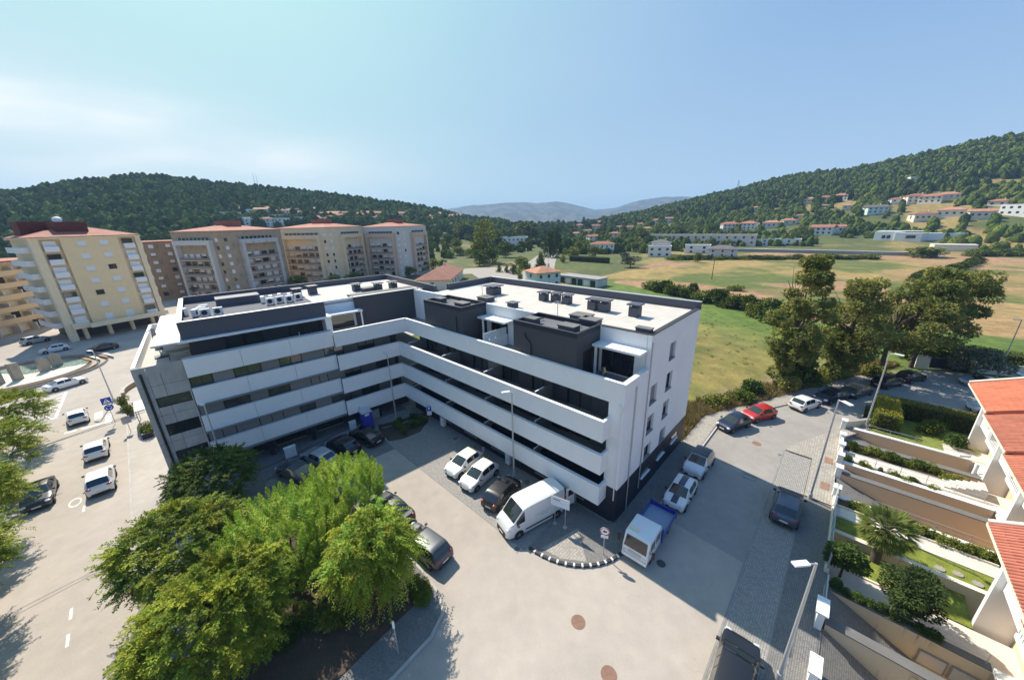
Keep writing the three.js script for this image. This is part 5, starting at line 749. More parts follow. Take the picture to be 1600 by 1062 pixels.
const TREES = [[256.7,-314.2,16.5,21.2,0],[144.5,-159.3,22.6,15.2,1],[193.2,-199.5,19.8,12.8,0],[295.2,-254.7,20.4,26.3,0],[310.7,-283.4,16.6,19.4,0],[188.0,-143.8,17.8,8.7,2],[215.9,-160.4,19.1,10.7,2],[198.7,-266.4,9.7,13.3,0],[183.8,-236.6,9.8,9.2,0],[173.1,-169.7,10.3,9.7,0],[142.3,-149.9,9.5,7.0,0],[132.0,-149.4,8.5,9.2,0],[138.0,-124.0,5.8,5.7,0],[139.3,-112.4,8.6,4.9,2],[200.7,-156.3,6.9,6.2,0],[195.6,-131.6,6.3,8.0,1],[219.4,-142.4,7.8,8.0,1],[168.5,-119.7,4.2,3.8,1],[118.6,-111.3,4.5,4.0,2],[122.6,-98.9,9.2,4.4,2],[123.5,-107.9,7.1,4.5,0],[104.2,-94.8,6.2,2.6,1],[109.0,-160.3,5.8,6.6,0],[120.1,-168.2,3.5,6.3,0],[99.8,-156.4,4.9,7.4,0],[87.0,-158.9,5.9,7.8,0],[79.3,-162.9,5.3,7.2,0],[152.2,-205.0,6.0,10.2,0],[168.4,-211.1,6.3,11.6,0],[161.1,-191.6,5.9,9.2,0],[202.2,-119.3,7.8,7.9,0],[244.4,-136.4,5.5,11.2,0],[248.7,-153.9,7.6,9.9,0],[311.5,-137.1,10.6,13.6,0],[252.7,-117.9,7.1,8.6,0],[358.5,-123.2,9.1,10.5,0],[167.1,-78.9,6.6,7.4,3],[203.9,-100.8,4.4,5.6,3],[86.0,-145.8,5.1,5.7,0],[59.8,-144.4,5.0,7.2,0],[52.5,-146.5,4.9,6.2,0],[43.5,-154.7,4.8,7.4,0],[41.9,-168.9,3.9,7.0,0],[17.3,-164.4,4.9,11.2,0],[33.0,-164.7,5.2,7.7,0],[334.3,-194.5,8.1,8.3,0],[355.4,-160.2,10.3,9.6,0],[281.4,-145.5,7.6,7.8,0],[409.8,-163.4,9.4,13.6,0],[340.4,-247.0,13.7,9.0,2],[552.7,-351.6,14.5,10.1,2],[119.5,-121.7,3.8,2.6,2],[120.2,-117.3,3.4,2.6,2],[204.0,-59.6,4.9,4.6,0],[283.2,26.0,6.0,14.9,0],[367.4,-99.4,12.1,11.7,0],[382.0,-36.3,9.8,9.4,0]];
TREES.forEach(([x, z, H, w, k], i) => { const a = azim(x, z), r = Math.hypot(x, z), where = r < 130 ? 'close behind the flat roof' : a < -12 ? 'in front of the tower blocks' : a < 2 ? 'left of the far roundabout' : a < 10 ? 'beside the avenue leading away' : a < 30 ? 'among the houses right of the avenue' : 'by the far field road'; midTree(x, z, H, w, k, i, `${treeWord[k]} ${where}${H > 18 ? ', one of the tallest' : ''}`, `${treeWord[k]}s ${where}`); });
// hedge line of bushes across the meadow
function bushGeo(seed, col, n = 1500, leaf = 0.16) { const R = rng(seed); return blobCrown({ lobes: Array.from({ length: 9 }, () => { const a = R() * 6.28, q = R() * 0.55; return [Math.cos(a) * q, 0.2 + R() * 0.5, Math.sin(a) * q, 0.34 + R() * 0.2]; }), n, leaf, col }, R).geo(); }
const bushes = [bushGeo(71, midG), bushGeo(72, [...midG, ...darkG]), bushGeo(73, [[0.07, 0.11, 0.018], [0.09, 0.12, 0.02]]), bushGeo(74, darkG), bushGeo(75, [[0.13, 0.16, 0.02], [0.16, 0.17, 0.03]])];
function bush(x, z, w, h, v, label, group, y, name = 'bush') { const m = mesh(bushes[v], farLeaf); m.name = numbered(name); m.position.set(x, y ?? terr(x, z), z); m.scale.set(w / 1.7, h / 1.05, w / 1.7); m.rotation.y = (x * 7.3 + z * 3.1) % 6.28; scene.add(m); tag(m, label, 'bush', group); return m; }
{ const R = rng(81); for (let i = 0; i < 17; i++) { const t = i / 16, x = lerp(117, 101.5, t) + (R() - 0.5) * 3, z = lerp(-48, -12.5, t); bush(x, z, 3.4 + R() * 2.4, 2.2 + R() * 2.2, i % 4, 'leafy bush in the hedge line across the meadow behind the flat roof', 'bushes of the meadow hedge line'); } 
  bush(95, -10.3, 7.2, 4.8, 3, 'big dark bush at the right end of the meadow hedge line', null); bush(99, -13.5, 5.5, 4.6, 0, 'tall green bush next to the big dark bush in the hedge line', null);
  [[112, -34], [120, -27], [131, -26], [127, -10], [140, 4], [118, -2]].forEach(([x, z], i) => bush(x, z, 3.5 + R() * 2, 1.8 + R(), (i * 2) % 4, 'lone dark bush in the dry field beyond the hedge line', 'lone bushes in the dry field'));
  for (let i = 0; i < 26; i++) { const t = i / 25; bush(lerp(213, 262, t) + (R() - 0.5) * 4, lerp(-75, 6, t) + (R() - 0.5) * 3, 6 + R() * 3, 1.6 + R(), i % 3, 'low bush in the long bramble strip of the far field', 'brambles of the far field'); }
  for (let i = 0; i < 16; i++) { const t = i / 15; bush(lerp(181, 262, t), lerp(16.5, 41, t), 5, 2.2 + R(), 2, 'vine bush in the slanting green hedge of the far field', 'bushes of the slanting hedge'); }
  for (let i = 0; i < 22; i++) { const t = i / 21; bush(lerp(300, 318, t) + (i % 2) * 9, lerp(44, 80, t), 7, 3, i % 4, 'leafy bush behind the fields at the right edge', 'bushes behind the right fields'); }
  for (let i = 0; i < 12; i++) bush(82 + R() * 10, 9 + R() * 22, 4 + R() * 2, 1.5 + R(), [0, 2][i % 2], 'bramble bush behind the dark gate', 'brambles behind the dark gate');
  // verge bushes near the street
  bush(52.7, -6.6, 3.2, 2.0, 3, 'dark green bush in the meadow by the parked red car', null); bush(46.5, -9.2, 2.6, 1.6, 0, 'pale green bush on the verge behind the parked red car', null); bush(49.6, -7.0, 2.8, 1.5, 2, 'weedy bush between the red car and the ivy-clad tree', null); bush(61.5, -0.9, 3.5, 2.3, 4, 'yellow-green bush between the two ivy-clad trees', null); bush(69.5, 5.2, 3.0, 2.0, 4, 'yellow-green bush under the spreading tree', null); bush(60.5, -2.6, 4.2, 5.5, 3, 'tall dark ivy mass between the two big trees', null);
}
function hedge(label, x0, x1, z0, z1, h, seed, col, top, y = 0.05) { // clipped hedge: leafy skin over twigs
  const R = rng(seed), L = new Leaves(), w = x1 - x0, d = z1 - z0, t = thing('clipped_hedge', label, 'hedge', [(x0 + x1) / 2, y, (z0 + z1) / 2]), A = [w * d, w * h, w * h, d * h, d * h], S = A.reduce((a, b) => a + b), n = Math.min(16000, Math.round(S * 190));
  for (let i = 0; i < n; i++) { let q = R() * S, f = 0; while (q > A[f]) q -= A[f++]; const j = (R() - 0.7) * 0.22; let p; if (f === 0) p = [(R() - 0.5) * w, h + j, (R() - 0.5) * d, 0, 1, 0]; else if (f < 3) p = [(R() - 0.5) * w, R() * h, (f === 1 ? 1 : -1) * (d / 2 + j), 0, 0, f === 1 ? 1 : -1]; else p = [(f === 3 ? 1 : -1) * (w / 2 + j), R() * h, (R() - 0.5) * d, f === 3 ? 1 : -1, 0, 0];
    L.leaf(p[0], p[1], p[2], p[3] + (R() - 0.5) * 1.8, p[4] + (R() - 0.3) * 1.2, p[5] + (R() - 0.5) * 1.8, 0.12 + R() * 0.08, 0.08, vary(f === 0 && top ? top[Math.floor(R() * top.length)] : col[Math.floor(R() * col.length)], 0.4, R), R); }
  part(t, 'leaves', L.geo(), farLeaf); part(t, 'twigs', bx(-w / 2 + 0.22, w / 2 - 0.22, 0, h - 0.22, -d / 2 + 0.22, d / 2 - 0.22), std(C(0.03, 0.035, 0.012), 1)); return t;
}
const hedTop = [[0.30, 0.28, 0.035], [0.24, 0.24, 0.03], [0.36, 0.32, 0.04]];
hedge('clipped yellow-topped hedge along the street side of the corner garden', 51.6, 57.6, 5.1, 7.0, 1.9, 91, [[0.12, 0.15, 0.022], [0.15, 0.17, 0.03]], hedTop);
hedge('clipped hedge across the back of the corner garden, meeting the house', 56.2, 57.8, 7.05, 13.2, 1.9, 92, [[0.10, 0.12, 0.02], [0.13, 0.14, 0.028]], [[0.22, 0.20, 0.03], [0.17, 0.17, 0.028]]);
hedge('long dark hedge behind the gate at the end of the street', 84.5, 86.5, 8, 34, 2.6, 93, midG, [[0.10, 0.13, 0.02]], -0.06);
hedge('long tall hedge along the garden of the white house by the avenue', 176, 178.5, -121, -96, 3.0, 94, midG, midG, -0.06); 
bush(54.0, 9.3, 2.2, 1.5, 2, 'loose yellow-green shrub in the corner garden, in front of the hedge', null, 0.05, 'garden_shrub'); bush(52.2, 10.9, 1.9, 1.4, 3, 'round clipped dark shrub near the first house in the corner garden', null, 0.05, 'garden_shrub');
{ const R = rng(95); // shrub beds
  for (let i = 0; i < 9; i++) bush(45.0 + (R() - 0.5) * 0.6, 3.4 + i * 0.78 + R() * 0.5, 0.6 + R() * 0.9, 0.5 + R() * 0.5, [2, 0, 4][i % 3], 'shrub in the planted strip below the farthest ramp', 'shrubs below the farthest ramp', 0.1, 'garden_shrub');
  for (let i = 0; i < 8; i++) bush(42.05 + (R() - 0.5) * 0.3, 3.3 + i * 0.72 + R() * 0.4, 0.4 + R() * 0.6, 0.4 + R() * 0.4, [2, 4, 0][i % 3], 'shrub in the planted strip beside the white path', 'shrubs beside the white path', 0.08, 'garden_shrub');
  for (let i = 0; i < 13; i++) bush(35.1 + (R() - 0.5) * 0.3, 4.0 + i * 0.58, 0.8 + R() * 0.4, 0.5 + R() * 0.3, [4, 0][i % 2], 'shrub in the bed under the thin rail beside the palm lawn', 'shrubs beside the palm lawn', 0.0, 'garden_shrub');
  for (let i = 0; i < 9; i++) bush(25.6 + (R() - 0.5) * 0.3, 3.3 + i * 0.5, 0.55 + R() * 0.4, 0.35 + R() * 0.3, 3, 'ivy clump on top of the stained ramp wall', 'ivy on the ramp wall', 0.0, 'ivy_clump');
  for (let i = 0; i < 14; i++) bush(15.2 + R() * 4.2, -35.2 + R() * 2.4, 0.7 + R() * 0.5, 0.4 + R() * 0.6, [3, 1][i % 2], 'dark shrub in the shaded planting bed at the inner corner', 'shrubs in the courtyard bed', 0.1, 'garden_shrub');
  for (let i = 0; i < 22; i++) bush(-2 + R() * 9.6, -29 + R() * 13, 1.2 + R() * 0.8, 0.5 + R() * 0.5, [3, 1, 0][i % 3], 'low ground-cover shrub under the island trees', 'ground-cover shrubs of the island', 0.15, 'garden_shrub');
  for (let i = 0; i < 8; i++) bush(7.3 + R() * 0.6, -16.8 + R() * 1.6, 0.9, 0.6, 4, 'yellowish low shrub at the tip of the planted island', 'shrubs at the island tip', 0.15, 'garden_shrub');
}
{ // garden trees
  const R = rng(97); let t = thing('round_tree', 'dark round glossy tree over the cobbled ramp wall', 'tree', [26.4, -0.45, 6.3]); part(t, 'trunk', limbs(3.0, 1.6, 0.12, R), M.bark); part(t, 'crown', blobCrown({ lobes: lobesIn(1.25, 1.3, 3.3, 26, 0.62, R, 0.5), n: 13000, leaf: 0.14, col: darkG.concat([[0.045, 0.07, 0.015]]) }, R).geo(), leafMat);
  t = thing('citrus_tree', 'small bright green tree behind the glass fence by the street', 'tree', [27.4, -0.45, 3.5]); part(t, 'trunk', limbs(2.4, 1.0, 0.08, R), M.bark); part(t, 'crown', blobCrown({ lobes: lobesIn(0.8, 1.0, 2.5, 16, 0.45, R, 0.5), n: 3200, leaf: 0.17, col: [[0.07, 0.12, 0.02], [0.09, 0.14, 0.024]] }, R).geo(), leafMat);
  t = thing('olive_tree', 'low spreading grey-green olive tree beside the silver car', 'tree', [78.0, -0.06, 15.5]); part(t, 'trunk', limbs(3.4, 2.6, 0.16, R), M.bark); part(t, 'crown', blobCrown({ lobes: lobesIn(2.6, 1.9, 3.6, 22, 0.85, R, 0.3), n: 5200, leaf: 0.24, col: greyG }, R).geo(), farLeaf);
  // the parked-under tree at the far left
  t = thing('street_tree', 'dense olive tree in front of the curved block at the left edge', 'tree', [-30.5, 0, -118]); part(t, 'trunk', limbs(9, 5, 0.3, R), M.bark); part(t, 'crown', blobCrown({ lobes: lobesIn(4.6, 2.5, 10.0, 30, 2.3, R, 0.4), n: 9000, leaf: 0.5, col: [[0.11, 0.105, 0.025], [0.075, 0.085, 0.02], [0.13, 0.12, 0.03]] }, R).geo(), farLeaf);
  // fan palm
  t = thing('fan_palm', 'shaggy fan palm on the lawn behind the glass fence', 'palm', [30.6, -0.5, 5.2]); part(t, 'trunk', [bar([0, -0.2, 0], [0.05, 1.3, 0], 0.28, 10, 0.24), bar([0.05, 1.3, 0], [0, 2.7, 0.05], 0.26, 10, 0.22)], M.bark);
  for (let i = 0; i < 84; i++) { const L = new Leaves(), a = i * 2.4 + R() * 0.4, el = lerp(1.3, -1.25, Math.pow((i + 0.5) / 84, 0.85)), st = 0.75 + R() * 0.35, d = [Math.cos(a) * Math.cos(el), Math.sin(el), Math.sin(a) * Math.cos(el)], b = [d[0] * st, 2.75 + d[1] * st, d[2] * st], side = [-Math.sin(a), 0, Math.cos(a)], up = [d[1] * side[2] - d[2] * side[1], d[2] * side[0] - d[0] * side[2], d[0] * side[1] - d[1] * side[0]], cl = vary(el < -0.75 ? [0.24, 0.20, 0.09] : [0.17, 0.21, 0.045], 0.3, R);
    for (let k = -8; k <= 8; k++) { const q = k / 8 * 1.25, c = Math.cos(q), s = Math.sin(q), dr = -0.18 - 0.1 * Math.abs(k) / 8; L.leaf(b[0], b[1], b[2], d[0] * c + side[0] * s, d[1] * c + side[1] * s + dr, d[2] * c + side[2] * s, 0.85 * (1 - 0.25 * Math.abs(k) / 8), 0.075, vary(cl, 0.25, R), R); }
    const fr = part(t, 'frond', L.geo(), leafMat); part(fr, 'stalk', bar([d[0] * 0.1, 2.65 + d[1] * 0.1, d[2] * 0.1], b, 0.018, 5), M.bark); }
}
// woods on the hills: one mass each
function wood(name, label, a0, a1, t0, t1, n, seed, dens, cols, sz) {
  const R = rng(seed), g0 = new THREE.IcosahedronGeometry(0.5, 2), p = g0.attributes.position, col = [];
  for (let i = 0; i < p.count; i++) { const x = p.getX(i), y = p.getY(i), z = p.getZ(i), k = 0.72 + 0.75 * vnoise(x * 5 + 9, z * 5 + y * 4 + 9, 0, seed); p.setXYZ(i, x * k * 0.86, (y * k + 0.25) * 1.15, z * k * 0.86); col.push(0.85, 0.85, 0.85); }
  g0.computeVertexNormals(); const L = new Leaves(), Rl = rng(seed + 1); for (let i = 0; i < 150; i++) { const a = Rl() * 6.28, u = Rl() * 1.6 - 0.6, c = Math.sqrt(Math.max(0, 1 - u * u)), v = 0.75 + Rl() * 0.5; L.leaf(Math.cos(a) * c * 0.40, 0.3 + u * 0.5, Math.sin(a) * c * 0.40, Math.cos(a) * c + Rl() - 0.5, u + 0.3, Math.sin(a) * c + Rl() - 0.5, 0.22, 0.13, [v, v, v], Rl); }
  g0.setAttribute('color', new THREE.Float32BufferAttribute(col, 3)); g0.deleteAttribute('uv'); const geo = mergeGeometries([g0.index ? g0.toNonIndexed() : g0, L.geo()]);
  const im = new THREE.InstancedMesh(geo, farLeaf, n), m = new THREE.Matrix4(), q = new THREE.Quaternion(), s = new THREE.Vector3(), v = new THREE.Vector3(), cc = new THREE.Color(); let k = 0, guard = 0;
  while (k < n && guard++ < n * 30) { const a = lerp(a0, a1, R()), tt = lerp(t0, t1, Math.sqrt(R())), r0 = a > 20 ? lerp(240, 300, sstep(20, 35, a)) : 240, r = r0 + tt * (crestR(a) - r0), ar = a * Math.PI / 180, x = r * (Math.cos(ar) * CA + Math.sin(ar) * SA), z = r * (-Math.cos(ar) * SA + Math.sin(ar) * CA);
    if (R() > dens(a, tt, x, z)) continue; const w = sz[0] + R() * sz[1], h = w * (0.8 + R() * 0.7); v.set(x, terr(x, z) - 0.5, z); s.set(w, h, w); q.setFromAxisAngle(new THREE.Vector3(0, 1, 0), R() * 6.28); m.compose(v, q, s); im.setMatrixAt(k, m); const c = cols[Math.floor(R() * cols.length)], b = 0.7 + R() * 0.6; cc.setRGB(c[0] * b, c[1] * b, c[2] * b); im.setColorAt(k, cc); k++; }
  im.count = k; im.castShadow = im.receiveShadow = true; im.name = numbered(name); tag(im, label, name, null, 'stuff'); scene.add(im);
}
const clear = (x, z, s, th) => fbm(x / s + 40, z / s + 40, 0, 123, 3) > th ? 1 : 0.06;
const HOUSES = [["L",93.9,-492.5,14.0,5.2,"flat",1,1],["L",100.2,-481.1,12.5,5.0,"gable",0,1],["L",103.8,-468.4,15.6,5.7,"flat",0,2],["L",109.3,-463.3,13.1,6.9,"gable",0,1],["L",119.7,-474.6,13.0,5.6,"gable",0,2],["L",116.0,-446.2,16.2,6.0,"flat",0,1],["L",127.6,-458.6,13.6,6.9,"gable",0,2],["L",137.7,-469.7,16.4,6.8,"flat",1,1],["L",131.4,-438.1,15.5,5.9,"flat",0,2],["L",142.0,-454.3,13.4,6.6,"hip",0,1],["L",150.6,-459.6,16.6,5.6,"flat",3,2],["L",163.6,-476.0,13.2,6.3,"hip",1,1],["L",85.1,-442.0,15.5,5.9,"flat",0,1],["L",92.3,-435.1,16.2,5.6,"flat",0,0],["L",175.7,-452.7,18.4,6.4,"gable",2,1],["L",176.6,-437.9,12.2,6.9,"gable",1,0],["L",191.5,-454.7,12.1,6.4,"gable",3,2],["L",190.5,-436.2,11.5,5.6,"flat",3,1],["L",202.3,-441.4,18.6,6.7,"hip",0,1],["L",218.7,-453.3,19.6,5.6,"gable",1,1],["L",217.1,-434.4,14.3,5.0,"hip",1,1],["L",231.1,-444.9,15.0,6.6,"gable",2,0],["L",249.9,-462.8,16.4,5.4,"flat",0,0],["L",238.5,-431.9,12.3,6.5,"flat",2,0],["L",257.6,-449.0,17.1,6.2,"gable",0,0],["L",253.9,-427.7,18.8,5.6,"flat",3,1],["L",279.0,-455.8,17.0,5.5,"flat",1,0],["L",268.1,-423.7,13.8,5.9,"flat",0,1],["L",289.8,-441.4,14.3,5.1,"gable",0,1],["L",277.9,-412.5,18.3,5.8,"gable",0,2],["L",299.8,-432.1,13.0,6.9,"hip",2,1],["L",325.8,-456.2,22.4,6.3,"hip",1,1],["L",298.4,-410.3,12.9,5.4,"flat",0,2],["L",330.8,-438.9,19.2,6.6,"gable",1,1],["L",366.3,-469.2,20.7,6.4,"gable",0,1],["L",349.2,-435.8,22.3,5.1,"gable",3,1],["L",346.5,-418.1,13.4,6.8,"flat",0,0],["L",392.4,-457.1,23.2,6.4,"flat",2,1],["L",267.5,-368.7,16.6,6.9,"flat",0,1],["L",295.0,-385.7,19.1,5.0,"gable",0,1],["L",81.2,-465.2,17.7,6.6,"flat",2,0],["L",159.5,-430.6,17.7,5.4,"gable",2,1],["L",160.6,-450.1,18.7,5.9,"hip",0,0],["L",116.0,-431.2,14.3,6.7,"flat",0,2],["L",103.5,-430.7,11.2,6.8,"hip",0,2],["L",301.8,-467.2,21.0,5.2,"flat",1,1],["L",323.2,-474.6,21.3,5.6,"flat",1,1],["L",279.9,-473.0,14.0,5.2,"gable",2,1],["L",256.9,-483.3,16.9,6.4,"flat",0,1],["C",347.6,-391.9,11.9,6.0,"gable",2,0],["C",328.9,-359.9,9.5,6.2,"hip",1,0],["C",350.5,-232.4,9.5,5.3,"hip",1,1],["C",399.5,-248.1,9.9,6.3,"gable",0,2],["C",488.7,-318.7,11.4,5.3,"hip",1,0],["C",452.1,-268.8,11.9,5.8,"gable",2,2],["C",407.8,-222.9,9.8,5.1,"hip",2,1],["C",460.2,-236.9,11.7,5.5,"hip",0,2],["C",422.2,-203.0,10.6,5.1,"gable",2,2],["C",336.5,-177.9,9.9,5.5,"hip",2,2],["C",539.5,-309.5,11.1,5.9,"gable",0,1],["C",517.3,-254.5,11.2,6.2,"gable",1,0],["C",462.1,-209.5,9.9,5.7,"hip",0,2],["C",378.3,-163.8,9.4,6.2,"hip",1,1],["C",302.1,-182.4,9.2,5.3,"gable",0,0],["C",599.8,-420.6,11.9,5.6,"hip",1,2],["C",1040.3,-825.3,21.5,5.9,"hip",0,1],["C",477.2,-195.2,10.0,6.2,"hip",0,0],["C",480.7,-180.5,10.0,5.9,"gable",0,0],["R",433.3,-100.4,15,6.1,"hip",3,0],["R",438.5,-84.6,14.9,5.5,"hip",0,0],["R",441.6,-66.3,14.9,4.8,"hip",1,1],["R",454.1,-54.6,11.7,4.2,"hip",1,1],["R",403.4,-24.1,15,5.6,"gable",0,2],["R",415.2,-16.9,11.7,4.5,"gable",0,0],["R",483.6,4.4,15,5.2,"gable",5,3],["R",558.1,-53.1,12.9,4.3,"hip",1,1],["R",568.4,-38.1,13.1,4.4,"hip",0,0],["R",564.6,-24.1,15,5.2,"hip",0,0],["R",567.2,-13.8,10.2,4.4,"hip",1,0],["R",589.6,31.7,15,7.3,"flat",0,4],["R",586.2,48.0,15,4.5,"hip",2,1],["R",583.0,56.9,12.0,4.5,"hip",1,1],["R",520.9,30.5,15,5.6,"hip",1,2],["R",514.0,40.1,15,5.5,"hip",1,0],["R",525.7,49.9,14.9,4.1,"hip",1,1],["R",450.7,33.0,13.9,4.9,"hip",1,2],["R",453.0,48.5,15,4.9,"hip",1,1],["R",438.8,61.0,12.5,4.8,"gable",1,1],["R",448.6,79.2,15,7.0,"flat",0,4],["R",475.4,-48.5,8.6,3.5,"hip",1,2],["R",565.9,-83.0,10.2,3.5,"hip",0,0],["R",538.1,-100.2,7.0,3.5,"hip",1,1],["R",515.3,-15.2,9.2,3.5,"hip",1,1],["R",525.6,18.0,9.4,3.5,"hip",0,0],["R",483.8,74.2,10.0,3.8,"hip",1,0]];
const nearHouse = (x, z) => { for (const h of HOUSES) { const dx = x - h[1], dz = z - h[2], q = h[3] * 0.5 + 4; if (dx * dx + dz * dz < q * q) return true; const l = Math.hypot(h[1], h[2]), k = (x * h[1] + z * h[2]) / l; if (k < l && k > l - 55 && Math.abs(x * h[2] - z * h[1]) / l < h[3] * 0.45) return true; } return false; };
const wg = [[0.09, 0.125, 0.022], [0.12, 0.155, 0.028], [0.07, 0.10, 0.02], [0.15, 0.17, 0.03]], wp = [[0.085, 0.12, 0.022], [0.11, 0.145, 0.026], [0.065, 0.09, 0.018], [0.15, 0.185, 0.03]];
wood('forest', 'pine and broadleaf forest covering the left hill', -58, 0, 0.30, 1.08, 11500, 301, (a, t, x, z) => (a > -36 && a < -5 && t < 0.52) ? (nearHouse(x, z) ? 0 : 0.035) : 1, wp, [4, 4.5]);
wood('scrub', 'lighter bushy scrub at the foot of the left hill', -58, 6, 0.0, 0.5, 2300, 302, (a, t, x, z) => nearHouse(x, z) || (a > -9 && t < 0.3) || (a > -36 && a < -4 && hash(x * 9, z * 9, 3) > 0.22) ? 0 : clear(x, z, 30, 0.46), wg, [3, 4]);
wood('forest', 'dark forest along the upper right hillside', 14, 58, 0.52, 1.08, 10000, 303, (a, t, x, z) => t < 0.6 && nearHouse(x, z) ? 0 : t > 0.66 ? 1 : clear(x, z, 40, 0.45), wp, [4.5, 4.5]);
wood('scrub', 'scattered trees and bushes between the houses on the right hillside', 8, 58, 0.02, 0.6, 5200, 304, (a, t, x, z) => nearHouse(x, z) || (a > 40 && a < 50 && t < 0.2) || (a > 28 && t < 0.08) ? 0 : clear(x, z, 20, 0.43), wg, [2.2, 4]);
wood('scrub', 'bushes and trees filling the valley between the houses', -6, 16, 0.05, 1.05, 800, 305, (a, t, x, z) => nearHouse(x, z) ? 0 : clear(x, z, 28, 0.42), wg, [3.5, 5]);
{ // dry grass along the verge and weeds in the meadow
  const R = rng(99), L = new Leaves(); for (let i = 0; i < 26; i++) { const a = R() * 6.28; L.leaf((R() - 0.5) * 0.5, 0, (R() - 0.5) * 0.5, Math.cos(a) * 0.5, 1, Math.sin(a) * 0.5, 0.35 + R() * 0.35, 0.04, [1, 1, 1], R); }
  const n = 2600, im = new THREE.InstancedMesh(L.geo(), farLeaf, n), m = new THREE.Matrix4(), q = new THREE.Quaternion(), cc = new THREE.Color();
  for (let k = 0; k < n; k++) { let x, z; if (k < 2300) { const t = R(), a = lerp(36, 78, t), b = a < 42 ? -9.6 : lerp(-9.6, 5.2, (a - 42) / 30); x = a; z = b - Math.pow(R(), 1.6) * 3.4 - 0.1; } else { x = 37 + R() * 62; z = -60 + R() * 52; if (z > -9.8 + Math.max(0, (x - 44) * 0.46)) z -= 14; } const s = 0.5 + R() * (k < 2300 ? 0.9 : 0.4); q.setFromAxisAngle(new THREE.Vector3(0, 1, 0), R() * 6.28); m.compose(new THREE.Vector3(x, -0.08, z), q, new THREE.Vector3(s, s * (k < 2300 ? 1 : 0.6), s)); im.setMatrixAt(k, m); const dryk = R(); k < 2300 && dryk < 0.65 ? cc.setRGB(0.30, 0.23, 0.11) : cc.setRGB(0.12 + dryk * 0.06, 0.14, 0.03); im.setColorAt(k, cc); }
  im.castShadow = im.receiveShadow = true; im.name = 'grass'; tag(im, 'dry grass and weeds along the street verge and meadow', 'grass', null, 'stuff'); scene.add(im);
}
// ---------- far houses ----------
HOUSES.forEach(([k, x, z, w, h, rf, wl, tl], i) => {
  const wc = ['white', 'cream', 'pinkish', 'grey', 'yellow', 'pale blue'][wl], rc = rf === 'flat' ? 'flat roof' : ['red roof', 'orange roof', 'dark red roof', 'grey roof', 'white roof'][tl], where = k === 'L' ? 'below the left hill' : k === 'C' ? 'among the trees of the valley' : 'on the right hillside';
  house({ x, z, w, d: w * 0.7, h, roof: rf, wall: wl, tile: tl, floors: h > 5 ? 2 : 1, n: w > 12 ? 4 : 2, jit: ((i * 37) % 11 - 5) * 0.09, label: `${wc} house with ${rc} ${where}`, group: `${wc} houses with ${rc} ${where}` });
});
house({ x: 101.5, z: -81, y: -0.1, w: 9.5, d: 9, h: 5.4, wall: 5, tile: 1, n: 3, fine: true, jit: 0.5, label: 'pale green two-storey house with red hip roof just behind the flat roof' });
house({ x: 83, z: -117, y: -0.1, w: 30, d: 12, h: 3.6, wall: 1, tile: 2, floors: 1, n: 6, rh: 3, turn: 0.72, label: 'long low building with weathered red tile roof behind the flat roof' });
house({ x: 231, z: -131, w: 16, d: 9, h: 6.5, wall: 0, tile: 2, n: 5, fine: true, balcony: true, label: 'white two-storey house with balcony and brown roof by the avenue' });
house({ x: 227, z: -89, w: 13, d: 9, h: 6.3, roof: 'flat', wall: 0, n: 3, label: 'white cubic house with flat roof beyond the dry field' }); house({ x: 236, z: -92, w: 11, d: 9, h: 8.0, wall: 0, tile: 3, n: 3, label: 'white house with grey hip roof behind the cubic house' });
house({ x: 260, z: -77, w: 15, d: 9, h: 5.2, roof: 'flat', wall: 0, n: 2, label: 'bare white cubic house beside the long pink terrace' });
house({ x: 245.4, z: -58.6, w: 15, d: 10, h: 4.6, wall: 3, tile: 3, n: 3, fine: true, label: 'pale house with brown-grey hip roof at the edge of the dry field' });
house({ x: 325, z: -101, w: 88, d: 11, h: 7.2, roof: 'flat', wall: 2, n: 16, turn: -0.25 - Math.PI / 2 + 0.42, name: 'terrace_row', label: 'long pinkish white terrace of row houses with flat roofs' });
house({ x: 338, z: -48, w: 34, d: 10, h: 4.6, roof: 'flat', wall: 0, n: 7, label: 'low white slatted building behind the field wall' });
house({ x: 244, z: -242, w: 46, d: 11, h: 8.5, roof: 'flat', wall: 0, n: 12, name: 'long_building', label: 'long white building with small dark windows behind the tall trees' });
{ // angular white villa on its lawn
  const x = 376, z = 26, t = thing('white_villa', 'modern angular white villa on a lawn at the right', 'house', [x, terr(x, z) + 0.3, z], Math.atan2(-x, -z)); const W = M.whiteClean;
  part(t, 'left_wing', slab([[-19, 6], [-8, 7.5], [-4, 2], [-17, -4]], -3, 5.2), W); part(t, 'middle_wing', slab([[-8.5, 8.5], [4, 9.5], [7, 3], [-6, 0]], -3, 4.4), W); part(t, 'right_wing', slab([[7, 3], [22, 1], [24, -4], [6, -3]], -3, 4.2), W); part(t, 'roof_slab', slab([[-18, 3], [4, 4], [4, -2], [-16, -3]], 5.201, 5.6), W);
  for (const [a, b] of [[-14, 6.75], [-11.5, 7.1]]) part(t, 'window', bx(a - 0.9, a + 0.9, 0.6, 2.8, b - 0.3, b + 0.12), M.glassDark); part(t, 'window', bx(-3.2, 1.4, 0.9, 2.9, 8.9, 9.4), M.glassDark);
  const rb = thing('garage_block', 'pale flat ramp-like block beside the white villa', 'building', [330, terr(330, 40) - 0.1, 40], 0.2); part(rb, 'wall', slab([[-7, 7], [3, 9], [5, -8], [-5, -9]], -2, 3.2), M.cream); part(rb, 'roof', slab([[-7.2, 7.2], [3.2, 9.2], [5.2, -8.2], [-5.2, -9.2]], 3.2, 3.5), M.pavWhite);
}
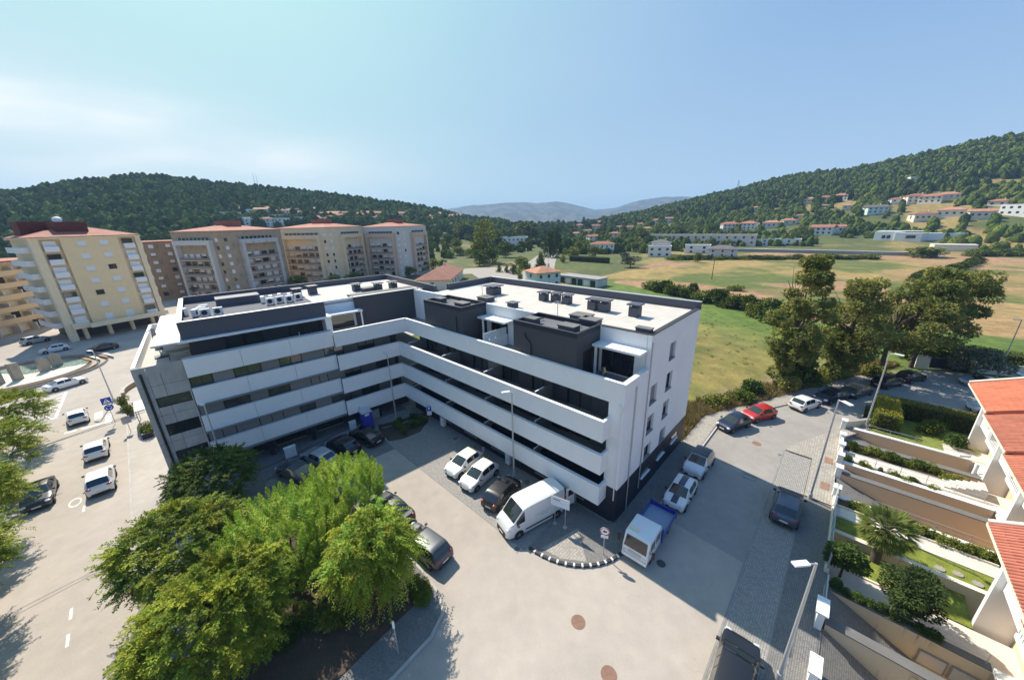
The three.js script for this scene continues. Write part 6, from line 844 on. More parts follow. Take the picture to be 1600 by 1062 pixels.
{ const t = thing('field_wall', 'long low wall with pale coping between the dry field and the villa', 'wall', [287, 0, -10]); wpart(t, 'wall', slab([[280, -66], [286, -20], [289, 31], [290, 31], [287, -20], [281, -66]], -1, 1.8), M.capGrey); wpart(t, 'coping', slab([[279.9, -66], [285.9, -20], [288.9, 31], [290.1, 31], [287.1, -20], [281.1, -66]], 1.8, 2.0), M.whiteClean); }
{ // sheds behind the roof
  const t = thing('garage_row', 'row of low grey garages with flat roofs by the meadow', 'building', [113, 0, -72]); wpart(t, 'wall', slab([[111.5, -81], [110, -63.5], [116, -63], [117.5, -80.5]], -0.2, 2.6), wallCols[3]); wpart(t, 'roof', slab([[111, -81.4], [109.5, -63.2], [116.3, -62.7], [117.8, -81]], 2.6, 2.85), M.capGrey); for (let i = 0; i < 6; i++) { const k = (i + 0.5) / 6; wpart(t, 'door', slab([[lerp(111.42, 110.05, k), lerp(-80.6, -64, k) - 1], [lerp(111.3, 109.95, k), lerp(-80.6, -64, k) - 1], [lerp(111.3, 109.95, k) - 0.1, lerp(-80.6, -64, k) + 1], [lerp(111.42, 110.05, k) - 0.1, lerp(-80.6, -64, k) + 1]], 0, 2.1), i % 3 === 1 ? M.whiteClean : M.dark); } }
// avenue and second roundabout behind
struct('road', sheet([[92, -100], [128, -86], [134, -100], [150, -112], [215, -158], [312, -222], [306, -230], [208, -168], [140, -126], [126, -142], [96, -160], [86, -150], [108, -128]], -0.02), M.paveLight);
{ const g = cyl(6.5, 6.5, 0.25, 134, -0.05, -118, 28); struct('traffic_island', g, M.lawn); for (let i = 0; i < 5; i++) midTree(132.5 + Math.cos(i * 1.3) * 3.5, -118 + Math.sin(i * 1.3) * 3.5, 3.6, 0.9, 2, i, 'thin cypress on the far roundabout', 'cypresses on the far roundabout'); }
struct('road', sheet([[283, -66], [288.4, -20], [291.5, 34], [295, 34], [292, -20], [287, -66]], 0.05), M.paveLight);
// ---------- vehicles ----------
const paintM = (c, metal = 0.1) => new THREE.MeshPhysicalMaterial({ color: C(...c), roughness: 0.4, metalness: metal, clearcoat: 0.55, clearcoatRoughness: 0.06 });
const carGlass = new THREE.MeshPhysicalMaterial({ color: C(0.015, 0.019, 0.022), roughness: 0.04, clearcoat: 1, clearcoatRoughness: 0.02 });
const lampW = new THREE.MeshPhysicalMaterial({ color: C(0.6, 0.62, 0.65), roughness: 0.1, clearcoat: 1 }), lampR = new THREE.MeshPhysicalMaterial({ color: C(0.30, 0.012, 0.012), roughness: 0.2, clearcoat: 1 });
const tyreM = std(C(0.018, 0.018, 0.019), 0.9), rimM = std(C(0.45, 0.46, 0.47), 0.35, { metalness: 0.8 }), trimM = std(C(0.02, 0.02, 0.022), 0.6), plateM = std(C(0.75, 0.75, 0.72), 0.6);
// side profiles: [t along length from rear to front, top height share]; b = cabin: rear glass from/to, front glass from/to
const PROFILES = {
  hatch: { L: 3.95, W: 1.74, H: 1.47, top: [[0, .40], [.012, .58], [.03, .66], [.06, .70], [.15, .93], [.22, .985], [.36, 1], [.5, .985], [.57, .955], [.755, .675], [.80, .655], [.92, .58], [.97, .50], [1, .36]], rg: [.055, .165], wg: [.565, .765], sg: [[.19, .36], [.375, .585]], belt: .635 },
  sedan: { L: 4.4, W: 1.8, H: 1.43, top: [[0, .42], [.012, .60], [.03, .675], [.13, .70], [.29, .95], [.37, .995], [.5, 1], [.56, .975], [.73, .68], [.78, .66], [.93, .57], [.975, .48], [1, .36]], rg: [.14, .295], wg: [.565, .735], sg: [[.27, .43], [.445, .60]], belt: .645 },
  coupe: { L: 4.35, W: 1.8, H: 1.4, top: [[0, .42], [.012, .60], [.04, .70], [.08, .715], [.28, .94], [.36, .99], [.48, 1], [.55, .97], [.73, .68], [.78, .66], [.93, .57], [.975, .48], [1, .36]], rg: [.09, .285], wg: [.555, .735], sg: [[.22, .42], [.435, .60]], belt: .65 },
  suv: { L: 4.1, W: 1.8, H: 1.6, top: [[0, .40], [.012, .58], [.03, .64], [.055, .68], [.13, .93], [.19, .985], [.35, 1], [.52, .985], [.58, .95], [.745, .68], [.79, .665], [.93, .60], [.975, .52], [1, .36]], rg: [.05, .145], wg: [.575, .755], sg: [[.17, .35], [.365, .59]], belt: .63 },
  wagon: { L: 4.4, W: 1.78, H: 1.5, top: [[0, .40], [.012, .60], [.025, .66], [.045, .70], [.10, .93], [.15, .985], [.35, 1], [.52, .985], [.58, .955], [.75, .66], [.80, .645], [.93, .57], [.975, .48], [1, .36]], rg: [.04, .11], wg: [.575, .76], sg: [[.14, .33], [.345, .465], [.48, .60]], belt: .625 },
  van: { L: 5.5, W: 2.0, H: 2.45, top: [[0, .40], [.006, .93], [.02, .985], [.1, 1], [.55, 1], [.68, .985], [.735, .95], [.885, .575], [.92, .545], [.965, .46], [.985, .38], [1, .24]], rg: null, wg: [.74, .883], sg: [[.72, .85]], belt: .50 },
};
function carLoft(p) { // returns point(t, k): k 0..1 from sill over roof edge to the centre line, for one side
  const { L, W, H, top, belt } = p, hw = W / 2;
  const topY = t => interp(top, t) * H;
  const plan = t => { const e = Math.min(1, Math.pow(Math.min(t, 1 - t) / 0.13, 0.5)); const nose = t > 0.5 ? 0.74 : 0.84; return lerp(nose, 1, e); };
  return (t, row) => { // rows: 0 sill,1 lower,2 mid,3 belt,4 roof edge,5 crown,6 centre
    const w = hw * plan(t), ty = topY(t), b = belt * H, cab = clamp((ty - b * 1.02) / (H - b)), sh = Math.min(b, ty * 0.965), x = (t - 0.5) * L;
    const rw = lerp(w * 0.86, w * (p.H > 2 ? 0.88 : 0.72), cab), yb = (t < 0.03 || t > 0.975) ? 0.32 : 0.2;
    switch (row) { case 0: return [x, yb, w * 0.93]; case 1: return [x, lerp(yb, sh, 0.3), w * 0.99]; case 2: return [x, lerp(yb, sh, 0.68), w]; case 3: return [x, sh, w * 0.965]; case 4: return [x, lerp(sh, ty, 0.93), lerp(w * 0.93, rw, 0.9)]; case 5: return [x, ty - 0.012, rw * 0.8]; default: return [x, ty + 0.012 * cab, 0]; }
  };
}
function gridGeo(rows) { const m = rows.length, n = rows[0].length, P = rows.flat().flat(), I = []; for (let i = 1; i < m; i++) for (let j = 1; j < n; j++) { const a = i * n + j, b = a - 1, c = a - n, d = c - 1; I.push(d, b, c, c, b, a); } const g = new THREE.BufferGeometry(); g.setAttribute('position', new THREE.Float32BufferAttribute(P, 3)); g.setIndex(I); return g; }
const lofts = {};
function loftParts(kind) {
  if (lofts[kind]) return lofts[kind]; const p = PROFILES[kind], pt = carLoft(p), ts = []; for (const [t] of p.top) ts.push(t); for (let t = 0.05; t < 1; t += 0.05) if (!ts.some(q => Math.abs(q - t) < 0.018)) ts.push(t); ts.sort((a, b) => a - b);
  const rows = ts.map(t => { const r = []; for (let k = 0; k <= 6; k++) { const q = pt(t, k); r.push(q); } for (let k = 5; k >= 0; k--) { const q = pt(t, k); r.push([q[0], q[1], -q[2]]); } return r; });
  let g = gridGeo(rows); const cap = (r, f) => { const v = []; for (let i = 1; i < r.length - 1; i++) v.push(...r[0], ...(f ? r[i] : r[i + 1]), ...(f ? r[i + 1] : r[i])); const q = new THREE.BufferGeometry(); q.setAttribute('position', new THREE.Float32BufferAttribute(v, 3)); return q; };
  const body0 = mergeGeometries([g.toNonIndexed(), cap(rows[0], true), cap(rows[rows.length - 1], false)]); const body = toCreasedNormals(mergeVertices(body0, 1e-4), 0.6); muv(body);
  const off = 0.012, span = (t0, t1, n) => Array.from({ length: n + 1 }, (_, i) => lerp(t0, t1, i / n));
  const across = (t0, t1, tilt) => { const rr = span(t0, t1, 6).map(t => { const e = pt(t, 4), c5 = pt(t, 5), c = pt(t, 6), o = []; for (const s of [1, -1]) { const q = [[lerp(c5[0], e[0], 0.55), lerp(c5[1], e[1], 0.4), lerp(c5[2], e[2], 0.6)], c5, [c[0], c[1], c5[2] * 0.4]]; (s > 0 ? q : q.reverse()).forEach(v => o.push([v[0] + off * tilt, v[1] + off, s * v[2]])); } o.splice(3, 0, [c[0] + off * tilt, c[1] + off, 0]); return o; }); const q = gridGeo(rr); q.computeVertexNormals(); return muv(q); };
  const sideW = (t0, t1, s) => { const rr = span(t0, t1, 4).map(t => { const b = pt(t, 3), e = pt(t, 4), o = []; for (const k of [0.08, 0.5, 0.9]) o.push([lerp(b[0], e[0], k), lerp(b[1], e[1], k), s * (lerp(b[2], e[2], k) + off)]); return s > 0 ? o.reverse() : o; }); const q = gridGeo(rr); q.computeVertexNormals(); return muv(q); };
  return lofts[kind] = { p, pt, body, ws: across(p.wg[0], p.wg[1], 1), rw: p.rg ? across(p.rg[0], p.rg[1], -1) : null, sw: p.sg.flatMap(([a, b]) => [sideW(a, b, 1), sideW(a, b, -1)]), hood: null };
}
const wheelG = {}; function wheel(parent, x, z, r, w = 0.2) {
  const k = r + '_' + w; if (!wheelG[k]) { const ty = new THREE.CylinderGeometry(r, r, w, 22); ty.rotateX(Math.PI / 2); const rim = new THREE.CylinderGeometry(r * 0.66, r * 0.66, w + 0.02, 16); rim.rotateX(Math.PI / 2); const hub = []; for (let i = 0; i < 5; i++) { const b = bx(-0.025, 0.025, 0, r * 0.6, -w / 2 - 0.015, w / 2 + 0.015); b.rotateZ(i * 1.2566); hub.push(b); } const arch = new THREE.CylinderGeometry(r * 1.16, r * 1.16, w + 0.01, 22); arch.rotateX(Math.PI / 2); wheelG[k] = [ty, rim, merge(hub), arch]; }
  const [ty, rim, hub] = wheelG[k], m = part(parent, 'wheel', ty, tyreM); m.position.set(x, r, z); part(m, 'rim', rim, trimM); part(m, 'spokes', hub, rimM); return m;
}
function car(kind, color, x, z, turn, label, o = {}) { // turn: heading of the nose from +x
  const q = loftParts(kind), { p, pt } = q, t = thing('parked_car', label, 'car', [x, o.y ?? 0.012, z], turn, o.group); if (o.name) { delete taken[t.name]; t.name = numbered(o.name); }
  const body = part(t, 'body', q.body, paintM(color, o.metal ?? 0.15)); const s = p.L / 2, r = o.r ?? (p.H > 2 ? 0.34 : p.H > 1.55 ? 0.345 : 0.31), wx = [-s * 0.66, s * 0.64];
  const arch = []; for (const a of wx) for (const b of [-1, 1]) { const g = new THREE.CylinderGeometry(r * 1.17, r * 1.17, 0.24, 20); g.rotateX(Math.PI / 2); g.translate(a, r * 1.03, b * (p.W / 2 - 0.112)); arch.push(g); } part(t, 'wheel_arch', arch, trimM);
  for (const a of wx) for (const b of [-1, 1]) wheel(t, a, b * (p.W / 2 - 0.085), r);
  part(t, 'windscreen', q.ws, carGlass); if (q.rw) part(t, 'rear_window', q.rw, carGlass); for (const g of q.sw) part(t, 'side_window', g, carGlass);
  const yl = p.H * 0.47, fr = pt(0.945, 3), rr = pt(0.02, 3);
  for (const b of [-1, 1]) {
    { const g = new THREE.SphereGeometry(1, 10, 6); g.scale(0.22, 0.09, 0.2); g.rotateY(-b * 0.55); g.translate(s * 0.905, p.H > 2 ? 0.98 : yl * 0.97, b * p.W * 0.36); part(t, 'headlight', g, lampW); }
    { const g = p.H > 2 ? bx(-s - 0.02, -s + 0.1, 0.9, 1.6, b * p.W * 0.40 - 0.07, b * p.W * 0.40 + 0.07) : (() => { const e = new THREE.SphereGeometry(1, 10, 6); e.scale(0.12, 0.1, 0.2); e.rotateY(b * 0.5); e.translate(-s * 0.955, p.H * 0.585, b * p.W * 0.36); return e; })(); part(t, 'taillight', g, lampR); }
    { const mx = lerp(p.wg[0], p.wg[1], 0.72) * p.L - s, g = bx(mx - 0.07, mx + 0.07, p.belt * p.H + 0.02, p.belt * p.H + 0.16, b * (p.W / 2 + 0.02), b * (p.W / 2 + 0.19)); part(t, 'mirror', g, o.mirror ? paintM(color) : trimM); }
  }
  part(t, 'front_bumper', bx(s * 0.965, s + 0.005, 0.22, p.H * 0.28, -p.W * 0.31, p.W * 0.31), trimM); part(t, 'rear_bumper', bx(-s - 0.005, -s * 0.97, 0.22, p.H * 0.27, -p.W * 0.33, p.W * 0.33), trimM);
  part(t, 'number_plate', bx(-s - 0.025, -s - 0.006, p.H * 0.33, p.H * 0.33 + 0.11, -0.26, 0.26), plateM); part(t, 'number_plate', bx(s + 0.006, s + 0.025, 0.36, 0.47, -0.26, 0.26), plateM);
  if (o.roof) { const rows = []; for (let i = 0; i <= 8; i++) { const tt = lerp(o.roofT?.[0] ?? 0.17, o.roofT?.[1] ?? 0.56, i / 8), e = pt(tt, 4), c = pt(tt, 6), c5 = pt(tt, 5); rows.push([[e[0], e[1] + 0.012, e[2] + 0.006], [c5[0], c5[1] + 0.014, c5[2]], [c[0], c[1] + 0.014, 0], [c5[0], c5[1] + 0.014, -c5[2]], [e[0], e[1] + 0.012, -e[2] - 0.006]]); } const g = gridGeo(rows); g.computeVertexNormals(); part(t, 'roof_panel', muv(g), paintM(o.roof)); }
  if (o.stripe) for (const [a, b] of [[0.19, 0.56], [0.765, 0.965]]) { const rows = []; for (let i = 0; i <= 8; i++) { const c = pt(lerp(a, b, i / 8), 6), c5 = pt(lerp(a, b, i / 8), 5); rows.push([[c[0], lerp(c[1], c5[1], 0.3) + 0.018, 0.24], [c[0], c[1] + 0.018, 0], [c[0], lerp(c[1], c5[1], 0.3) + 0.018, -0.24]]); } const g = gridGeo(rows); g.computeVertexNormals(); part(t, 'stripe', muv(g), paintM(o.stripe)); }
  if (o.tail) { const rows = []; for (let i = 0; i <= 6; i++) { const tt = lerp(0.015, 0.15, i / 6); const r0 = []; for (let k = 2; k <= 3; k++) { const e = pt(tt, k); r0.push([e[0] - 0.004, e[1], e[2] + 0.008]); } rows.push(r0); } for (const s2 of [1, -1]) { const g = gridGeo(rows.map(r => r.map(v => [v[0], v[1], s2 * v[2]]))); g.computeVertexNormals(); part(t, 'rear_wing_panel', muv(g), paintM(o.tail)); } const rr2 = []; for (let i = 0; i <= 6; i++) { const e4 = pt(lerp(0.14, 0.22, i / 6), 5); rr2.push([[e4[0], e4[1] + 0.016, e4[2]], [e4[0], e4[1] + 0.03, 0], [e4[0], e4[1] + 0.016, -e4[2]]]); } const g = gridGeo(rr2); g.computeVertexNormals(); part(t, 'rear_roof_panel', muv(g), paintM(o.tail)); }
  return t;
}
const WHITE = [0.74, 0.74, 0.72], SILV = [0.46, 0.48, 0.51], BLK = [0.012, 0.012, 0.015], GREY = [0.07, 0.075, 0.085], NAVY = [0.012, 0.018, 0.05];
const HX = Math.PI; // nose toward -x
// courtyard, along the long wing
car('hatch', WHITE, 17.5, -23.5, HX + 0.07, 'white hatchback with yellow rear parked at the long wing', { tail: [0.75, 0.48, 0.02] });
car('hatch', [0.66, 0.64, 0.60], 17.3, -21.1, HX + 0.10, 'pearl white hatchback parked between the yellow-tailed and the black hatchback');
car('hatch', BLK, 17.1, -18.0, 0.16, 'black hatchback parked rear out next to the white van');
// along the other wing
car('coupe', GREY, 6.05, -34.5, Math.PI / 2 + 0.26, 'dark grey coupe parked leftmost in front of the recessed shops');
car('hatch', SILV, 8.3, -35.1, Math.PI / 2 + 0.24, 'silver hatchback parked between two dark cars at the recessed shops', { metal: 0.5 });
car('hatch', BLK, 10.75, -35.3, Math.PI / 2 + 0.22, 'black hatchback parked next to the silver hatchback');
car('coupe', BLK, 13.2, -35.3, Math.PI / 2 + 0.22, 'black fastback parked rightmost in the row, next to the portable toilet');
// beside the island
car('wagon', GREY, 9.65, -18.5, Math.PI / 2 + 0.12, 'dark grey estate car parked at the island kerb, rear window facing the junction', { metal: 0.4 });
car('sedan', BLK, 9.75, -23.4, Math.PI / 2 + 0.08, 'black saloon parked at the island kerb, mostly hidden by the drooping tree');
// street on the right
car('hatch', WHITE, 27.15, -6.75, HX + 0.02, 'white hatchback with navy racing stripe behind the truck', { stripe: [0.015, 0.02, 0.07] });
car('suv', [0.60, 0.62, 0.66], 32.2, -6.85, HX - 0.02, 'silver crossover with black roof parked at the end of the white block', { roof: [0.012, 0.014, 0.025], metal: 0.4 });
car('suv', [0.10, 0.115, 0.15], 31.1, 0.0, 0.02, 'dark blue-grey crossover parked on the cobbled strip across the street', { metal: 0.6 });
car('wagon', BLK, 15.9, -0.25, 0.04, 'black estate car at the bottom edge on the cobbled strip');
car('hatch', NAVY, 42.1, -6.2, HX - 0.38, 'dark navy hatchback parked at the kerb before the bend', { metal: 0.4 });
car('hatch', [0.42, 0.015, 0.012], 46.2, -4.55, HX - 0.5, 'small red hatchback parked at the bend');
car('hatch', WHITE, 52.6, -0.9, -0.42, 'white hatchback parked at the bend beside the red one, rear to the camera');
car('sedan', NAVY, 57.0, 1.3, HX - 0.5, 'dark blue saloon parked under the first ivy-clad tree', { metal: 0.4 });
car('sedan', [0.05, 0.06, 0.07], 61.0, 3.6, HX - 0.48, 'dark grey saloon parked behind the blue saloon', { metal: 0.4 });
car('wagon', BLK, 67.1, 6.6, -0.5, 'black estate car in tree shade, third from the dark gate');
car('hatch', BLK, 71.3, 9.0, -0.55, 'black hatchback in deep tree shade next to the dark gate');
car('coupe', [0.36, 0.40, 0.47], 74.6, 16.0, Math.PI / 2 + 0.28, 'long silver-blue fastback parked by the olive tree', { metal: 0.6 });
car('hatch', [0.55, 0.57, 0.60], 64.6, 15.2, Math.PI / 2 + 0.3, 'pale silver car half hidden behind the first orange roof', { metal: 0.5 });
// left road
car('suv', WHITE, -6.75, -47.0, Math.PI / 2, 'white crossover driving away on the left road, nearest of the three', { name: 'moving_car' });
car('hatch', WHITE, -7.25, -54.8, Math.PI / 2, 'white hatchback driving away on the left road, middle of the three', { name: 'moving_car' });
car('hatch', WHITE, -9.2, -67.2, Math.PI / 2 + 0.1, 'white hatchback driving away toward the roundabout, farthest of the three', { name: 'moving_car' });
car('sedan', [0.06, 0.065, 0.075], -10.5, -48.6, -Math.PI / 2, 'dark grey saloon coming down the left road beside the street trees', { name: 'moving_car', metal: 0.4 });
car('sedan', WHITE, -11.2, -84.3, 0.42, 'white saloon passing the fountain kerb on the roundabout', { name: 'moving_car' });
car('sedan', BLK, -7.8, -105.5, HX + 0.2, 'black saloon on the far side of the roundabout', { name: 'moving_car' });
car('hatch', [0.6, 0.62, 0.66], -14.4, -112.6, HX + 0.15, 'small pale silver car in the shade of the yellow block', { name: 'moving_car' });
car('suv', SILV, -18.0, -125.5, 0.5, 'silver off-roader parked under the yellow block', { metal: 0.4 });
car('hatch', BLK, 127.5, -103, 0.8, 'dark car waiting at the far roundabout', { name: 'moving_car' });
{ // delivery van with its rear doors open
  const t = car('van', WHITE, 16.95, -14.6, HX - 0.26, 'white delivery van with open rear doors and parcels at the corner', { name: 'delivery_van' }); t.userData.category = 'van'; const s = 2.75;
  part(t, 'cargo_opening', bx(-s - 0.012, -s + 0.02, 0.62, 2.25, -0.82, 0.82), M.black);
  for (const b of [-1, 1]) { const d = part(t, 'rear_door', bx(-s - 0.86, -s - 0.02, 0.6, 2.28, b * 0.93 - 0.03, b * 0.93 + 0.03), paintM(WHITE)); part(d, 'door_window', bx(-s - 0.75, -s - 0.2, 1.5, 2.05, b * 0.93 - 0.034, b * 0.93 + 0.034), carGlass); }
  for (const b of [-1, 1]) part(t, 'side_moulding', bx(-s * 0.62, s * 0.42, 0.5, 0.62, b * 0.985, b * 1.012), trimM);
  const cv = document.createElement('canvas'); cv.width = 512; cv.height = 128; const cx = cv.getContext('2d'); cx.fillStyle = '#dcdcd8'; cx.fillRect(0, 0, 512, 128); cx.fillStyle = '#8a7466'; cx.font = 'italic 96px serif'; cx.textAlign = 'center'; cx.fillText('CALVA', 256, 98);
  const tx = new THREE.CanvasTexture(cv); tx.colorSpace = THREE.SRGBColorSpace; for (const b of [1, -1]) { const g = new THREE.PlaneGeometry(1.3, 0.34); if (b < 0) g.rotateY(Math.PI); g.translate(-0.5, 1.15, b * 1.004); part(t, 'lettering', g, std(0xffffff, 0.4, { map: tx })); }
  const R = rng(61), cols = [[0.5, 0.36, 0.22], [0.55, 0.42, 0.28], [0.62, 0.58, 0.52], [0.3, 0.22, 0.16], [0.7, 0.68, 0.66]];
  t.updateMatrixWorld(true); for (let i = 0; i < 12; i++) { const w = 0.3 + R() * 0.25, h = 0.25 + R() * 0.25, v = new THREE.Vector3(-s - 0.12 - R() * 0.35, 0.62 + Math.floor(i / 4) * 0.45, -0.62 + (i % 4) * 0.41).applyMatrix4(t.matrixWorld), p = thing('parcel', `${['brown', 'light brown', 'pale grey', 'dark brown', 'white'][i % 5]} parcel in the open back of the van, ${['bottom', 'middle', 'top'][Math.floor(i / 4)]} layer`, 'parcel', [v.x, v.y, v.z], R() * 0.4 - 0.26, 'parcels in the van'); part(p, 'box', bx(-w / 2, w / 2, 0, h + 0.1, -0.19, 0.19), std(C(...cols[i % 5]), 0.85)); part(p, 'tape', bx(-w / 2 - 0.003, w / 2 + 0.003, h + 0.101, h + 0.104, -0.03, 0.03), std(C(0.6, 0.52, 0.4), 0.4)); }
}
{ // small tipper truck, crew cab, blue drop-side bed
  const t = thing('tipper_truck', 'white crew-cab truck with blue drop-side bed parked at the corner', 'truck', [21.35, 0.012, -6.95], Math.PI + 0.02), wm = paintM([0.74, 0.75, 0.74], 0), bl = paintM([0.012, 0.03, 0.30], 0.1);
  const side = new THREE.Shape([[0.35, 0.55], [2.55, 0.55], [2.6, 0.75], [2.58, 1.2], [2.28, 2.02], [2.15, 2.1], [0.5, 2.14], [0.38, 2.05]].map(p => new THREE.Vector2(...p))); const g = new THREE.ExtrudeGeometry(side, { depth: 1.62, bevelEnabled: true, bevelSize: 0.06, bevelThickness: 0.08, bevelSegments: 3 }); g.translate(0, 0, -0.81); part(t, 'cab', muv(toCreasedNormals(g, 0.5)), wm);
  const quad = (a, b, c, d) => { const q = new THREE.BufferGeometry(); q.setAttribute('position', new THREE.Float32BufferAttribute([...a, ...b, ...c, ...a, ...c, ...d], 3)); q.computeVertexNormals(); return muv(q); };
  part(t, 'windscreen', quad([2.655, 1.22, 0.78], [2.655, 1.22, -0.78], [2.375, 1.98, -0.72], [2.375, 1.98, 0.72]), carGlass);
  for (const b of [1, -1]) { part(t, 'side_window', bx(1.5, 2.2, 1.25, 1.88, b * 0.885, b * 0.9), carGlass); part(t, 'side_window', bx(0.6, 1.3, 1.25, 1.88, b * 0.885, b * 0.9), carGlass); const d = part(t, 'door', bx(1.42, 2.34, 0.62, 1.2, b * 0.885, b * 0.896), wm); part(d, 'handle', bx(1.45, 1.6, 1.08, 1.12, b * 0.897, b * 0.92), trimM); const mr = part(t, 'mirror', bx(2.5, 2.6, 1.25, 1.75, b * 1.1, b * 1.28), trimM); part(mr, 'arm', bar([2.5, 1.5, b * 0.9], [2.55, 1.6, b * 1.15], 0.02), trimM); part(t, 'headlight', bx(2.6, 2.68, 0.72, 0.95, b * 0.55, b * 0.82), lampW); }
  part(t, 'grille', bx(2.62, 2.68, 0.8, 1.05, -0.48, 0.48), M.galv); part(t, 'bumper', bx(2.55, 2.72, 0.4, 0.66, -0.86, 0.86), wm); part(t, 'number_plate', bx(2.72, 2.735, 0.46, 0.57, -0.26, 0.26), plateM); part(t, 'roof_sticker', bx(1.75, 2.0, 2.19, 2.215, 0.1, 0.75), std(C(0.8, 0.72, 0.45), 0.5));
  part(t, 'chassis', [bx(-2.5, 2.4, 0.42, 0.62, -0.42, 0.42), bx(-2.4, 0.2, 0.62, 0.78, -0.6, 0.6)], trimM);
  const bed = part(t, 'bed_floor', bx(-2.6, 0.2, 0.8, 0.86, -0.95, 0.95), std(C(0.30, 0.38, 0.50), 0.6, { map: TStain, metalness: 0.3 })); part(t, 'side_board', bx(-2.6, 0.2, 0.84, 1.24, 0.95, 1.0), bl); part(t, 'side_board', bx(-2.6, 0.2, 0.84, 1.24, -1.0, -0.95), bl); part(t, 'tail_board', bx(-2.66, -2.6, 0.84, 1.24, -1.0, 1.0), bl); part(t, 'head_board', bx(0.2, 0.27, 0.84, 1.62, -1.02, 1.02), bl);
  for (const [a, b] of [[0.24, 1], [0.24, -1], [-2.62, 1], [-2.62, -1]]) part(t, 'stake', bx(a - 0.05, a + 0.05, 0.6, a > 0 ? 1.75 : 1.34, b * 0.98 - 0.04, b * 0.98 + 0.04), bl);
  for (const b of [-1, 1]) { wheel(t, 1.75, b * 0.76, 0.36, 0.22); wheel(t, -1.5, b * 0.74, 0.36, 0.3); const a = new THREE.CylinderGeometry(0.44, 0.44, 0.3, 20); a.rotateX(Math.PI / 2); a.translate(1.75, 0.42, b * 0.73); part(t, 'wheel_arch', a, trimM); }
}
// ---------- street furniture ----------
function lampPost(x, z, h, turn, label, arm = 1.1, r = 0.09) { const t = thing('street_lamp', label, 'street lamp', [x, 0, z], turn, 'street lamps'); part(t, 'base', cyl(0.16, 0.14, 0.5, 0, 0, 0, 12), M.galv); part(t, 'pole', bar([0, 0.4, 0], [0, h, 0], r, 10, r * 0.55), M.galv); part(t, 'arm', bar([0, h - 0.05, 0], [arm * 0.5, h + 0.05, 0], 0.04, 8), M.galv); const hd = bx(arm * 0.3, arm * 0.3 + 0.7, h + 0.02, h + 0.11, -0.13, 0.13); part(t, 'lamp_head', hd, M.blind); return t; }
lampPost(19.45, -18.8, 8.9, 2.6, 'tall grey lamp post in the courtyard in front of the long wing', 0.6);
lampPost(17.6, -36.6, 8.4, 1.5, 'tall lamp post at the inner corner of the courtyard', 0.6); lampPost(1.4, -37.6, 8.3, 1.8, 'lamp post in front of the stone-clad end of the block', 0.6);
lampPost(34.15, 1.25, 9.2, 0.8 + Math.PI, 'lamp post on the sunlit pavement opposite the white block'); lampPost(51.2, 4.55, 8.8, 1.2 + Math.PI, 'lamp post at the corner of the hedge garden'); lampPost(17.55, 1.45, 7.9, 2.4, 'nearest lamp post at the bottom edge, rising over the ramp', 1.3, 0.1); lampPost(78.3, 17.5, 8.7, 2, 'wooden-looking pole behind the silver-blue fastback', 0.3); lampPost(-6.2, -71.5, 7.4, 2.2, 'lamp post at the mouth of the roundabout', 0.5); lampPost(140, -112, 9, 0.3, 'far lamp post by the avenue, left one', 1.2); lampPost(150, -116, 9, 3.4, 'far lamp post by the avenue, right one', 1.2);
function signTex(w, h, draw) { const c = document.createElement('canvas'); c.width = w; c.height = h; draw(c.getContext('2d'), w, h); const t = new THREE.CanvasTexture(c); t.colorSpace = THREE.SRGBColorSpace; return t; }
const plate = (w, h, tx) => { const g = new THREE.BoxGeometry(w, h, 0.02); return g; };
const pTex = signTex(128, 128, (c, w, h) => { c.fillStyle = '#1c3f9e'; c.fillRect(0, 0, w, h); c.strokeStyle = '#e8ecf2'; c.lineWidth = 5; c.strokeRect(5, 5, w - 10, h - 10); c.fillStyle = '#f2f4f6'; c.font = 'bold 96px sans-serif'; c.textAlign = 'center'; c.fillText('P', w / 2, 98); });
const cam2 = (x, z) => Math.atan2(-x, -z);
function signPost(name, label, x, z, h, turn, y0 = 0) { const t = thing(name, label, 'sign', [x, y0, z], turn); part(t, 'post', bar([0, 0, 0], [0, h, 0], 0.03, 8), M.galv); return t; }
const flat = (t, name, w, h, y, mat, z = 0.05) => { const g = new THREE.PlaneGeometry(w, h); g.translate(0, y, z); const b = part(t, 'panel', bx(-w / 2, w / 2, y - h / 2, y + h / 2, z - 0.03, z - 0.003), M.galv); part(b, name, g, mat); };
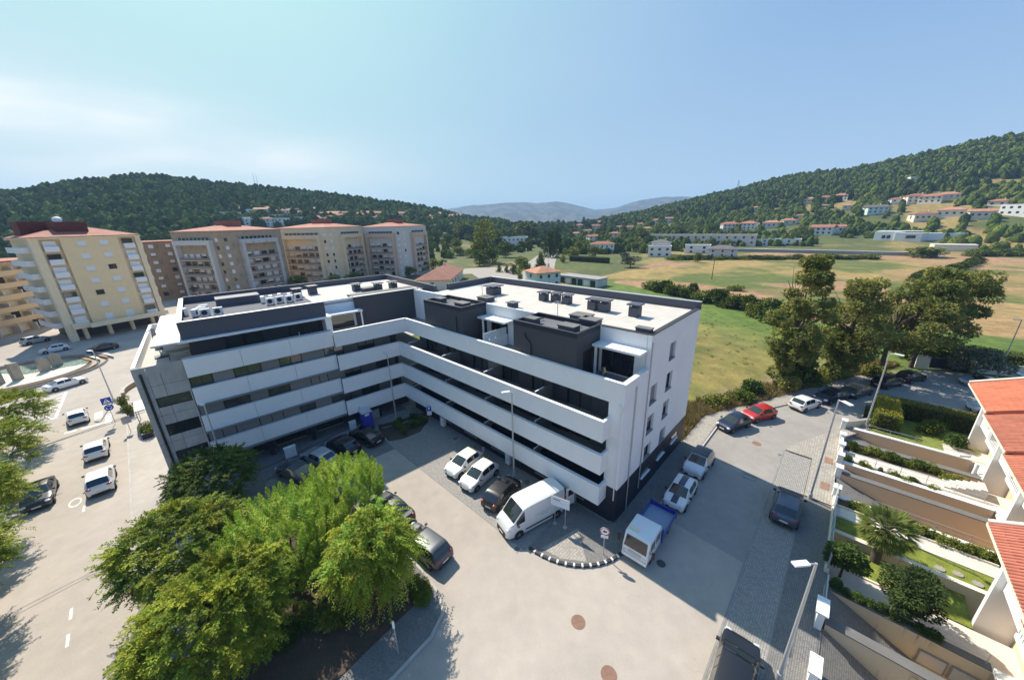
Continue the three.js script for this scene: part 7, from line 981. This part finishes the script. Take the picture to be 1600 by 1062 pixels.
{ let t = signPost('parking_sign', 'blue parking sign above the white van, P on blue', 20.4, -15.0, 2.9, cam2(20, -15) + 0.2, 0.1); flat(t, 'face', 0.62, 0.62, 2.6, std(0xffffff, 0.5, { map: pTex })); flat(t, 'plate', 0.55, 0.3, 2.1, M.whiteClean);
  t = signPost('parking_sign', 'blue parking sign at the planting bed in the shaded inner corner', 19.6, -32.3, 2.6, cam2(20, -32), 0); flat(t, 'face', 0.6, 0.6, 2.3, std(0xffffff, 0.5, { map: pTex })); flat(t, 'plate', 0.5, 0.5, 1.7, M.blind);
  t = signPost('no_entry_sign', 'round sign with dark arrow symbol and red rim on the corner kerb', 17.9, -8.75, 2.3, cam2(18, -9), 0.12);
  { const tx = signTex(128, 128, (c, w, h) => { c.fillStyle = '#f0f0ee'; c.fillRect(0, 0, w, h); c.strokeStyle = '#b03038'; c.lineWidth = 12; c.beginPath(); c.arc(64, 64, 56, 0, 7); c.stroke(); c.fillStyle = '#15181e'; c.beginPath(); c.moveTo(34, 62); c.lineTo(62, 36); c.lineTo(62, 50); c.lineTo(92, 50); c.lineTo(92, 76); c.lineTo(62, 76); c.lineTo(62, 90); c.fill(); }); const g = new THREE.CylinderGeometry(0.33, 0.33, 0.02, 28); g.rotateX(Math.PI / 2); g.translate(0, 2.1, 0.045); const d = part(t, 'disc', g, M.galv); const f = new THREE.CircleGeometry(0.325, 28); f.translate(0, 2.1, 0.06); part(d, 'face', f, std(0xffffff, 0.5, { map: tx })); flat(t, 'plate', 0.5, 0.22, 1.62, M.whiteClean); }
  { const tx = signTex(256, 128, (c, w, h) => { c.fillStyle = '#e2e7ec'; c.fillRect(0, 0, w, h); c.fillStyle = '#22304e'; for (let i = 0; i < 9; i++) c.fillRect(34 + i * 11, 30, 8, 12 + (i * 7) % 5); c.fillStyle = '#8e9aaa'; c.fillRect(60, 66, 150, 3); });
    const b = thing('information_board', 'white information board on two posts behind the delivery van', 'sign', [17.9, 0.13, -12.5], cam2(18, -12.5) - 0.35); for (const a of [-1, 1]) { part(b, 'post', bar([a * 0.42, 0, 0], [a * 0.42, 2.6, 0], 0.035, 8), M.galv); part(b, 'base_plate', bx(a * 0.42 - 0.15, a * 0.42 + 0.15, 0, 0.03, -0.15, 0.15), M.galv); } part(b, 'board', bx(-0.75, 0.75, 1.8, 2.65, 0.04, 0.075), M.galv); const g = new THREE.PlaneGeometry(1.5, 0.85); g.translate(0, 2.225, 0.08); part(b, 'face', g, std(0xffffff, 0.5, { map: tx })); }
  t = signPost('crossing_sign', 'blue pedestrian crossing and roundabout signs on one post by the left road', -6.0, -62.5, 3.2, cam2(-6, -62), 0.1);
  { const a = signTex(128, 128, (c, w, h) => { c.fillStyle = '#1f46a8'; c.fillRect(0, 0, w, h); c.fillStyle = '#f2f4f4'; c.beginPath(); c.moveTo(64, 20); c.lineTo(110, 104); c.lineTo(18, 104); c.fill(); c.fillStyle = '#15181e'; c.fillRect(58, 50, 10, 26); c.beginPath(); c.arc(63, 44, 7, 0, 7); c.fill(); c.lineWidth = 7; c.strokeStyle = '#15181e'; c.beginPath(); c.moveTo(62, 74); c.lineTo(48, 96); c.moveTo(64, 74); c.lineTo(78, 96); c.stroke(); }), b = signTex(128, 128, (c, w, h) => { c.fillStyle = '#1f46a8'; c.fillRect(0, 0, w, h); c.strokeStyle = '#f2f4f4'; c.lineWidth = 12; for (let i = 0; i < 3; i++) { c.beginPath(); c.arc(64, 64, 36, i * 2.094, i * 2.094 + 1.5); c.stroke(); } });
    flat(t, 'face', 0.85, 0.85, 3.0, std(0xffffff, 0.5, { map: a })); const g = new THREE.CircleGeometry(0.4, 24); g.translate(0, 2.1, 0.05); const d = part(t, 'disc', new THREE.CylinderGeometry(0.4, 0.4, 0.02, 24).rotateX(Math.PI / 2).translate(0, 2.1, 0.035), M.galv); part(d, 'face', g, std(0xffffff, 0.5, { map: b })); }
  t = signPost('name_sign', 'thin sign post at the edge of the shaded cobbled pavement under the island trees', 4.9, -13.9, 2.6, cam2(5, -14), 0.12); flat(t, 'plate', 0.12, 0.5, 2.35, M.whiteClean);
  t = signPost('road_sign', 'dark-backed square road sign standing on the left pavement by the planters', -4.7, -57.8, 2.0, Math.PI + 0.2, 0.1); flat(t, 'plate', 0.75, 0.85, 1.6, M.dark);
}
{ // portable toilet
  const t = thing('portable_toilet', 'blue portable toilet with pale roof against the dark ground floor', 'toilet', [14.5, 0.12, -37.6], -0.1), bl = std(C(0.03, 0.05, 0.36), 0.5); part(t, 'cabin', bx(-0.55, 0.55, 0.1, 2.05, -0.55, 0.55), bl); for (let i = 0; i < 5; i++) part(t, 'rib', bx(-0.5 + i * 0.24, -0.42 + i * 0.24, 0.25, 1.7, 0.55, 0.58), bl); part(t, 'door', bx(-0.4, 0.4, 0.15, 1.85, 0.582, 0.6), bl); part(t, 'badge', bx(-0.3, 0.18, 1.72, 1.98, 0.601, 0.61), M.whiteClean); part(t, 'skid', bx(-0.6, 0.6, 0, 0.1, -0.6, 0.6), M.dark);
  const s = new THREE.Shape([[-0.6, 0], [0.6, 0], [0.5, 0.18], [0, 0.28], [-0.5, 0.18]].map(p => new THREE.Vector2(...p))); const g = new THREE.ExtrudeGeometry(s, { depth: 1.2, bevelEnabled: false }); g.translate(0, 2.05, -0.6); part(t, 'roof', muv(g), std(C(0.55, 0.57, 0.58), 0.6)); part(t, 'vent_pipe', bar([-0.45, 2.1, -0.4], [-0.45, 2.6, -0.4], 0.05), M.galv);
}
function cabinet(x, z, turn, w, h, label, mat = M.blind, y = 0.1) { const t = thing('utility_cabinet', label, 'cabinet', [x, y, z], turn); part(t, 'case', bx(-w / 2, w / 2, 0.08, h, -0.18, 0.18), mat); part(t, 'plinth', bx(-w / 2 - 0.03, w / 2 + 0.03, 0, 0.08, -0.2, 0.2), M.capGrey); part(t, 'lid', bx(-w / 2 - 0.04, w / 2 + 0.04, h, h + 0.05, -0.22, 0.22), mat); part(t, 'lock', bx(w * 0.2, w * 0.2 + 0.05, h * 0.55, h * 0.65, 0.18, 0.2), M.dark); }
cabinet(6.6, -38.1, -0.1, 1.0, 1.15, 'white utility cabinet behind the dark grey coupe'); cabinet(13.1, -38.3, -0.1, 0.7, 1.05, 'pale utility cabinet left of the portable toilet'); cabinet(16.0, -38.6, -0.1, 0.9, 1.2, 'grey utility cabinet right of the portable toilet', M.capGrey); cabinet(20.5, -31.0, -1.5, 0.6, 1.15, 'slim grey cabinet against the long wing by the planting bed'); cabinet(20.55, -13.4, -1.5, 1.0, 1.3, 'grey electricity cabinet against the wall behind the white van', M.capGrey); cabinet(20.6, -20.6, -1.5, 0.5, 1.2, 'small white meter box on the plinth behind the lamp post', M.whiteClean);
{ const b = thing('gas_bollard', 'short pale bollard in front of the plinth near the yellow-tailed car', 'bollard', [20.3, 0.01, -23.9]); part(b, 'post', cyl(0.13, 0.13, 0.75, 0, 0, 0, 12), M.blind); part(b, 'cap', cyl(0.15, 0.08, 0.1, 0, 0.75, 0, 12), M.dark);
  const w = thing('timber_beam', 'long dark timber beam laid across the planting bed in the inner corner', 'beam', [18, 0, -34.8]); wpart(w, 'beam', slab([[15.1, -35.9], [20.7, -34.1], [20.8, -34.4], [15.2, -36.2]], 0.35, 0.6), M.wood); wpart(w, 'post', bx(15.1, 15.35, 0, 0.7, -36.1, -35.9), M.wood); wpart(w, 'post', bx(20.5, 20.75, 0, 0.9, -34.4, -34.15), M.wood);
  struct('flower_bed', slab([[14.75, -33.2], [16, -32.4], [18.2, -32.2], [20.4, -34.0], [15.1, -36.0]], -0.05, 0.09), M.soil);
}
function planter(x, z, label) { const t = thing('plant_pot', label, 'planter', [x, 0.12, z]); part(t, 'pot', cyl(0.3, 0.42, 0.7, 0, 0, 0, 14), M.dark); const m = part(t, 'plant', bushes[4], farLeaf); m.position.y = 0.62; m.scale.set(0.75, 0.95, 0.75); }
planter(-5.1, -67.2, 'potted yellow-green shrub on the left pavement, farther of two'); planter(-4.6, -63.4, 'potted yellow-green shrub on the left pavement, nearer of two'); 
{ const t = thing('cafe_awning', 'white cafe canopy with planter against the hidden side of the stone-clad end', 'canopy', [-3.1, 0.12, -57]); part(t, 'canopy', bx(-0.75, 0.6, 2.3, 2.4, -4.2, -0.6), M.blind); for (const z of [-4, -0.8]) part(t, 'post', bx(-0.72, -0.64, 0, 2.3, z - 0.04, z + 0.04), M.galv); part(t, 'planter', bx(-0.7, 0.2, 0, 0.6, 0.4, 2.6), M.dark); const m = part(t, 'plant', bushes[0], farLeaf); m.position.set(-0.25, 0.5, 1.5); m.scale.set(0.8, 0.9, 1.2); }
{ const t = thing('low_wall', 'curved brown low wall at the roundabout corner of the pavement', 'wall', [-4, 0, -75]); const pts = []; for (let i = 0; i <= 8; i++) { const a = lerp(-1.5, 0.15, i / 8); pts.push([-1.2 - Math.cos(a) * 4.2, -72.5 + Math.sin(a) * 5]); } wpart(t, 'wall', slab([...pts, ...pts.map(([x, z]) => [x + 0.35, z + 0.1]).reverse()], 0, 0.75), std(C(0.36, 0.22, 0.12), 0.9, { map: TStain })); wpart(t, 'coping', slab([...pts.map(([x, z]) => [x - 0.04, z]), ...pts.map(([x, z]) => [x + 0.4, z + 0.1]).reverse()], 0.75, 0.82), M.kerb); }
{ // end of the street: dark gate, walls
  const t = thing('dark_gate', 'dark metal sliding gate at the end of the street', 'gate', [80.5, 0, 13.3]); wpart(t, 'leaf', slab([[79.0, 11.4], [80.6, 15.3], [80.75, 15.25], [79.15, 11.35]], 0.1, 1.7), M.dark); for (let i = 0; i < 10; i++) { const k = i / 9; wpart(t, 'slat', slab([[lerp(78.97, 80.5, k), lerp(11.45, 15.2, k)], [lerp(78.97, 80.5, k) + 0.05, lerp(11.45, 15.2, k) + 0.12], [lerp(78.97, 80.5, k) + 0.1, lerp(11.45, 15.2, k) + 0.1], [lerp(78.97, 80.5, k) + 0.05, lerp(11.45, 15.2, k)]], 0.12, 1.68), M.black); }
  let w = thing('gate_pillar', 'pale block pillar left of the dark gate', 'pillar', [78.6, 0, 10.6]); part(w, 'shaft', bx(-0.25, 0.25, -0.1, 1.8, -0.7, 0.6), M.cream); part(w, 'cap', bx(-0.3, 0.3, 1.8, 1.88, -0.75, 0.65), M.capGrey);
  w = thing('boundary_wall', 'low cream wall right of the dark gate behind the olive tree', 'wall', [83, 0, 20]); wpart(w, 'wall', slab([[80.8, 15.5], [83.5, 24], [84, 34], [84.3, 34], [83.8, 24], [81.1, 15.4]], -0.1, 1.5), M.cream); wpart(w, 'coping', slab([[80.75, 15.5], [83.45, 24], [83.95, 34], [84.35, 34], [83.85, 24], [81.15, 15.4]], 1.5, 1.57), M.capGrey);
  w = thing('boundary_wall', 'white stepped wall beside the silver-blue fastback', 'wall', [76, 0, 21]); wpart(w, 'wall', slab([[79.2, 18.9], [72, 21.5], [72.1, 21.8], [79.3, 19.2]], -0.1, 1.4), M.white); wpart(w, 'coping', slab([[79.2, 18.86], [72, 21.46], [72.1, 21.84], [79.3, 19.24]], 1.4, 1.46), M.whiteClean);
}
{ // wires over the left road
  const pole = thing('utility_pole', 'slim wooden pole in the dry field beyond the hedge line', 'pole', [150, 0, -38]); part(pole, 'shaft', bar([0, -0.2, 0], [0, 8, 0], 0.14, 8, 0.1), M.bark); part(pole, 'cross_arm', bx(-0.8, 0.8, 7.2, 7.35, -0.06, 0.06), M.bark);
  for (const [a, b, l] of [[-26, 1.2, 'telephone wire over the left road, reaching the block'], [-27, 0.6, 'second telephone wire over the left road beside the first']]) { const pts = []; for (let i = 0; i <= 20; i++) { const k = i / 20; pts.push(new THREE.Vector3(lerp(-2.2, -24, k), lerp(7.5 + b * 0.3, 8.5, k) - Math.sin(k * Math.PI) * 0.6, lerp(-42, a - 12, k))); } const m = mesh(new THREE.TubeGeometry(new THREE.CatmullRomCurve3(pts), 40, 0.02, 5), M.dark); m.name = numbered('overhead_wire'); tag(m, l, 'wire'); scene.add(m); }
  const pn = thing('pylon', 'thin lattice pylon on the right hill skyline', 'pylon', [0, 0, 0]); const pa = 30.9 * Math.PI / 180, pr = 715, px = pr * (Math.cos(pa) * CA + Math.sin(pa) * SA), pz = pr * (-Math.cos(pa) * SA + Math.sin(pa) * CA); pn.position.set(px, terr(px, pz) - 0.5, pz); for (const [a, b] of [[-1, -1], [1, -1], [-1, 1], [1, 1]]) part(pn, 'leg', bar([a * 2, 0, b * 2], [a * 0.3, 22, b * 0.3], 0.2, 5), M.galv); for (const y of [15, 19]) part(pn, 'cross_arm', bar([-4, y, 0], [4, y, 0], 0.18, 5), M.galv);
  [[-33.1, 'left'], [-32.8, 'right']].forEach(([a, s]) => { const ar = a * Math.PI / 180, r = 618, x = r * (Math.cos(ar) * CA + Math.sin(ar) * SA), z = r * (-Math.cos(ar) * SA + Math.sin(ar) * CA), t = thing('radio_mast', `thin radio mast on the left hill crest, the ${s} of two`, 'mast', [x, terr(x, z) - 0.5, z]); part(t, 'shaft', bar([0, 0, 0], [0, 22, 0], 0.3, 6, 0.15), M.galv); part(t, 'antenna', bar([0, 22, 0], [0, 25, 0], 0.1, 5), M.galv); });
}
{ // things that share a label are told apart by their order from left to right
  const by = new Map(); for (const o of scene.children) if (o.userData.label && !o.userData.kind) { const l = o.userData.label; by.has(l) ? by.get(l).push(o) : by.set(l, [o]); }
  const one = ['', 'first', 'second', 'third', 'fourth', 'fifth', 'sixth', 'seventh', 'eighth', 'ninth', 'tenth', 'eleventh', 'twelfth', 'thirteenth', 'fourteenth', 'fifteenth', 'sixteenth', 'seventeenth', 'eighteenth', 'nineteenth', 'twentieth', 'twenty-first', 'twenty-second', 'twenty-third', 'twenty-fourth', 'twenty-fifth', 'twenty-sixth', 'twenty-seventh', 'twenty-eighth'];
  for (const [l, a] of by) if (a.length > 1) { a.sort((p, q) => azim(p.position.x, p.position.z) - azim(q.position.x, q.position.z)); a.forEach((o, i) => { if (i < one.length - 1) { o.userData.label = `${l}, ${i ? one[i + 1] + ' from left' : 'leftmost'}`; o.userData.group ??= l; } }); }
}
scene.updateMatrixWorld(true);
renderer.render(scene, camera);
